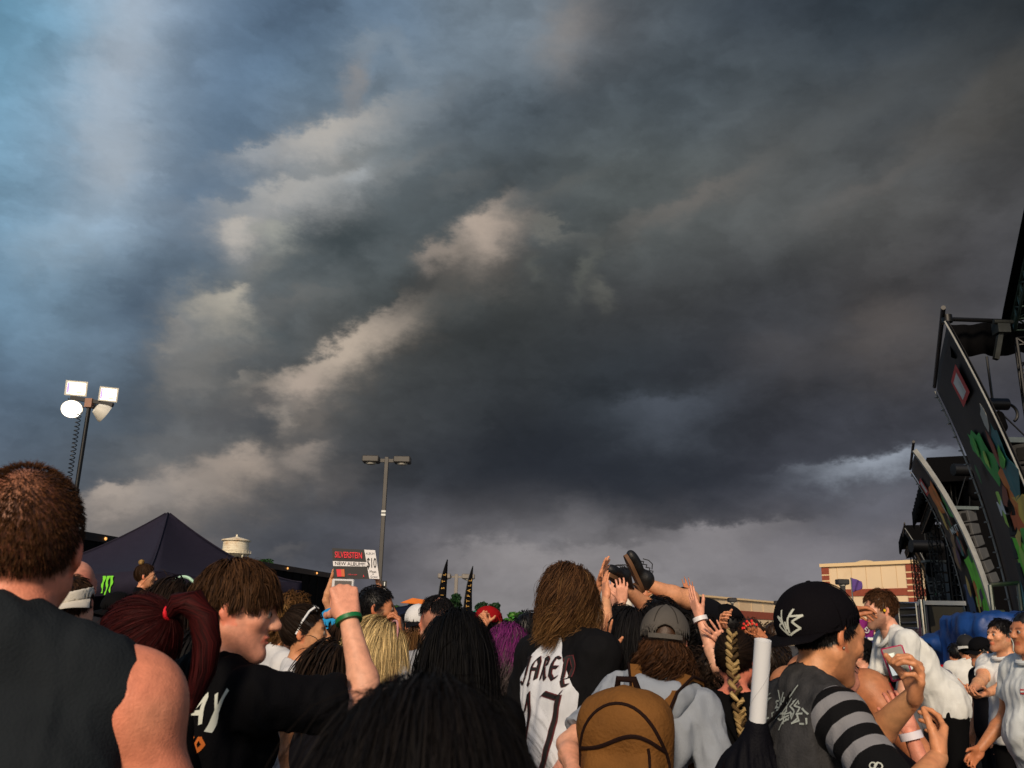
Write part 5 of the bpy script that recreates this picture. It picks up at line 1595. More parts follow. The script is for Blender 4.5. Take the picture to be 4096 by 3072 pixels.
def stage(label, near, far, pd, group=None):
    """black-draped stage along the line near -> far (xy), pd = depth away from the crowd"""
    near, far = np.array(near), np.array(far); ax = (far - near) / np.linalg.norm(far - near); L = np.linalg.norm(far - near)
    r = empty('concert_stage', (near[0], near[1], 0), math.atan2(ax[1], ax[0])); tag(r, label, 'stage')
    # local: x along the front edge, y negative = away from the crowd (to the right)
    MB().box((0, -pd, 0), (L, 0, 1.5)).build('deck', BLACKC, r)
    MB().box((0, -pd - .06, 1.504), (L, -pd, ZT - .5)).build('back_drape', BLACKC, r)
    for x in (0, L - .3): MB().box((x, -pd, 1.504), (x + .3, -1.4, ZT - .5)).build('side_drape', BLACKC, r)
    MB().box((-.3, -pd - .2, ZT - .44), (L + .3, -.2, ZT + .55)).build('roof', BLACKC, r)
    n = 40; vv = []
    for i in range(n + 1):
        x = -.3 + (L + .6) * i / n; y = -.06 + .05 * math.sin(i * 1.7)
        vv += [(x, y, ZT + .05), (x, y + .02, ZT - .75 + .05 * math.sin(i * .9))]
    o = obj('front_valance', new_mesh('front_valance', np.array(vv), np.array([(2 * i, 2 * i + 1, 2 * i + 3, 2 * i + 2) for i in range(n)])), BLACKC, r); sm = o.modifiers.new('s', 'SOLIDIFY'); sm.thickness = .02
    for x in (.6, L - .6):
        mb = MB(); truss(mb, (x, -.9, 1.52), (x, -.9, ZT - .46), .4, 14); mb.build('tower_truss', BLACKM, r)
    mb = MB(); truss(mb, (.2, -.55, ZT - .85), (L - .2, -.55, ZT - .85), .4, 28); mb.build('roof_truss', BLACKM, r)
    return r


def SL(y): return (1.3 + .41 * y + 4.4, y)


s1n, s1f = Pz(990, 326, 8.0), None
st2 = stage('far concert stage draped in black beyond the middle scrim', (16.5, 34.8), (21.4, 46.8), 12)
st3 = stage('farthest black stage wing behind the narrow scrim', (25.0, 56.5), (27.0, 61.5), 6)

# near stage: roof edge rising towards the camera, truss and drape
a = P(1001, 322, 18.2)
r = empty('concert_stage', (a[0], a[1], 0)); tag(r, 'near concert stage with tilted black roof and aluminium truss', 'stage')
b = P(1032, 172, 14.6)
q0, q1 = a - V3(a[0], a[1], 0), b - V3(a[0], a[1], 0)
bx = V3(6.5, -1.0, .4)
mb = MB(); mb.add([q0, q1, q1 + bx, q0 + bx, q0 + V3(.15, .1, .35), q1 + V3(.15, .1, .35), q1 + bx + V3(0, 0, .4), q0 + bx + V3(0, 0, .4)], [(0, 1, 2, 3), (7, 6, 5, 4), (0, 4, 5, 1), (1, 5, 6, 2), (2, 6, 7, 3), (3, 7, 4, 0)])
mb.build('roof', BLACKC, r)
GT = mat('truss_teal', (74, 92, 84), .45, .7, var=.4, vs=5)
mb = MB(); truss(mb, q0 + V3(.28, -.3, -.15), q1 + V3(.28, -.3, -.15), .34, 11, .035); mb.build('roof_truss', GT, r)
pA = P(947, 319, 17.8) - V3(a[0], a[1], 0); pB = P(1001, 321, 18.0) - V3(a[0], a[1], 0)
MB().tube([pA, pB], .05, 8).build('outrigger_pipe', BLACKM, r, smooth=True)
MB().lathe([(.05, -.1), (.11, -.08), (.11, .08), (.05, .1)], 12, o=pA).build('pipe_end', BLACKM, r, smooth=True)
# black drape hanging from the pipe
n = 44; vv = []
for i in range(n + 1):
    t = i / n; top = P(949 + 90 * t, 324 - 2 * t + 1.2 * math.sin(t * 9), 18.3) - V3(a[0], a[1], 0); bot = P(952 + 88 * t, 357 - 4 * t + 1.5 * math.sin(t * 14), 18.3) - V3(a[0], a[1], 0)
    w = V3(0, .03 * math.sin(t * 31), 0)
    vv += [top + w, bot + w * 1.4]
o = obj('side_drape', new_mesh('side_drape', np.array(vv), np.array([(2 * i, 2 * i + 1, 2 * i + 3, 2 * i + 2) for i in range(n)])), BLACKC, r); sm = o.modifiers.new('s', 'SOLIDIFY'); sm.thickness = .02
cl = P(1001, 328, 17.6) - V3(a[0], a[1], 0)
mb = MB(); mb.box(cl - .13, cl + .13); mb.bar(cl, cl + V3(-.2, 0, -.7), .10, .10); mb.tube([cl + V3(-.2, -.1, .1), cl + V3(.2, -.1, .1)], .05, 10); mb.build('truss_clamp', mat('clamp_steel', (52, 54, 52), .5, .6, var=.3, vs=8), r)
mb = MB(); truss(mb, P(1030, 340, 17) - V3(a[0], a[1], 0), P(1052, 660, 17) * V3(0, 0, 0) + (P(1030, 340, 17) - V3(a[0], a[1], 0)) * V3(1, 1, 0), .5, 14); mb.build('tower_truss', BLACKM, r)
dk = SL(19)
MB().box((dk[0] - a[0], -14, 0), (dk[0] - a[0] + 9, 1.5, 1.45)).build('deck', BLACKC, r)
MB().box((dk[0] - a[0] + 3.6, -14, 1.454), (dk[0] - a[0] + 3.8, 3, 7)).build('back_drape', BLACKC, r)
# scaffold rail by the tarps
sp = [P(990, 585, 20), P(1018, 583, 20), P(995, 640, 20), P(1019, 640, 20), P(994, 612, 20), P(1004, 612, 20)]
r2 = empty('scaffold_rail', tuple(sp[2] * V3(1, 1, 0))); tag(r2, 'grey scaffold rail of pipes standing above the blue tarp', 'scaffold')
oo = sp[2] * V3(1, 1, 0)
for i, (p, q) in enumerate(((sp[0], V3(sp[0][0], sp[0][1], 0)), (sp[1], V3(sp[1][0], sp[1][1], 0)), (sp[0], sp[1]), (sp[4], sp[5]))):
    MB().tube([p - oo, q - oo], .05, 8).build('upright' if i < 2 else 'cross_pipe', ALU, r2, smooth=True)


# ---- flown line arrays -----------------------------------------------------
def line_array(label, pts_px, D, n, wpx, motor, c=(30, 30, 32)):
    """boxes strung along the pixel polyline pts_px at distance D"""
    pts = np.array([P(x, y, D) for x, y in pts_px]); o = pts[0] * V3(1, 1, 0)
    r = empty('speaker_array', tuple(o)); tag(r, label, 'speakers')
    k = D / FPX; W = wpx * k
    seg = np.concatenate([[0], np.cumsum(np.linalg.norm(np.diff(pts, axis=0), axis=1))]); tt = np.linspace(0, seg[-1], n + 1)
    Q = np.stack([np.interp(tt, seg, pts[:, i]) for i in range(3)], 1) - o
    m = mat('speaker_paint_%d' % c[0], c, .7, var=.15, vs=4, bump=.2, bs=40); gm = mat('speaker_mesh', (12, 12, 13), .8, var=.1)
    fr = nrm(V3(-.80, -.60, 0))                                # faces the crowd and the camera a little
    for i in range(n):
        a, b = Q[i], Q[i + 1]; up = nrm(a - b); hgt = np.linalg.norm(a - b); x = nrm(np.cross(up, fr)); y = np.cross(up, x)
        M = np.eye(4); M[:3, 0], M[:3, 1], M[:3, 2], M[:3, 3] = x, y, up, (a + b) / 2
        W2, D2, H2 = W / 2, .32, hgt / 2 * .93
        v = np.array([(sx * W2, sy * D2, sz * H2 * (1 if sy < 0 else .8)) for sz in (-1, 1) for sy in (-1, 1) for sx in (-1, 1)]) 
        if (M[:3, :3] @ V3(0, -1, 0)) @ fr < 0: v[:, 1] *= -1; sgn = 1
        else: sgn = -1
        mb = MB(); mb.add(v @ M[:3, :3].T + M[:3, 3], [(0, 2, 3, 1), (4, 5, 7, 6), (0, 1, 5, 4), (2, 6, 7, 3), (0, 4, 6, 2), (1, 3, 7, 5)])
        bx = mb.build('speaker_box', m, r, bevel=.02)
        for sx in (-.48, .48):
            g1 = MB().box((sx * W2 - W2 * .26, sgn * (D2 + .004), -H2 * .62), (sx * W2 + W2 * .26, sgn * (D2 + .03), H2 * .62), M).build('horn', gm, bx)
    top = Q[0]
    MB().box((top[0] - W * .7, top[1] - .3, top[2] + .02), (top[0] + W * .7, top[1] + .3, top[2] + .14)).build('fly_bar', ALU, r)
    mp = P(*motor, D) - o
    MB().tube([mp + V3(-.5, 0, 0) * k * 30, mp + V3(.5, 0, 0) * k * 30], 6.2 * k, 14).build('chain_motor', BLACKM, r, smooth=True)
    MB().tube([mp + V3(0, 0, .05), (mp[0], mp[1], ZT + .1)], .03, 6).build('chain', BLACKM, r)
    for dx in (-.2, .2): MB().tube([mp + V3(dx * .3, 0, -.1), top + V3(dx * W * 2, 0, .1)], .02, 5).build('sling', BLACKM, r)
    F = Field(); cb = mp + V3(.15 * k * 30, 0, -18 * k); F.cap(cb + V3(0, 0, 6 * k), cb - V3(0, 0, 6 * k), 5 * k, 7 * k, .02); v, q = F.mesh(.05); obj('chain_bag', new_mesh('chain_bag', v, q), BLACKC, r)
    pts = [mp + V3(.5 * k * 30 + .3 * k * 30 * math.sin(t), 0, -.4 * k * 30 * (1 - math.cos(t)) * .8) for t in np.linspace(0, 2.6, 14)]
    MB().tube(pts, .035, 6).build('motor_cable', BLACKM, r, smooth=True)


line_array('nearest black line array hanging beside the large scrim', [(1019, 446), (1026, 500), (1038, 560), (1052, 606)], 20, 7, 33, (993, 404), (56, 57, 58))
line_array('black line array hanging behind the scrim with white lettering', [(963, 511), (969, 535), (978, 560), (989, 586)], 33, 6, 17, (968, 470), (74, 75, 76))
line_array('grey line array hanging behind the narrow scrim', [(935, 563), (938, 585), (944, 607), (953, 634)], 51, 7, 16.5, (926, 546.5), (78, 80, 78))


# ---- tarps and truck beside the barricade -----------------------------------
def tarp(label, px0, px1, ytop, ybot, D, seed, depth=1.6):
    a, b = P(px0, ytop, D), P(px1, ytop, D); zt = a[2]; r = empty('tarp_covered_gear', (a[0], a[1], 0)); tag(r, label, 'tarp')
    W = b[0] - a[0]
    F = Field(); F.box((W / 2, depth / 2, zt / 2 - .05), (W / 2, depth / 2, zt / 2 + .05), .12, .1)
    rs = np.random.default_rng(seed)
    for i in range(4): F.ell((rs.uniform(.15, .85) * W, .4, zt - rs.uniform(.15, .3)), (.4, .4, .2), .15)
    F.cut((0, 0, 0), (0, 0, -1)); v, q = F.mesh(.05); n_ = vnormals(v, q)
    v = v + n_ * (.09 * (fbm(v * V3(3.5, 3.5, 1.1), seed, 3) - .5) * 2 - .05 * np.abs(fbm(v * V3(5, 5, 2.2), seed + 5, 2) - .5) * 2.4)[:, None]
    obj('sheet', new_mesh('sheet', v, q), mat('blue_tarp', (14, 58, 122), .5, var=.25, vs=3, bump=.5, bs=10, stain=((7, 28, 66), 2.5, .8)), r)
    MB().box((W * .36, -.16, .2), (W * .36 + .07, -.10, zt - .1)).build('pink_strap', mat('pink_strap', (190, 60, 80), .7), r) if seed == 2 else MB().box((W * .62, -.16, .1), (W * .62 + .12, -.1, zt)).build('tan_strap', mat('tan_strap', (150, 128, 96), .8), r)


tarp('tall stage gear under a blue tarp behind the two guards', 978, 1050, 613, 700, 15.5, 1)
tarp('lower gear under blue tarp with pink strap by barricade', 918, 952, 642, 700, 19, 2)
tarp('blue tarp over gear behind the guard in white cap', 944, 985, 632, 700, 17, 3, 1.0)


def truck():
    a = P(921, 600.5, 26); r = empty('truck', (a[0], a[1], 0), math.radians(-8)); tag(r, 'black truck with chrome exhaust stack and slatted chrome light rack', 'truck')
    zt = a[2]
    blk = mat('truck_paint', (10, 10, 12), .4, var=.1, coat=.4)
    MB().box((.15, 0, .6), (1.15, 6, zt - .12)).build('box_body', blk, r, bevel=.04)
    MB().box((.1, -.05, zt - .118), (1.2, 6.05, zt)).build('roof_edge', mat('camper_white'), r)
    MB().tube([(-.06, -.22, .8), (-.06, -.22, zt + .02)], .085, 14).build('exhaust_stack', CHROME, r, smooth=True)
    w, h0, h1 = .48, zt - .78, zt - .08
    fr = MB()
    for z in (h0, h1): fr.tube([(-.72, -.3, z), (-.72 + w, -.3, z)], .028, 8)
    for x in (-.72, -.72 + w): fr.tube([(x, -.3, h0), (x, -.3, h1)], .028, 8)
    k = fr.build('light_rack', CHROME, r, smooth=True)
    MB().box((-.71, -.26, h0 + .03), (-.73 + w, -.14, h1 - .03)).build('backing', blk, k)
    for i in range(3): MB().tube([(-.69, -.31, h0 + (h1 - h0) * (i + .7) / 3.5), (-.75 + w, -.31, h0 + (h1 - h0) * (i + .8) / 3.5)], .035, 8).build('slat', CHROME, k, smooth=True)
    MB().tube([(-.48, -.2, 0), (-.48, -.2, h0)], .05, 8).build('post', BLACKM, r)
    for y in (.9, 5): 
        for x in (.3, 1.0): MB().lathe([(.2, -.13), (.46, -.13), (.48, 0), (.46, .13), (.2, .13)], 22, M=np.array([[0, 0, 1, x], [1, 0, 0, y], [0, 1, 0, .48], [0, 0, 0, 1]], float)).build('wheel', mat('tyre'), r, smooth=True)


truck()
# purple festival flags / banner far back between the people
for (px, py, D, w_, h_, lb, cc) in ((857, 585, 40, 10, 14, 'small purple flag tip above the leaning guard', (96, 74, 140)), (866, 629, 30, 14, 18, 'purple flag with white swirl below the leaning guard', (150, 50, 130)), (880, 645, 26, 26, 15, 'purple and white banner with lettering above the distant crowd', (70, 54, 124))):
    c0 = P(px, py, D); k = D / FPX; r = empty('purple_banner', (c0[0], c0[1], 0)); tag(r, lb, 'banner')
    n = 10; vv = []
    for i in range(n + 1):
        for j in range(n + 1): vv.append(((i / n - .5) * w_ * k, .05 * math.sin(i * .9 + j * .4), c0[2] + (.5 - j / n) * h_ * k * (1 - .5 * i / n * (h_ < 15 and w_ < 12))))
    o = obj('cloth', new_mesh('cloth', np.array(vv), np.array([(i * (n + 1) + j, i * (n + 1) + j + 1, (i + 1) * (n + 1) + j + 1, (i + 1) * (n + 1) + j) for i in range(n) for j in range(n)])), cloth('flag_%d_%d_%d' % cc, cc), r); sm = o.modifiers.new('s', 'SOLIDIFY'); sm.thickness = .01
    MB().tube([(-w_ * k * .5, .04, 0), (-w_ * k * .5, .04, c0[2] + h_ * k * .5)], .03, 6).build('pole', STEEL, r)
    if w_ > 20:
        put_text('lettering', 'SPA', .26, (.02, -.07, c0[2] - .08), (1, 0, 0), (0, 0, 1), WHITEP, r, bold=.012)
        mb = MB(); mb.prism([(-.36, .12), (.36, .14), (.36, .2), (-.36, .2)], (0, -.06, c0[2]), (1, 0, 0), (0, 0, 1), (0, -.006, 0)); mb.build('white_stripe', WHITEP, r)
    elif h_ > 15:
        decal('swirl', [[(-.08, -.1), (.02, -.12), (.08, -.02), (0, .06), (-.07, 0), (0, -.05)]], None, .035, (0, -.08, c0[2]), (1, 0, 0), (0, 0, 1), WHITEP, r)

# ================================================================== the crowd
LATER = []
CAPR = .012


def world_obj(name, g, v, q, m, label=None, cat=None, parent=None):
    """a top-level thing modelled in a wearer's frame"""
    w = g.feet + np.asarray(v) @ g.Rz.T
    return w


def band(g, side, t, c, name='wristband', w=.012, r=1.0):
    """bracelet round the forearm, t along elbow -> wrist"""
    Sh, E, W = g.arm[side][:3]; a = nrm(W - E); p = E + (W - E) * t
    rad = (.041 + (.0265 - .041) * max(0, (t - .3) / .7)) * g.s * (1.0) * r + .003
    M = frame_to(a); M[:3, 3] = p
    MB().lathe([(rad, -w), (rad + .004, -w), (rad + .004, w), (rad, w)], 20, M=M).build(name, mat('band_%d_%d_%d' % tuple(c), c, .45, var=.05), g.root, smooth=True)


# --- 1 man with cropped hair, close on the left
A = person('person in charcoal tank top standing with back turned, bare shoulders', (34, 468), 1.38, -18, skin=(226, 158, 126), bulk=1.18, shw=1.02,
           hair=dict(st='buzz', c=((40, 24, 12), (88, 54, 28)), n=11000, w=.0016, scalp=.55, len=(.007, .013)), shirt=dict(type='tank', c=(34, 38, 42), arm=.25, h=.007, wr=.008), h=.007, flush=.75, head=(-4, -3, 0),
           armR=dict(l=(.33, .05, .86), thick=1.16), armL=dict(l=(-.33, .05, .86), thick=1.16))
# --- 2.. people at the left
bald = person('person in dark grey shirt, bare-headed, behind the white visor', (78, 559), 4.5, 25, skin='pink', hair=dict(st='none', c='dark', scalp=0.0), bald=True, shirt=dict(c=(40, 40, 44)), h=.011, flush=.5)
vis = person('person wearing a white visor backwards and maroon shirt', (70, 577), 3.9, -10, skin='fair', hair=dict(st='short', c='brown', n=1200, w=.005), shirt=dict(c=(60, 30, 34)), h=.011, head=(0, -8, -14))
cap_on(vis, (206, 200, 188), 'back', flat=False, pitch=14, h=.008, visor=True)
bun = person('person in black standing raised above the crowd before the black tent', (146, 565.5), 9.0, 72, sex='f', skin='warm', base=.55, hair=dict(st='tied', c='brown', n=700, w=.006, tie=(0, -.05, .13), bun=.030, bunc=((120, 92, 52), (186, 152, 96)), bn=16), shirt=dict(c=(12, 12, 15)), h=.010, face=True)
rc = empty('road_case', tuple(bun.feet * V3(1, 1, 0)), .4); tag(rc, 'black road case under the person raised above the crowd', 'case')
MB().box((-.4, -.35, .06), (.4, .35, .548)).build('box', BLACKM, rc, bevel=.01)
for x in (-.3, .3):
    for y in (-.26, .26): MB().lathe([(.02, 0), (.045, .01), (.045, .05), (.02, .058)], 12, o=(x, y, 0)).build('caster', STEEL, rc)
for x in (-.4, .4): MB().box((x - .01, -.36, .5), (x + .01, .36, .552)).build('edge_rail', ALU, rc)
red = person('person with red hair tie in black shirt, facing left', (141, 601), 2.15, -70, sex='f', skin='fair', h=.009, shirt=dict(c=(14, 13, 15)), head=(0, -4, 0),
             hair=dict(st='tied', c=((28, 6, 7), (72, 18, 18)), n=6000, w=.0019, tie=(-.01, -.098, .075), tn=1700,
                       tail=([(-.01, -.098, .075), (-.01, -.128, .105), (0, -.166, .105), (.005, -.196, .066), (.008, -.206, .01), (.006, -.200, -.05), (.0, -.186, -.10), (-.004, -.178, -.14)], [.012, .026, .034, .035, .032, .028, .02, .006])))
MB().tube([red.hc + red.Rh @ (V3(-.01 + .017 * math.cos(a), -.108, .085 + .017 * math.sin(a)) * red.hsz) for a in np.linspace(0, 6.28, 17)[:-1]], .0055, 6, closed=True).build('hair_tie', mat('red_tie', (220, 24, 40), .5), red.root, smooth=True)
hb = person('person wearing a pale green headband behind the red hair tie', (177, 581), 3.5, 30, sex='f', skin='fair', h=.011, hair=dict(st='long', c='dark', n=1500, w=.0045), shirt=dict(c=(20, 20, 24)))
MB().tube([hb.hc + hb.Rh @ (V3(.094 * math.sin(a), .02, .04 + .103 * math.cos(a)) * hb.hsz) for a in np.linspace(-1.75, 1.75, 24)], .006, 6).build('headband', mat('pale_green', (176, 214, 190), .4), hb.root, smooth=True)

# --- young man filming with a white phone
ph = person('person in black lettered shirt filming with raised arm and green wristband', (246, 564), 2.4, 33, skin=(224, 162, 134), h=.007, face=True, head=(52, -6, 0), flush=.35, lean=(4, 0),
            hair=dict(st='mop', c=((36, 22, 13), (88, 59, 35)), n=5600, w=.0028, len=(.062, .092), lenz=.7, clump=.62, vol=.17, region=lambda p: hairline(p) & ~((np.abs(p[:, 0]) > .055) & (p[:, 2] < .03) & (p[:, 1] > -.05))), shirt=dict(type='tee', c=(13, 13, 16), h=.008, sleeve=.72, wr=.014),
            armR=dict(e=P(362, 708, 2.40), w=P(347, 612, 2.50), pose='fist', palm=(-.35, 1, .1), hd=(0, .1, .2), thick=.96, hsz=1.0), armL=dict(l=(-.2, .3, 1.0)))
band(ph, 1, .97, (16, 110, 58), w=.006, r=1.12)
pc = P(343.5, 592, 2.58); phn = empty('phone', tuple(pc), math.radians(12)); tag(phn, 'white phone with grey screen held up by person with green wristband', 'phone')
MB().box((-.034, -.005, -.036), (.028, .006, .036)).build('case', mat('phone_white', (214, 214, 216), .35, var=.03), phn, bevel=.003)
MB().box((-.027, -.0056, -.031), (.021, -.0052, .031)).build('screen', mat('phone_grey', (96, 92, 90), .2), phn)
MB().box((.0285, .002, -.02), (.036, .012, .01)).build('grip_side', mat('phone_black', (14, 14, 18), .3), phn, bevel=.002)
tv, tq = mesh_arrays(ph.shirt)
bo, bx, bz, bd = ph.T((.118, -.14, 1.34)), ph.Rt @ V3(1, 0, 0), ph.Rt @ V3(0, 0, 1), ph.Rt @ V3(0, 1, 0)
HW = mat('hand_lettering', (206, 212, 204), .8, var=.1)
decal('lettering', [[(-1.25, .9), (-1.2, 0), (-.8, .2), (-.75, .7), (-1.25, .95)], [(-.55, .0), (-.25, .9), (.05, .05)], [(-.45, .35), (-.05, .38)], [(.15, .95), (.42, .5)], [(.8, 1.1), (.42, .45), (.3, -.15)]], None, .15, bo, bx * .072, bz * .078, HW, ph.root, (tv, tq), bd, .004, .1)
decal('orange_lettering', [[(-1.0, .8), (-.9, 0)], [(-.7, .8), (-.7, 0), (-.4, .2), (-.4, .6), (-.7, .8)], [(-.1, .8), (-.1, 0)], [(.3, .8), (.15, .4), (.3, 0), (.5, .4), (.3, .8)]], None, .16, bo - bz * .055, bx * .04, bz * .04, mat('orange_ink', (200, 104, 30), .8), ph.root, (tv, tq), bd, .004, .1)

# --- two women in white behind his arm
sg = person('person in white shirt with white sunglasses pushed up on head', (304, 607), 4.1, 84, sex='f', skin='olive', h=.0085, face=True, hair=dict(st='tied', c='dark', n=1500, w=.004, tie=(0, -.085, .085), bun=.038, bunc=((96, 66, 34), (176, 136, 82)), bn=26), shirt=dict(type='tee', c=(206, 208, 212)), head=(0, 2, 0))
for sx in (-1, 1):
    pts = [sg.hc + sg.Rh @ (V3(sx * .079, y, z) * sg.hsz) for y, z in ((-.03, .0), (-.005, .055), (.025, .1), (.05, .118))]
    MB().tube(pts, .0055, 6).build('sunglasses_temple', mat('white_plastic', (220, 222, 226), .3), sg.root, smooth=True)
lens = MB()
for sx in (-1, 1): lens.prism([(sx * .012, 0), (sx * .055, 0), (sx * .052, .034), (sx * .016, .03)], sg.hc + sg.Rh @ (V3(0, .055, .098) * sg.hsz), sg.Rh @ V3(1, 0, 0), sg.Rh @ nrm(V3(0, -.55, .8)), sg.Rh @ V3(0, .004, .003))
lens.build('sunglasses_lens', mat('dark_lens', (18, 18, 22), .12), sg.root)
MB().tube([sg.T((-.05, -.13, 1.25)), sg.T((.08, -.135, 1.38)), sg.T((.12, -.02, 1.475)), sg.T((.10, .11, 1.36)), sg.T((.02, .14, 1.2))], .009, 6).build('bag_strap', BLACKC, sg.root, smooth=True)
person('person in white shirt without sunglasses, close behind the white sunglasses', (287, 598), 4.7, 62, sex='f', skin='warm', h=.011, hair=dict(st='curly', c='lightbrown', n=1200, w=.005, len=(.06, .12)), shirt=dict(type='tee', c=(212, 213, 216)))

# --- sign holder
sh = person('person in dark tank top holding up the cardboard price sign', (353, 592), 9.0, 200, skin='warm', base=.28, h=.014, hair=dict(st='short', c='dark', n=300, w=.008), shirt=dict(type='tank', c=(30, 30, 34)),
            armL=dict(w=P(377.5, 580, 8.9), hint=(.6, 0, -.4), pose='grip', palm=(-1, -.3, 0)), armR=dict(w=P(332.5, 577, 8.9), hint=(-.6, 0, -.4), pose='grip', palm=(1, -.3, 0)))
cs = P(340, 0, 1) * 0


def px_panel(mb, quadpx, D, off=0.0, th=.006):
    p = np.array([P(x, y, D - off) for x, y in quadpx]); q = np.array([P(x, y, D - off + th) for x, y in quadpx]); mb.add(np.concatenate([p, q]), [(0, 1, 2, 3), (7, 6, 5, 4), (0, 4, 5, 1), (1, 5, 6, 2), (2, 6, 7, 3), (3, 7, 4, 0)])


SD = 8.8
sgn = empty('price_sign', tuple(P(355, 564, SD))); tag(sgn, 'cardboard sign with red band name and hand-lettered ten dollar price', 'sign')
so = P(355, 564, SD)


def spanel(name, quad, m, off, parent):
    mb = MB(); px_panel(mb, quad, SD, off); mb.v = [a - so for a in mb.v]; return mb.build(name, m, parent)


INK = mat('marker_ink', (22, 22, 26), .8); REDI = mat('red_ink', (226, 46, 62), .7, var=.03); CARD = mat('black_card', (24, 23, 27), .6, var=.1, vs=8); PAPER = mat('white_paper', (224, 222, 224), .8, var=.03)
bd_ = spanel('board', [(332, 548), (375, 550.3), (379.3, 579), (334, 579)], CARD, 0, sgn)
spanel('paper_strip', [(332.8, 561), (367, 562.2), (367.6, 566.6), (333.2, 566)], PAPER, .008, sgn)
spanel('paper_panel', [(364.2, 549.6), (375.1, 550.2), (379.4, 579), (369.3, 578.6)], PAPER, .009, sgn)
spanel('cover_art', [(336.3, 569.2), (341, 569.2), (341.6, 576.6), (337.2, 576.6)], mat('red_cover', (214, 40, 54), .6), .010, sgn)
spanel('cover_art', [(341, 569.2), (344.3, 569.2), (344.8, 576.6), (341.6, 576.6)], mat('orange_cover', (196, 96, 44), .6), .010, sgn)
kx = SD / FPX
def sx_(a, b): return (P(b, 560, SD) - P(a, 560, SD)) / (b - a)
EXs, EYs = sx_(340, 370) / kx + (P(350, 562, SD) - P(350, 560, SD)) / 2 / kx * .04, nrm(P(350, 550, SD) - P(350, 570, SD))
def stext(s, cx, cy, wpx, hpx, m, off=.012, bold=.03, nm='lettering'):
    tv, tf = text_mesh(s, 1.0, bold); w0 = np.ptp(tv[:, 0]); h0 = np.ptp(tv[:, 1]); tv[:, 0] -= tv[:, 0].mean() * 0 + (tv[:, 0].max() + tv[:, 0].min()) / 2; tv[:, 1] -= (tv[:, 1].max() + tv[:, 1].min()) / 2
    o = P(cx, cy, SD - off) - so; w = o + tv[:, :1] * (wpx / w0 * kx) * EXs + tv[:, 1:2] * (hpx / h0 * kx) * EYs
    me = bpy.data.meshes.new(nm); me.from_pydata(w.tolist(), [], tf); obj(nm, me, m, sgn)
stext('SILVERSTEIN', 348.4, 555, 27.2, 6.0, REDI, bold=.018)
stext('NEW ALBUM!!', 350, 563.8, 30, 3.3, INK, bold=.0)
stext('ALBUM', 370, 553.6, 8.6, 2.3, mat('grey_ink', (120, 120, 126), .8), bold=0)
stext('$10', 371.6, 563.6, 9.6, 11.2, INK, bold=.01)
stext('Meet', 373, 571.6, 6.6, 2.4, INK, bold=0)
stext('+', 373, 574.1, 1.6, 1.4, INK, bold=0)
stext('Greet', 374, 576.7, 7, 2.2, mat('grey_ink'), bold=0)
stext('NEW ALBUM', 352.5, 574.6, 9, 1.1, REDI, bold=0)
stext('A', 363.6, 576, 1.4, 2.2, REDI, bold=.05)
# small numbered placard on the lamp pole
pl = empty('placard', tuple(P(382, 590, 12))); tag(pl, 'small black and white placard with number one behind the sign', 'sign')
po = P(382, 590, 12); 
for nm, quad, m in (('black_half', [(378.4, 580.5), (387, 581), (386.6, 587.5), (378.4, 587.2)], CARD), ('white_half', [(378.4, 587.8), (386.4, 588), (386.2, 600), (378.2, 600)], PAPER)):
    mb = MB(); px_panel(mb, quad, 12); mb.v = [a - po for a in mb.v]; mb.build(nm, m, pl)
put_text('numeral', '1', .06, P(384.5, 584, 11.98) - po, (1, 0, .02), (0, 0, 1), WHITEP, pl, bold=.004); put_text('numeral', '1', .09, P(383, 594, 11.98) - po, (1, 0, .02), (0, 0, 1), INK, pl, bold=.003)
MB().tube([P(382, 600, 12.02) - po, P(382, 600, 12.02) * V3(1, 1, 0) - po], .015, 6).build('stick', STEEL, pl)

# --- behind and around the blonde
person('person in black shirt in profile with one hand at the mouth', (377, 586), 5.2, 86, skin='tan', h=.009, face=True, stubble=.85, hair=dict(st='buzz', c='black', n=3000, w=.003, len=(.012, .02)), shirt=dict(c=(18, 18, 22)), head=(0, -2, 0),
       armR=dict(w=P(400, 636, 5.1), hint=(.1, 0, -1), pose='grip', palm=(-1, 0, 0), hd=(0, 0, .6)))
bl = person('person in pale pink shirt with pink glasses pushed up on head', (378, 622), 3.65, 58, sex='f', skin='pink', h=.009, head=(8, -2, 0), face=True, hair=dict(st='bob', c=((30, 24, 18), (120, 96, 58)), tip=((222, 190, 126), .12, .5), n=3800, w=.0036, len=(.15, .22), clump=.65) if False else dict(st='bob', c=((60, 46, 32), (176, 144, 92)), tip=((238, 208, 148), .10, .45), n=6500, w=.0023, len=(.14, .20)), shirt=dict(c=(214, 184, 176)))
pts = [bl.hc + bl.Rh @ (V3(.088 * math.sin(a), .045 + .02 * math.cos(a), .128 - .09 * abs(math.sin(a)) ** 3) * bl.hsz) for a in np.linspace(-1.5, 1.5, 18)]
MB().tube(pts, .0042, 6).build('glasses', mat('pink_frame', (196, 140, 140), .3), bl.root, smooth=True)
wc = person('person in white cap with dark peak facing the camera', (418.5, 607.5), 6.2, 168, skin='warm', h=.011, face=True, hair=dict(st='short', c='black', n=300, w=.006, cap=.02), shirt=dict(c=(24, 24, 28)))
cap_on(wc, (214, 214, 214), 'fwd', brimc=(18, 18, 22), h=.009)
und = person('person in light grey shirt looking away under the first feather flag', (438, 597), 4.4, -8, skin='fair', h=.009, flush=.4, hair=dict(st='mop', c='black', n=1500, w=.004, scalp=.45, len=(.03, .055), lenz=0.0001, vol=.09, region=lambda p: hairline(p) & (p[:, 2] > .07)), shirt=dict(c=(150, 153, 160)))
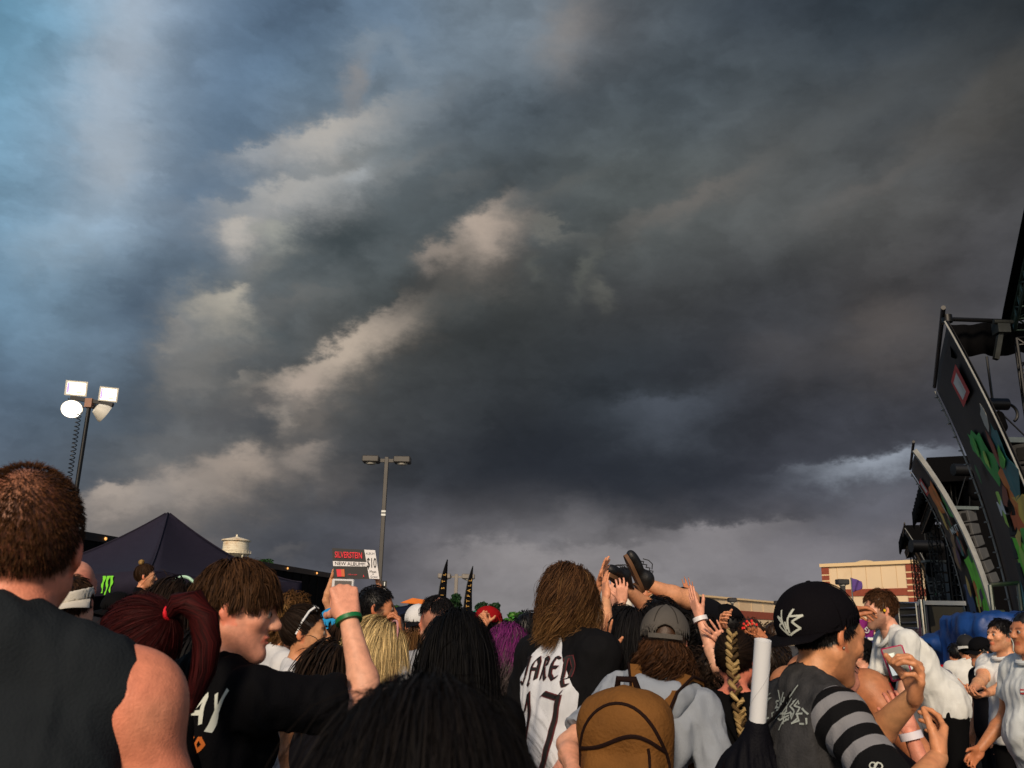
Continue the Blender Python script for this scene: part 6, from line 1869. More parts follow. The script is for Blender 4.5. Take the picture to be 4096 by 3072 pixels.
person('person in dark brown shirt between the pink glasses and light grey shirt', (413, 634), 4.9, 20, sex='f', skin='fair', h=.012, hair=dict(st='long', c='lightbrown', n=900, w=.006, curl=.002), shirt=dict(c=(50, 40, 40)))
person('person in black shirt looking away just below the feather flags', (458, 616), 2.95, -4, sex='f', skin='olive', h=.010, hair=dict(st='long', c=((5, 5, 6), (15, 14, 16)), n=5600, w=.0022, curl=.002, vol=.3, clump=.45), shirt=dict(c=(10, 10, 12)))
rcap = person('person in red cap with one hand raised to it', (489.5, 609), 7.0, 62, skin='warm', h=.011, hair=dict(st='short', c='dark', n=300, w=.007, cap=.02), shirt=dict(c=(20, 20, 24)), armL=dict(w=P(484, 626, 6.85), hint=(-.3, -.2, -1), pose='fist', palm=(.5, .6, 0), hd=(-.5, 0, .3)))
cap_on(rcap, (150, 20, 26), 'back', h=.008)
band(rcap, -1, .9, (84, 130, 168))
person('person in dark grey shirt between red cap and white jersey', (508, 628), 4.2, 5, sex='f', skin='fair', h=.012, hair=dict(st='long', c=((70, 18, 66), (124, 44, 112)), tip=((88, 80, 80), .3, .7), n=2400, w=.004, len=(.2, .30), curl=.016, freq=16, clump=.3, vol=.28), shirt=dict(c=(52, 50, 54)))
person('person in black, head only, filling the bottom foreground', (424, 707), .86, -6, sex='f', skin='fair', h=.010, hair=dict(st='long', c=((7, 6, 7), (26, 22, 21)), n=11000, w=.0013, curl=.003, vol=.24, len=(.3, .42), clump=.25, whorl=(.01, .10, .10)), shirt=dict(c=(8, 8, 9)))


# --- long-haired man in raglan shirt
def raglan(g, v):
    """signed field: above 0 = black sleeve and shoulder, below 0 = white body"""
    val = np.full(len(v), -1.0)
    lt = ((v - piv_s(g)) @ g.Rt) / g.s
    for s_ in (1, -1):
        a, b = g.arm[s_][0], g.arm[s_][1]; ab = b - a; t = np.clip((v - a) @ ab / (ab @ ab), -.1, 1.3); d = np.linalg.norm(v - (a + t[:, None] * ab), axis=1)
        val = np.maximum(val, (.098 * g.s - d))
    m = np.minimum(np.abs(lt[:, 0]) - (.05 + (.505 - lt[:, 2]) * .62), lt[:, 2] - .22)
    return np.maximum(val, m)


def ramp_mat(name, stops, scale=1.0, off=0.0, wrap=None):
    """cloth coloured by the mesh attribute 'sv' with crisp edges"""
    m = mat(name, (128, 128, 128), .85, var=.07, vs=14, bump=.25, bs=220, spec=.15); nt = m.node_tree; N, L = nt.nodes, nt.links
    at = N.new('ShaderNodeAttribute'); at.attribute_name = 'sv'
    ma = N.new('ShaderNodeMath'); ma.operation = 'MULTIPLY_ADD'; L.new(at.outputs['Fac'], ma.inputs[0]); ma.inputs[1].default_value = scale; ma.inputs[2].default_value = off
    out = ma.outputs[0]
    if wrap:
        mo = N.new('ShaderNodeMath'); mo.operation = 'FRACT'; L.new(out, mo.inputs[0]); out = mo.outputs[0]
    cr = N.new('ShaderNodeValToRGB'); cr.color_ramp.interpolation = 'CONSTANT'; L.new(out, cr.inputs[0])
    el = cr.color_ramp.elements
    for i, (p, c) in enumerate(stops):
        e = el[i] if i < 2 else el.new(p); e.position = p; e.color = (*s2l(c), 1)
    for nd in N:
        if nd.type == 'RGB':
            for lk in list(nd.outputs[0].links): L.new(cr.outputs[0], lk.to_socket)
    return m


def piv_s(g): return np.array([0, 0, .95]) * g.s


RAGM = ramp_mat('raglan_two_tone', [(0, (208, 212, 220)), (.5, (12, 12, 15))], 1.0, .5)
STRM = ramp_mat('striped_jersey', [(0, (128, 128, 132)), (.46, (13, 13, 15))], 1.0, 0, True)
JERM = ramp_mat('red_white_jersey', [(0, (214, 214, 216)), (.5, (196, 24, 28))], 1.0, .5)
RAG = mat('raglan_cloth', attr='col', rough=.85, var=.07, vs=14, bump=.25, bs=220, spec=.15)
jm = person('person in white jersey with black sleeves, lettered name and number', (568, 566), 3.75, 52, skin='pink', bulk=1.08, belly=.5, shw=.98, h=.009, flush=.7, lean=(9, -3), head=(0, 10, 0),
            hair=dict(st='long', c=((40, 25, 15), (98, 66, 40)), tip=((132, 96, 58), .55, 1.0), n=5600, w=.0026, len=(.15, .25), curl=.026, freq=9, clump=.6, k=170, vol=.25), shirt=dict(type='tee', valf=raglan, mat=RAGM, sleeve=.98, h=.009, wr=.013),
            armR=dict(e=P(592, 722, 3.6), w=P(556, 780, 3.45), pose='relax', thick=1.14), armL=dict(l=(-.3, .2, .9), thick=1.12))
tv, tq = mesh_arrays(jm.shirt)
jx, jz, jd = jm.Rt @ V3(1, 0, 0), jm.Rt @ V3(0, 0, 1), jm.Rt @ V3(0, 1, 0)
LET = [[[(.5, 1), (.12, 1)], [(.38, 1), (.38, .15), (.1, 0)], [(.38, .1), (.2, -.22), (.02, -.08)]],
       [[(.1, 0), (.12, .7), (.3, 1), (.5, .75), (.5, 0)], [(.12, .45), (.5, .45)], [(.1, .05), (-.02, -.2), (.12, -.25)]],
       [[(.1, 0), (.1, 1), (.45, .85), (.42, .6), (.12, .5)], [(.25, .5), (.5, 0), (.62, .08)]],
       [[(.5, .9), (.25, 1), (.1, .7), (.1, .2), (.3, 0), (.55, .12)], [(.1, .52), (.45, .52)]],
       [[(.12, 1), (.12, .05)], [(0, .95), (.35, 1), (.55, .6), (.45, .1), (.1, 0)], [(.1, 0), (.2, -.25), (.42, -.2)]]]
st = [[(x + i * .72 - 1.75, y) for x, y in s_] for i, L_ in enumerate(LET) for s_ in L_]
MAR, BLK = mat('maroon_print', (92, 28, 34), .8), mat('black_print', (16, 12, 14), .8)
o_ = jm.T((.02, -.16, 1.30))
for w_, m_, off in ((.22, MAR, .004), (.15, BLK, .006)): decal('name_lettering', st, 35, w_, o_, jx * .082, jz * .088, m_, jm.root, (tv, tq), jd, off, .12)
st17 = [[(-.62, .74), (-.42, 1), (-.42, 0)], [(-.02, .93), (.12, 1), (.5, .95), (.62, 1.04)], [(.55, .98), (.36, .55), (.26, 0)]]
o_ = jm.T((.02, -.17, .99))
for w_, m_, off in ((.145, MAR, .004), (.095, BLK, .006)): decal('number', st17, 20, w_, o_, jx * .17, jz * .27, m_, jm.root, (tv, tq), jd, off, .06)
# tattoo blotches on his forearm
Sh, E, W = jm.arm[1][:3]
bv, bq = mesh_arrays(jm.body)

# --- man with grey cap and tan backpack
bp = person('person in grey cap and heather grey hooded shirt wearing a backpack', (666, 612), 3.42, 21, lean=(12, 9), skin='fair', h=.009, flush=.3, hair=dict(st='curly', c=((34, 20, 12), (84, 54, 32)), n=2000, w=.004, len=(.11, .15), curl=.024, cap=.012, low=-.01), shirt=dict(type='tee', c=(142, 150, 162), sleeve=.8, loose=1.0, h=.009, wr=.016), shw=.86, bulk=.92,
            armL=dict(e=P(545, 765, 3.3), w=P(580, 800, 3.0), pose='fist', thick=.95), armR=dict(l=(.24, .25, .98)), head=(-12, 7, -7))
cap_on(bp, (88, 84, 80), 'fwd', opening=True, stitch=True, h=.005)
F = Field()                                                     # bunched hood behind the neck
F.cap(bp.T((-.12, -.04, 1.47)), bp.T((-.06, -.115, 1.43)), .036, .045, .03); F.cap(bp.T((-.06, -.115, 1.43)), bp.T((.07, -.115, 1.43)), .045, .045, .03); F.cap(bp.T((.07, -.115, 1.43)), bp.T((.13, -.04, 1.47)), .045, .034, .03); F.ell(bp.T((0, -.12, 1.37)), V3(.1, .04, .07), .04)
v, q = F.mesh(.009); v = v + vnormals(v, q) * ((fbm(v * 18, 4, 2) - .5) * .02)[:, None]
obj('hood', new_mesh('hood', v, q), cloth('142_150_162', (142, 150, 162)), bp.root)


def backpack(g):
    s = g.s; base = g.feet
    r = empty('backpack', tuple(g.tow(g.T((0, -.215, .97)))), -g.yaw); tag(r, 'tan canvas backpack with dark zips worn below the grey cap', 'backpack')
    off = g.T((0, -.215, .97))
    tan = mat('tan_canvas', (112, 74, 34), .85, var=.22, vs=9, bump=.5, bs=90, stain=((88, 56, 24), 5, .5), spec=.2); dk = cloth('dark_trim', (34, 22, 20))
    def L(x, y, z): return V3(x, y, z) * s
    F = Field()
    F.box(L(0, -.01, .20), L(.165, .085, .22), .085, .02); F.ell(L(0, -.04, .32), L(.158, .10, .13), .05); F.box(L(0, -.09, .10), L(.135, .05, .13), .05, .03)
    v, q = F.mesh(.008); v = v + vnormals(v, q) * ((fbm(v * V3(12, 12, 7), 8, 3) - .5) * .022)[:, None]
    obj('pack_body', new_mesh('pack_body', v, q), tan, r)
    def arc(w, top, bot, y, n=30):
        return [L(w * math.sin(a) * (1 if abs(a) < 1.2 else 1), y + .02 * (1 - math.cos(a)), top - (top - bot) * (1 - math.cos(a * .78)) / 1.0) for a in np.linspace(-2.0, 2.0, n)]
    bvh = (v, q)
    def onto(pts, o=.0): return project(pts, v, q, (0, 1, 0), o)
    MB().tube(onto(arc(.158, .40, .06, -.2)), .006, 6).build('zip', dk, r, smooth=True)
    MB().tube(onto([L(x, -.3, .285 - .04 * ((x / .15) ** 2) + .02 * math.sin(x * 20)) for x in np.linspace(-.148, .148, 22)]), .007, 6).build('zip', dk, r, smooth=True)
    MB().tube(onto([L(.10 + .03 * t, -.3, .26 - .24 * t) for t in np.linspace(0, 1, 12)]), .005, 6).build('zip', dk, r, smooth=True)
    poly = onto([L(.0 + .034 * math.cos(a), -.3, .10 + .034 * math.sin(a)) for a in np.linspace(0, 2 * math.pi, 5)[:-1]], .003)
    mb = MB(); mb.add(np.concatenate([poly, poly + V3(0, .006, 0)]), [(0, 1, 2, 3), (7, 6, 5, 4), (0, 4, 5, 1), (1, 5, 6, 2), (2, 6, 7, 3), (3, 7, 4, 0)]); mb.build('patch', dk, r)
    MB().tube([L(-.04, .02, .43), L(-.03, .0, .475), L(.03, .0, .475), L(.04, .02, .43)], .012, 8).build('grab_loop', dk, r, smooth=True)
    for sx in (-1, 1):
        pts = np.array([g.T((sx * .055, -.135, 1.33)), g.T((sx * .075, -.125, 1.42)), g.T((sx * .10, -.075, 1.474)), g.T((sx * .118, .0, 1.478)), g.T((sx * .125, .08, 1.42)), g.T((sx * .125, .13, 1.30)), g.T((sx * .14, .12, 1.12)), g.T((sx * .16, -.05, .98))]) - off
        w = .026 * s; vv = []
        t = np.gradient(pts, axis=0); t = nrm_rows(t); ctr = g.T((sx * .09, 0, 1.25)) - off
        for i in range(len(pts)):
            o_ = nrm(pts[i] - ctr); sd_ = nrm(np.cross(t[i], o_)); o_ = np.cross(sd_, t[i])
            vv += [pts[i] - sd_ * w + o_ * .030, pts[i] + sd_ * w + o_ * .030, pts[i] + sd_ * w + o_ * .046, pts[i] - sd_ * w + o_ * .046]
        f = []
        for i in range(len(pts) - 1):
            for k in range(4): f.append((4 * i + k, 4 * i + (k + 1) % 4, 4 * i + 4 + (k + 1) % 4, 4 * i + 4 + k))
        mb = MB(); mb.add(vv, f); st_ = mb.build('shoulder_strap', tan, r, smooth=True)
        for e_ in (0, 1):
            MB().tube([(np.array(vv[4 * i + 2 + (1 - e_)]) + np.array(vv[4 * i + (1 - e_) * 0 + (0 if e_ == 0 else 1)])) / 2 if False else np.array(vv[4 * i + (3 if e_ == 0 else 2)]) for i in range(len(pts))], .005, 6).build('piping', dk, st_, smooth=True)


backpack(bp)

# --- crowd surfer ------------------------------------------------------
def surfer():
    D = 6.2
    hip = P(672, 611, 6.193); k1, a1 = P(689.5, 599, 5.952), P(645.5, 583.5, 5.856); k2, a2 = P(655, 613, 6.001), P(628, 590, 5.760)
    chest, neck, hd = P(706, 622, 6.624), P(722, 624, 6.865), P(733, 622, 7.055)
    o = hip * V3(1, 1, 0); r = empty('person', tuple(o)); tag(r, 'crowd surfer lying on back in black shorts, legs up, black boots', 'person')
    B = lambda p: np.asarray(p) - o
    F = Field()
    for (k, a, hp) in ((k1, a1, hip + V3(.0, -.08, .02)), (k2, a2, hip + V3(-.05, .06, .0))):
        F.cap(B(hp), B(k), .085, .058, .03); F.cap(B(k), B(k * .62 + a * .38) - V3(0, 0, .012), .056, .058, .03); F.cap(B(k * .62 + a * .38) - V3(0, 0, .008), B(a), .056, .036, .03); F.ell(B(k), V3(.058, .058, .058), .02)
    F.ell(B(hip), V3(.16, .13, .12), .05); F.cap(B(hip), B(chest), .13, .15, .05); F.cap(B(chest), B(neck), .13, .06, .05); F.cap(B(neck), B(hd), .055, .05, .02)
    Rh = np.stack([nrm(V3(0, 1, -.2)), nrm(V3(-.2, .1, 1)), nrm(np.cross(nrm(V3(0, 1, -.2)), nrm(V3(-.2, .1, 1))))], 1)
    F.ell(B(hd), V3(.1, .085, .095), .03)
    for s_, w in ((1, P(735, 640, 6.336)), (-1, P(712, 612, 7.296))):
        e = chest * .5 + w * .5 + V3(0, 0, -.05); F.cap(B(chest), B(e), .055, .042, .04); F.cap(B(e), B(w), .042, .03, .02)
    v, q = F.mesh(.009); base = np.array(s2l(SK['warm'])); col = np.tile(base, (len(v), 1)) * (.9 + .2 * fbm(v * 12, 3, 3))[:, None]
    hm = np.linalg.norm(v - B(hd + V3(.04, 0, .02)), axis=1) < .09; col[hm] = s2l((26, 18, 14))
    me = new_mesh('body', v, q); setcol(me, col); obj('body', me, SKIN, r)
    F = Field(); F.ell(B(hip), V3(.185, .15, .135), .05)
    for (k, hp) in ((k1, hip + V3(.0, -.08, .02)), (k2, hip + V3(-.05, .06, .0))): F.cap(B(hp), B(hp + (k - hp) * .86), .105, .092, .04, flat=True)
    F.cap(B(hip), B(hip * .6 + chest * .4), .15, .15, .03, flat=True)
    v, q = F.mesh(.010); v = v + vnormals(v, q) * ((fbm(v * 16, 4, 2) - .5) * .022)[:, None]; obj('shorts', new_mesh('shorts', v, q), cloth('13_13_16', (13, 13, 16)), r)
    F = Field(); F.cap(B(hip * .55 + chest * .45), B(chest), .145, .168, .04); F.cap(B(chest), B(neck * .8 + chest * .2), .155, .09, .04, flat=True); v, q = F.mesh(.014); obj('shirt', new_mesh('shirt', v, q), cloth('22_22_26', (22, 22, 26)), r)
    # boots: upper, sole, laces
    blk = mat('boot_leather', (16, 15, 16), .55, var=.2, vs=12, bump=.3, bs=60); sol = mat('gum_sole', (96, 64, 38), .7, var=.15, vs=10)
    for (an, heel, toe, up) in ((a1, P(643, 589, 5.856), P(628, 557, 5.760), nrm(V3(.8, .1, .35))), (a2, P(624, 585, 5.711), P(609, 573, 5.491), nrm(V3(.45, .3, .8)))):
        ax = nrm(toe - heel); up = nrm(up - ax * (up @ ax)); sd_ = np.cross(ax, up); R = np.stack([sd_, ax, up], 1); L = .285; c = (heel + toe) / 2
        T = lambda x, y, z: B(c + R @ V3(x, y, z))
        F = Field(); F.ell(T(0, .05, .03), V3(.039, .10, .036), .03, R); F.ell(T(0, -.075, .045), V3(.036, .062, .05), .03, R); F.cap(T(0, -.07, .05), B(an + (an - c) * .0), .044, .042, .03); F.ell(T(0, .11, .02), V3(.037, .042, .028), .02, R)
        F.cut(T(0, 0, 0), -up); v, q = F.mesh(.006); b_ = obj('boot', new_mesh('boot', v, q), blk, r)
        n = 24; pl = []
        for i in range(n):
            a = 2 * math.pi * i / n; y = .145 * math.sin(a); x = (.047 - .010 * math.exp(-((y + .01) / .05) ** 2)) * math.cos(a); pl.append((x, y))
        mb = MB(); mb.prism(pl, T(0, 0, -.022), R[:, 0], R[:, 1], R[:, 2] * .024); mb.build('sole', sol, b_, smooth=True)
        mb = MB(); mb.prism([(-.036, -.138), (.036, -.138), (.038, -.07), (-.038, -.07)], T(0, 0, -.038), R[:, 0], R[:, 1], R[:, 2] * .014); mb.build('heel', sol, b_)
        for i in range(4): MB().tube([T(-.03, .045 - .03 * i, .066 + .010 * i), T(0, .04 - .03 * i, .082 + .010 * i), T(.03, .045 - .03 * i, .066 + .010 * i)], .0035, 5).build('lace', mat('lace', (40, 40, 42), .8), b_, smooth=True)
        if an is a1:
            MB().tube([T(.0, -.035, .11), T(-.01, .0, .125), T(.0, .03, .115), T(.02, .05, .09)], .0035, 5).build('lace', mat('lace'), b_, smooth=True)


surfer()

# --- people with raised hands round the surfer ---------------------------
a1_ = person('person in black reaching both hands up beside the white jersey', (616, 606), 4.8, 66, skin='warm', h=.010, hair=dict(st='short', c='black', n=1100, w=.005), shirt=dict(c=(16, 16, 19)), sex='f',
             armL=dict(w=P(598.5, 586, 4.85), hint=(-.3, 0, -1), pose='spread', palm=(.5, -.2, 0)), armR=dict(w=P(606, 598, 4.65), hint=(.1, -.4, -1), pose='open', palm=(.9, .3, 0)), head=(0, 18, 0))
a2_ = person('person in black with white wristband, palm raised left of grey cap', (632, 611), 4.3, 40, sex='f', skin='warm', h=.010, hair=dict(st='bob', c='black', n=1600, w=.0045), shirt=dict(c=(13, 13, 16)),
             armL=dict(w=P(605, 650, 4.05), hint=(0, -.2, -1), pose='open', palm=(.6, .7, 0)), armR=dict(w=P(640, 612, 5.0), hint=(.3, 0, -1), pose='claw', palm=(-.3, -1, 0)), head=(0, 10, 0))
band(a2_, -1, .80, (222, 216, 214), w=.014, r=1.12); band(a2_, -1, .92, (90, 92, 88), name='bracelet', w=.004, r=1.15)
person('person in brick red shirt reaching under the lifted boots', (607, 622), 5.8, 70, skin='fair', h=.012, hair=dict(st='short', c='brown', n=500, w=.006), shirt=dict(c=(70, 34, 36)), armR=dict(w=P(622, 601, 5.4), hint=(0, 0, -1), pose='claw', palm=(0, .3, 1)), armL=dict(w=P(614, 598, 5.9), hint=(0, 0, -1), pose='open', palm=(0, .3, 1)))
person('person in black shirt holding up the surfer behind grey cap', (660, 598), 5.1, 72, skin='tan', h=.009, face=True, hair=dict(st='short', c='black', n=1500, w=.0045, vol=.16), shirt=dict(c=(22, 22, 26)), armL=dict(w=P(655, 612, 6.0), hint=(0, 0, -1), pose='flat', palm=(0, 0, 1)), head=(0, 4, 0))
jer = person('person in red and white sleeveless jersey', (697, 619), 4.7, 40, skin='olive', h=.010, hair=dict(st='curly', c=((8, 8, 9), (30, 25, 22)), n=1700, w=.0045, len=(.05, .09), curl=.016), shirt=dict(type='tank', valf=lambda g, v: v[:, 2] - 1.25 * g.s, mat=JERM, arm=.225))
tv, tq = mesh_arrays(jer.shirt)
put_text('lettering', 'NY', .13, jer.T((0, -.15, 1.16)), jer.Rt @ V3(1, 0, 0), V3(0, 0, 1), INK, jer.root, bold=.008, target=(tv, tq), dirn=(0, 1, 0), off=.004)
gc = person('person in black cap with white ear gauge, facing left', (727, 607), 6.5, -62, skin='warm', h=.0095, face=True, hair=dict(st='short', c='black', n=500, w=.006, cap=.018), shirt=dict(c=(26, 26, 30)), armR=dict(w=P(717, 612, 6.0), hint=(-.2, 0, -1), pose='claw', palm=(.4, .6, -.4)), armL=dict(w=P(712, 640, 6.2), pose='relax'))
cap_on(gc, (12, 12, 15), 'fwd', h=.008)
MB().tube([gc.hc + gc.Rh @ (V3(-.087, -.006 + .016 * math.cos(a), -.034 + .016 * math.sin(a)) * gc.hsz) for a in np.linspace(0, 6.28, 17)[:-1]], .005, 6, closed=True).build('ear_gauge', mat('white_plastic'), gc.root, smooth=True)
MB().box((-.012, 0, -.01), (.012, .006, .01), np.block([[gc.capR, (gc.capO + gc.capR @ V3(0, .103, .065))[:, None]], [np.zeros((1, 3)), np.ones((1, 1))]])).build('cap_badge', mat('white_plastic'), gc.root)
q4 = person('person with white wristbands on both raised arms behind the braid', (742, 638), 4.45, -30, sex='f', skin='fair', h=.010, hair=dict(st='bob', c='dark', n=900, w=.005), shirt=dict(c=(18, 18, 22)),
            armL=dict(w=P(699.5, 617, 4.25), hint=(.3, 0, -1), pose='flat', palm=(.9, .3, 0)), armR=dict(w=P(724, 642, 4.2), hint=(.4, -.1, -1), pose='spread', palm=(.15, .9, 0), hd=(-.35, 0, .3)))
band(q4, -1, .95, (226, 222, 224), w=.010, r=1.15); band(q4, 1, .86, (228, 224, 226), w=.011, r=1.15)
nails = person('person with red nails holding both hands over the head', (760, 634), 5.4, 30, sex='f', skin='tan', h=.011, hair=dict(st='long', c='black', n=900, w=.006), shirt=dict(c=(40, 30, 34)),
               armL=dict(w=P(753, 641, 5.0), hint=(-.8, 0, -.6), pose='open', palm=(.2, 1, 0), hd=(-.3, 0, .3)), armR=dict(w=P(765, 641, 5.0), hint=(.8, 0, -.6), pose='open', palm=(-.2, 1, 0), hd=(-.4, 0, .3)))
for sd_ in (1, -1):
    Sh, E, W, hd_, pm, AA, Mx = nails.arm[sd_]
    for i in range(4):
        fx = (-.031, -.0105, .0105, .030)[i] * (1 if sd_ > 0 else -1); p = W + Mx @ (V3(fx * 1.35, .006, (.18, .19, .183, .158)[i]) * .9 * nails.s)
        MB().lathe([(.001, .006), (.0065, .003), (.0065, -.007), (.001, -.009)], 8, o=p).build('nail', mat('red_nail', (220, 40, 34), .3), nails.root, smooth=True)

# --- woman with braid -------------------------------------------------------
br = person('person in black cross-strap tank top with a thick braid', (734, 633), 3.85, 22, sex='f', bulk=1.08, skin='red', h=.0085, flush=.5, hair=dict(st='tied', c='dark', n=2000, w=.0036, tie=(.012, -.098, .03)), shirt=dict(type='tank', c=(12, 12, 14), arm=.19, neck=.105), head=(6, -2, 0))
F1, F2 = [], []
rs = np.random.default_rng(4)
pts = np.array([br.hc + br.Rh @ (V3(.012, -.085, .115) * br.hsz), br.hc + br.Rh @ (V3(.016, -.112, .03) * br.hsz), br.hc + br.Rh @ (V3(.02, -.118, -.06) * br.hsz), br.T((.035, -.15, 1.42)), br.T((.045, -.158, 1.35)), br.T((.05, -.158, 1.28))])
ts = np.linspace(0, 1, 60); sg_ = np.linspace(0, 1, len(pts)); cl_ = np.stack([np.interp(ts, sg_, pts[:, i]) for i in range(3)], 1)
for _ in range(4): cl_[1:-1] = (cl_[:-2] + cl_[1:-1] * 2 + cl_[2:]) / 4
bpz = []
N_ = 15
vx = br.Rh @ V3(1, 0, 0)
for i in range(N_):
    for sd_ in (-1, 1):
        t = (i + .25 * sd_ + .5) / (N_ + .5); j = int(t * 59); c0 = cl_[j]; tang = nrm(cl_[min(j + 2, 59)] - cl_[max(j - 2, 0)]); out = nrm(np.cross(vx, tang)); out = out if (out @ V3(0, -1, 0)) > 0 else -out
        w_ = (.019 if t > .12 else .015) * (1.0 - .45 * max(0, t - .6) / .4)
        p0 = c0 + vx * sd_ * w_ * 1.0 - tang * .018; p1 = c0 - vx * sd_ * w_ * .25 + tang * .02 + out * .012
        mid = (p0 + p1) / 2 + out * .012 + vx * sd_ * .006
        bpz.append(ribbon_tube(np.array([p0, (p0 + mid) / 2 + vx * sd_ * .004, mid, (p1 + mid) / 2 + out * .003, p1]), np.array([.006, .0095, .011, .0095, .005]) * (w_ / .019), ((40, 30, 22), (120, 96, 62)) if rs.random() < .45 else ((120, 96, 58), (206, 178, 124)), i * 2 + sd_ + 2, n=46, width=.0042))
v, q, c_ = join(bpz); me = new_mesh('braid', v, q); setcol(me, c_); obj('braid', me, HAIRM, br.root)
MB().tube([br.T((-.02, -.17, 1.10)), br.T((.06, -.155, 1.3)), br.T((.105, -.09, 1.45)), br.T((.11, 0, 1.468))], .007, 6).build('cross_strap', BLACKC, br.root, smooth=True)
MB().tube([br.T((.10, -.17, 1.10)), br.T((.02, -.165, 1.3)), br.T((-.085, -.09, 1.45)), br.T((-.10, 0, 1.468))], .007, 6).build('cross_strap', BLACKC, br.root, smooth=True)


# --- man in black snapback ---------------------------------------------------
def stripes(g, v):
    lt = v[:, 2] / g.s / .072
    for s_ in (1, -1):
        a, b = g.arm[s_][0], g.arm[s_][1]; ab = nrm(b - a); t = (v - a) @ ab; d = np.linalg.norm((v - a) - t[:, None] * ab, axis=1)
        m = (d < .12) & (t > -.09); lt = np.where(m, np.minimum((t + .02) / .072, 2.52 + (t - .16) * .5), lt)
    return lt


sn = person('person in black backwards snapback and denim vest over striped shirt', (830, 588), 2.72, 79, skin=(206, 146, 104), h=.007, hs=1.14, shw=.96, head=(-8, -8, 0), hair=dict(st='buzz', c='black', n=2600, w=.003, cap=.02, len=(.008, .016)), shirt=dict(type='tee', valf=stripes, mat=STRM, sleeve=.86, h=.007, wr=.006), stubble=.25, lean=(7, 0), flush=.2,
            armR=dict(e=P(888, 786, 2.36), w=P(948, 744, 2.52), pose='relax', palm=(-.6, .5, .3), hd=(-.1, .1, .3), thick=.98), armL=dict(e=P(940, 775, 2.5), w=P(914, 696, 2.45), pose='grip', palm=(-.9, .25, .1), hd=(-.25, 0, .35)))
cap_on(sn, (15, 13, 17), 'back', flat=True, stitch=True, h=.005, pitch=28, lift=-.006)
cv, cq = mesh_arrays(sn.cap)
LG = [[(-.55, 1.0), (-.42, .25), (-.08, -.9)], [(-.95, .52), (-.38, .30)], [(-.95, .52), (-.42, .02)], [(-.78, -.2), (-.42, .02)], [(-.78, -.2), (-.02, -.98)], [(.42, 1.02), (.12, .3), (.06, -.8)], [(.42, 1.02), (.26, .5)], [(.26, .5), (1.0, .48)], [(1.0, .48), (.42, .08)], [(.42, .08), (.86, -.48)], [(.86, -.48), (.02, -.98)], [(-.12, .1), (-.04, -.5)]]
co = sn.capO + sn.capR @ (V3(-.03, .11, .062) * sn.hsz)
decal('cap_emblem', LG, None, .15, co, sn.capR @ V3(-.034, 0, 0), sn.capR @ V3(0, -.003, .036), mat('silver_thread', (186, 190, 180), .6, var=.1, vs=30), sn.cap, (cv, cq), sn.capR @ V3(-.22, -1, -.05), .0025, .12)
vest = dress(sn, dict(type='tank', c=(46, 46, 48), mat=mat('black_denim', (52, 52, 54), .9, var=.3, vs=24, bump=.4, bs=150, stain=((86, 86, 88), 7, .5), spec=.15), inf=.027, arm=.222, h=.008, wr=.011, name='vest', hem=.9), 'm', 1.0, 0.0, .008, sn.root)
vv_, vq_ = mesh_arrays(vest)
rs = np.random.default_rng(12); scr = []
for i in range(46):
    p = np.array([rs.uniform(-1.3, 1.3), rs.uniform(-.1, .5)]); s_ = [tuple(p)]
    for k in range(rs.integers(2, 5)): p = p + rs.normal(size=2) * V3(.11, .11, 0)[:2]; s_.append(tuple(p))
    scr.append(s_)
for s1_ in scr: decal('vest_print', [s1_], None, .045, sn.T((0, -.16, 1.37)), sn.Rt @ V3(.12, 0, 0), sn.Rt @ V3(0, 0, .11), mat('chalk_print', (150, 158, 154), .85, var=.15, vs=40), vest, (vv_, vq_), sn.Rt @ V3(0, 1, 0), .004, .1)
scr = [[(-.7, .9), (-.6, .3), (-.8, -.3), (-.6, -.9)], [(-.75, .2), (-.55, -.2)], [(-.62, -.5), (-.45, -.9)]]
for s1_ in scr: decal('vest_print', [s1_], None, .09, sn.T((0, -.16, 1.12)), sn.Rt @ V3(.15, 0, 0), sn.Rt @ V3(0, 0, .15), mat('chalk_print'), vest, (vv_, vq_), sn.Rt @ V3(0, 1, 0), .004, .1)
sv_, sq2 = mesh_arrays(sn.shirt)
a, b = sn.arm[1][0], sn.arm[1][1]; ab = nrm(b - a); oc = a + ab * .215
outd = nrm(np.cross(ab, V3(0, 0, 1))); camd = nrm(sn.tol(EYE) - oc); camd = nrm(camd - ab * (camd @ ab))
ring = lambda cx, cy, r_: [(cx + r_ * math.cos(t), cy + r_ * math.sin(t)) for t in np.linspace(0, 6.28, 14)]
decal('sleeve_emblem', [ring(-.5, .1, .36), ring(-.05, .42, .3), ring(.3, -.02, .36), ring(-.1, -.4, .3), [(-.7, .4), (.5, -.4)]], None, .13, oc, np.cross(camd, ab) * -.026 * -1, -ab * .026 * -1, mat('silver_thread'), sn.root, (sv_, sq2), -camd, .003, .1)
ear = sn.hc + sn.Rh @ (V3(.083, -.004, -.033) * sn.hsz)
MB().lathe([(.001, .004), (.004, .002), (.004, -.002), (.001, -.004)], 8, o=ear).build('ear_stud', CHROME, sn.root)
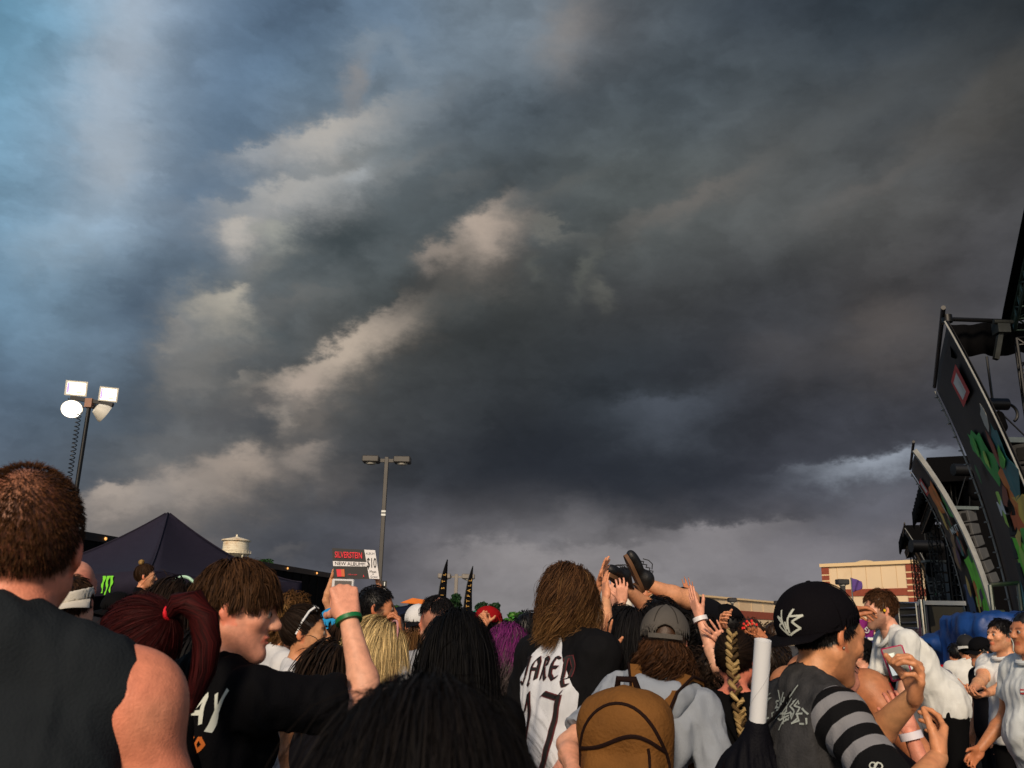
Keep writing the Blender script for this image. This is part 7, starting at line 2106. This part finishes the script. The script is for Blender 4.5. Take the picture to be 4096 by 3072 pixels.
# --- pink-cased phone in his other hand
Sh, E, W, hd_, pm, AA, Mx = sn.arm[-1]
pc = P(897, 663, 2.5); q_ = empty('phone', tuple(pc), math.radians(-14)); q_.rotation_euler = (math.radians(-12), math.radians(-14), math.radians(-20)); q_.scale = (.86, .86, .86); tag(q_, 'phone in pink case with lit screen held beside the snapback', 'phone')
MB().box((-.034, -.004, -.052), (.034, .006, .052)).build('case', mat('pink_case', (176, 22, 76), .4, var=.05), q_, bevel=.004)
MB().box((-.029, -.0062, -.047), (.029, -.0045, .047)).build('bezel', mat('phone_black', (14, 14, 18), .3), q_)
sc_ = MB().box((-.026, -.0070, -.036), (.026, -.0064, .032)).build('screen', mat('lit_screen', (120, 130, 120), .25, var=0, emit=((70, 78, 70), .5)), q_)
for i, (x0, z0, x1, z1, c, e) in enumerate(((-.026, -.036, -.008, .0, (220, 226, 220), 1.2), (-.004, -.036, .012, .012, (210, 150, 80), 1.3), (.006, -.030, .026, .006, (20, 40, 34), .2), (-.026, .006, .0, .030, (180, 190, 180), .9), (.004, .014, .026, .032, (28, 34, 32), .2))):
    MB().box((x0, -.0076 - i * .00025, z0), (x1, -.0072 - i * .00025, z1)).build('screen_picture', mat('screen_%d' % i, c, .3, var=.4, vs=60, emit=(c, e * .55)), q_)

# --- drawstring bag and poster tube on his back ---------------------------------
t0, t1 = P(757.5, 722, 2.62), P(763, 640, 2.56)
tb = empty('poster_tube', tuple(t0)); tag(tb, 'white rolled poster tube standing in the drawstring bag', 'poster tube')
tu = nrm(t1 - t0); Lt = np.linalg.norm(t1 - t0) + .34; rad = 7.6 * 2.68 / FPX
M = frame_to(tu, (0, 1, 0)); M[:3, 3] = -tu * .34
MB().lathe([(rad * .9, .001), (rad, .0), (rad, Lt), (rad * .9, Lt), (rad * .9, Lt - .06)], 28, M=M).build('tube', mat('white_tube', (222, 224, 228), .45, var=.03, vs=5), tb, smooth=True)
mb = MB(); pts = []
for i in range(60): t = i / 59; a = t * 14; pts.append(M[:3, :3] @ V3((rad + .0005) * math.cos(a), (rad + .0005) * math.sin(a), Lt * t) + M[:3, 3])
MB().tube(pts, .0006, 4).build('spiral_seam', mat('tube_seam', (180, 182, 186), .5), tb)
bg = empty('drawstring_bag', tuple(P(752, 760, 2.60) * V3(1, 1, 0) + V3(0, 0, 0.95))); tag(bg, 'black drawstring bag hanging behind the denim vest', 'bag')
bo_ = P(752, 760, 2.60) * V3(1, 1, 0) + V3(0, 0, .95)
F = Field(); tp = t0 - bo_ - tu * .02; F.cap(tp, tp - tu * .1, .034, .075, .02); F.ell(tp - tu * .28, V3(.13, .085, .20), .06); F.ell(tp - tu * .38, V3(.15, .1, .14), .05)
v, q = F.mesh(.009); ang = np.arctan2(v[:, 1] - tp[1], v[:, 0] - tp[0]); v = v + vnormals(v, q) * (.006 * np.sin(ang * 11 + 3 * v[:, 2] * 9) * smooth(v[:, 2], tp[2] - .4, tp[2] - .1) * (1 - smooth(v[:, 2], tp[2] - .08, tp[2])))[:, None]
obj('sack', new_mesh('sack', v, q), cloth('bag_black', (14, 14, 20), .6), bg)
for (e_) in (sn.tow(sn.T((.05, -.10, 1.455))), sn.tow(sn.T((-.09, -.11, 1.45)))):
    MB().tube([tp + V3(0, 0, -.01), (tp + e_ - bo_) / 2 + V3(0, -.02, -.01), e_ - bo_], .0045, 6).build('cord', BLACKC, bg, smooth=True)

# --- people between the snapback man and the stage --------------------------------
tk = person('person in black tank top with one arm raised beside the snapback', (822, 594), 3.45, 56, skin='tan', h=.009, flush=.25, hair=dict(st='short', c='black', n=900, w=.005), shirt=dict(type='tank', c=(11, 11, 13), arm=.20), bulk=1.05,
            armR=dict(e=P(905, 735, 3.2), w=P(925, 800, 3.0), pose='relax', thick=1.12), armL=dict(w=P(855, 606, 4.0), hint=(0, .2, -1), pose='relax', palm=(.6, -.3, -.6), hd=(.8, 0, .2)))
pk = person('person with white wristband reaching forward below the black tank top', (826, 642), 3.0, 62, sex='f', skin='pink', h=.010, flush=.4, hair=dict(st='short', c='dark', n=600, w=.005), shirt=dict(c=(30, 26, 30)), armR=dict(w=P(908, 728, 2.9), hint=(0, -.2, -1), pose='relax', palm=(0, .6, .5)))
band(pk, 1, .9, (222, 216, 226), w=.011, r=1.12)
lg = person('guard in white polo leaning far forward with yellow earplug', (878, 590), 5.9, -88, skin='fair', base=.22, h=.0085, face=True, stubble=.55, lean=(38, 0), head=(0, 32, 0), flush=.3, bulk=1.0, hair=dict(st='short', c=((44, 27, 16), (92, 60, 36)), n=2400, w=.0038, vol=.12), shirt=dict(type='polo', c=(214, 216, 214), sleeve=.7, h=.009, wr=.013, hem=.87, inf=.010), pants=(12, 12, 14),
            armL=dict(l=(-.2, .42, .78), pose='relax'), armR=dict(l=(.2, .5, .8), pose='relax'))
MB().tube([lg.hc + lg.Rh @ (V3(-.083, .004, -.002) * lg.hsz), lg.hc + lg.Rh @ (V3(-.098, .010, -.006) * lg.hsz)], .0075, 8).build('earplug', mat('yellow_plug', (240, 196, 40), .4), lg.root, smooth=True)
stp = empty('barricade_step', tuple(lg.feet * V3(1, 1, 0)), .35); tag(stp, 'steel barricade step under the leaning guard', 'barricade')
MB().box((-.6, -.4, .17), (.6, .4, .217)).build('tread_plate', ALU, stp)
for x in (-.55, .55):
    for y in (-.35, .35): MB().bar((x, y, 0), (x, y, .168), .05, .05).build('leg', ALU, stp)


def badge(g, y=.0):
    tv, tq = mesh_arrays(g.shirt); o_ = g.T((-.085, .2, 1.30)); ex_, ez_, dd = g.Rt @ V3(-1, 0, 0), g.Rt @ V3(0, 0, 1), g.Rt @ V3(0, -1, 0)
    decal('badge', [[(-1, 0), (1, 0)]], None, .62, o_, ex_ * .045, ez_ * .045, mat('badge_red', (196, 70, 72), .7), g.root, (tv, tq), dd, .004, .25)
    decal('badge_print', [[(-.85, .0), (-.3, .05), (.2, -.05), (.85, 0)]], None, .2, o_, ex_ * .045, ez_ * .045, mat('white_print'), g.root, (tv, tq), dd, .007, .2)


g2 = person('guard in white polo with clear earpiece, hands clasped in front', (1001, 619), 6.9, -112, skin='warm', h=.0085, face=True, stubble=.3, hair=dict(st='short', c='black', n=1600, w=.0045, vol=.03), shirt=dict(type='polo', c=(216, 217, 216), h=.009, wr=.012, inf=.010), pants=(14, 14, 16), head=(12, 2, 0), bulk=1.08,
            armR=dict(w=P(969, 694, 6.6), hint=(.5, 0, -1), pose='fist', palm=(0, .3, 1)), armL=dict(w=P(966, 706, 6.4), hint=(.5, 0, -1), pose='relax', palm=(0, .3, 1)))
badge(g2)
pts = [g2.hc + g2.Rh @ (V3(-.085, -.01, -.01) * g2.hsz), g2.hc + g2.Rh @ (V3(-.095, -.02, -.05) * g2.hsz), g2.hc + g2.Rh @ (V3(-.075, -.03, -.10) * g2.hsz), g2.T((-.08, -.03, 1.47))]
MB().tube(pts, .004, 6).build('ear_piece', mat('clear_coil', (190, 200, 196), .3), g2.root, smooth=True)
g3 = person('guard in white polo with arms hanging, beside the clasped hands', (1027, 611), 5.3, -100, skin='tan', bulk=1.2, belly=1.0, h=.009, face=True, hair=dict(st='buzz', c='black', n=900, w=.004), shirt=dict(type='polo', c=(206, 212, 214), h=.010, hem=.80, wr=.013), pants=(14, 14, 16),
            armR=dict(l=(.3, .2, .95)), armL=dict(l=(-.3, .2, .95)))
badge(g3)
g4 = person('guard in white polo and white mesh cap, seen from behind', (965, 637), 9.6, 24, skin='tan', h=.012, hair=dict(st='short', c='black', n=300, w=.008, cap=.02), shirt=dict(type='polo', c=(216, 216, 212)), pants=(16, 16, 20))
cap_on(g4, (216, 214, 206), 'back', back=(16, 16, 20), h=.010)
rd = person('person in red shirt with white back print beside the capped guard', (955, 644), 10.4, 10, skin='warm', h=.014, hair=dict(st='short', c='black', n=300, w=.009), shirt=dict(c=(178, 22, 26)))
tv, tq = mesh_arrays(rd.shirt); put_text('lettering', 'MED', .11, rd.T((.03, -.2, 1.33)), (1, 0, 0), (0, 0, 1), WHITEP, rd.root, bold=.006, target=(tv, tq), dirn=(0, 1, 0), off=.005)
bk = person('person in black peaked cap looking left behind the clear earpiece', (981, 640), 8.0, -90, skin='warm', h=.011, face=True, stubble=.3, hair=dict(st='short', c='black', n=300, w=.007, cap=.02), shirt=dict(c=(24, 24, 28)))
cap_on(bk, (13, 13, 16), 'fwd', h=.009)
person('person in grey long-sleeved top by the blue tarp', (924, 644), 9.0, 30, skin='olive', h=.014, hair=dict(st='short', c='black', n=350, w=.008), shirt=dict(type='long', c=(120, 120, 130)))

# --- rest of the crowd: (label, crown, distance, yaw, sex, skin, hair, shirt, extra)
REST = [
    ('person in bright blue cap behind the white sunglasses', (336, 611), 6.0, 78, 'm', 'tan', ('short', 'black'), (30, 30, 36), dict(cap=(46, 150, 210))),
    ('person in red shirt between the white shirts and raised arm', (343, 634), 5.0, 70, 'f', 'tan', ('bob', 'black'), (176, 24, 34), {}),
    ('person in near-black shirt below the price sign', (352, 619), 4.4, 20, 'f', 'fair', ('bob', 'brown'), (26, 24, 28), {}),
    ('person in slate shirt beside the white cap with dark peak', (405, 617), 6.4, 40, 'm', 'tan', ('curly', 'black'), (34, 36, 44), {}),
    ('person in black cap left of the pale green headband', (121, 595), 6.2, 60, 'm', 'warm', ('short', 'black'), (40, 40, 46), dict(cap=(14, 14, 16))),
    ('person in mauve grey shirt between black cap and green headband', (150, 594), 4.6, 40, 'f', 'fair', ('long', 'brown'), (70, 62, 66), {}),
    ('person in dark shirt just left of the white jersey', (527, 612), 5.4, 30, 'm', 'olive', ('short', 'black'), (24, 24, 28), {}),
    ('person in blue-grey shirt with back turned before the low store', (750, 618), 6.2, -20, 'm', 'warm', ('buzz', 'brown'), (60, 60, 70), {}),
    ('person in dusky blue shirt left of the snapback brim', (773, 622), 6.9, 30, 'm', 'fair', ('short', 'brown'), (46, 48, 60), {}),
    ('person in navy shirt behind the red and white jersey', (707, 624), 7.6, 45, 'm', 'olive', ('short', 'dark'), (24, 30, 54), {}),
    ('person in olive shirt behind the phone arm', (322, 620), 7.4, 60, 'm', 'fair', ('short', 'lightbrown'), (70, 74, 50), {}),
    ('person in maroon shirt behind the white sunglasses', (300, 622), 6.6, 60, 'f', 'warm', ('bob', 'brown'), (84, 26, 34), {}),
    ('distant person in mustard shirt left of the navy tent', (397, 622), 10.5, 50, 'm', 'olive', ('short', 'dark'), (150, 110, 40), {}),
    ('distant person in pale blue shirt beside the second feather flag', (470, 620), 10.0, 40, 'f', 'fair', ('bob', 'lightbrown'), (126, 150, 176), {}),
    ('distant person in dark green shirt beside the red cap', (504, 621), 9.4, 50, 'm', 'tan', ('short', 'black'), (30, 62, 44), {}),
    ('distant person in black beyond the red cap', (541, 618), 8.6, 50, 'm', 'warm', ('short', 'brown'), (18, 18, 20), {}),
    ('distant person in white shirt beyond the white jersey', (598, 624), 8.2, 60, 'm', 'pink', ('buzz', 'dark'), (196, 196, 198), {}),
    ('person in charcoal shirt under the surfer', (676, 620), 6.9, 65, 'm', 'tan', ('short', 'black'), (40, 42, 46), dict(up=2)),
    ('person in plum shirt behind the raised wristbands', (717, 628), 5.7, 45, 'f', 'fair', ('long', 'dark'), (76, 30, 66), {}),
    ('person in dark denim shirt under the poster tube', (772, 640), 4.4, 40, 'm', 'warm', ('short', 'dark'), (40, 50, 72), {}),
    ('distant person in black cap below the leaning guard', (860, 641), 7.6, -70, 'm', 'fair', ('short', 'black'), (20, 20, 24), dict(cap=(12, 12, 14))),
    ('distant reveller in violet shirt below the purple banner', (872, 650), 9.4, -60, 'f', 'fair', ('bob', 'brown'), (96, 64, 130), {}),
    ('distant reveller in black below the purple banner', (889, 652), 9.0, -70, 'f', 'warm', ('long', 'blonde'), (16, 16, 18), {}),
    ('distant reveller in red top below the purple banner', (880, 658), 7.8, -60, 'm', 'tan', ('short', 'dark'), (150, 30, 34), {}),
    ('distant reveller in grey top beside the leaning guard', (902, 655), 8.6, -60, 'm', 'fair', ('short', 'brown'), (110, 112, 118), {}),
    ('person in dark top beneath the raised white phone', (330, 645), 3.5, 60, 'f', 'warm', ('bob', 'dark'), (22, 22, 28), {}),
    ('person in black shirt hidden behind the jersey lettering', (545, 640), 4.6, 40, 'm', 'warm', ('short', 'dark'), (14, 14, 16), {}),
    ('person in faded teal shirt behind the grey hood', (628, 640), 4.9, 50, 'm', 'olive', ('short', 'brown'), (60, 96, 100), {}),
    ('person in dark shirt between the braid and grey cap', (712, 652), 4.3, 30, 'm', 'tan', ('curly', 'dark'), (20, 22, 24), {}),
    ('person in black behind the red hair tie and filming arm', (206, 632), 3.3, 40, 'f', 'fair', ('long', 'black'), (18, 18, 22), {}),
    ('person in grey shirt at the far left edge', (14, 600), 5.2, 30, 'm', 'warm', ('short', 'brown'), (92, 94, 98), {}),
]
for i, (lb, cr, dd, yw, sx, skn, (hst, hcl), sc, ex_) in enumerate(REST):
    near = dd < 5.5
    kw = {}
    if ex_.get('up', 0) >= 1: kw['armL'] = dict(d=(-.2, .25, 1), hint=(-.5, 0, -.5), pose='open', palm=(.3, .8, 0))
    if ex_.get('up', 0) >= 2: kw['armR'] = dict(d=(.15, .3, 1), hint=(.5, 0, -.5), pose='open', palm=(0, .8, .2))
    g = person(lb, cr, dd, yw, sex=sx, skin=skn, h=.013 if near else .018, hair=dict(st=hst, c=hcl, n=600 if near else 260, w=.006 if near else .009, seed=i + 5, **({'cap': .018} if 'cap' in ex_ else {})), shirt=dict(c=sc), ph=.05, head=(RNG.uniform(-15, 15), RNG.uniform(-6, 6), RNG.uniform(-4, 4)), **kw)
    if 'cap' in ex_: cap_on(g, ex_['cap'], 'fwd' if i % 2 else 'back', h=.011)
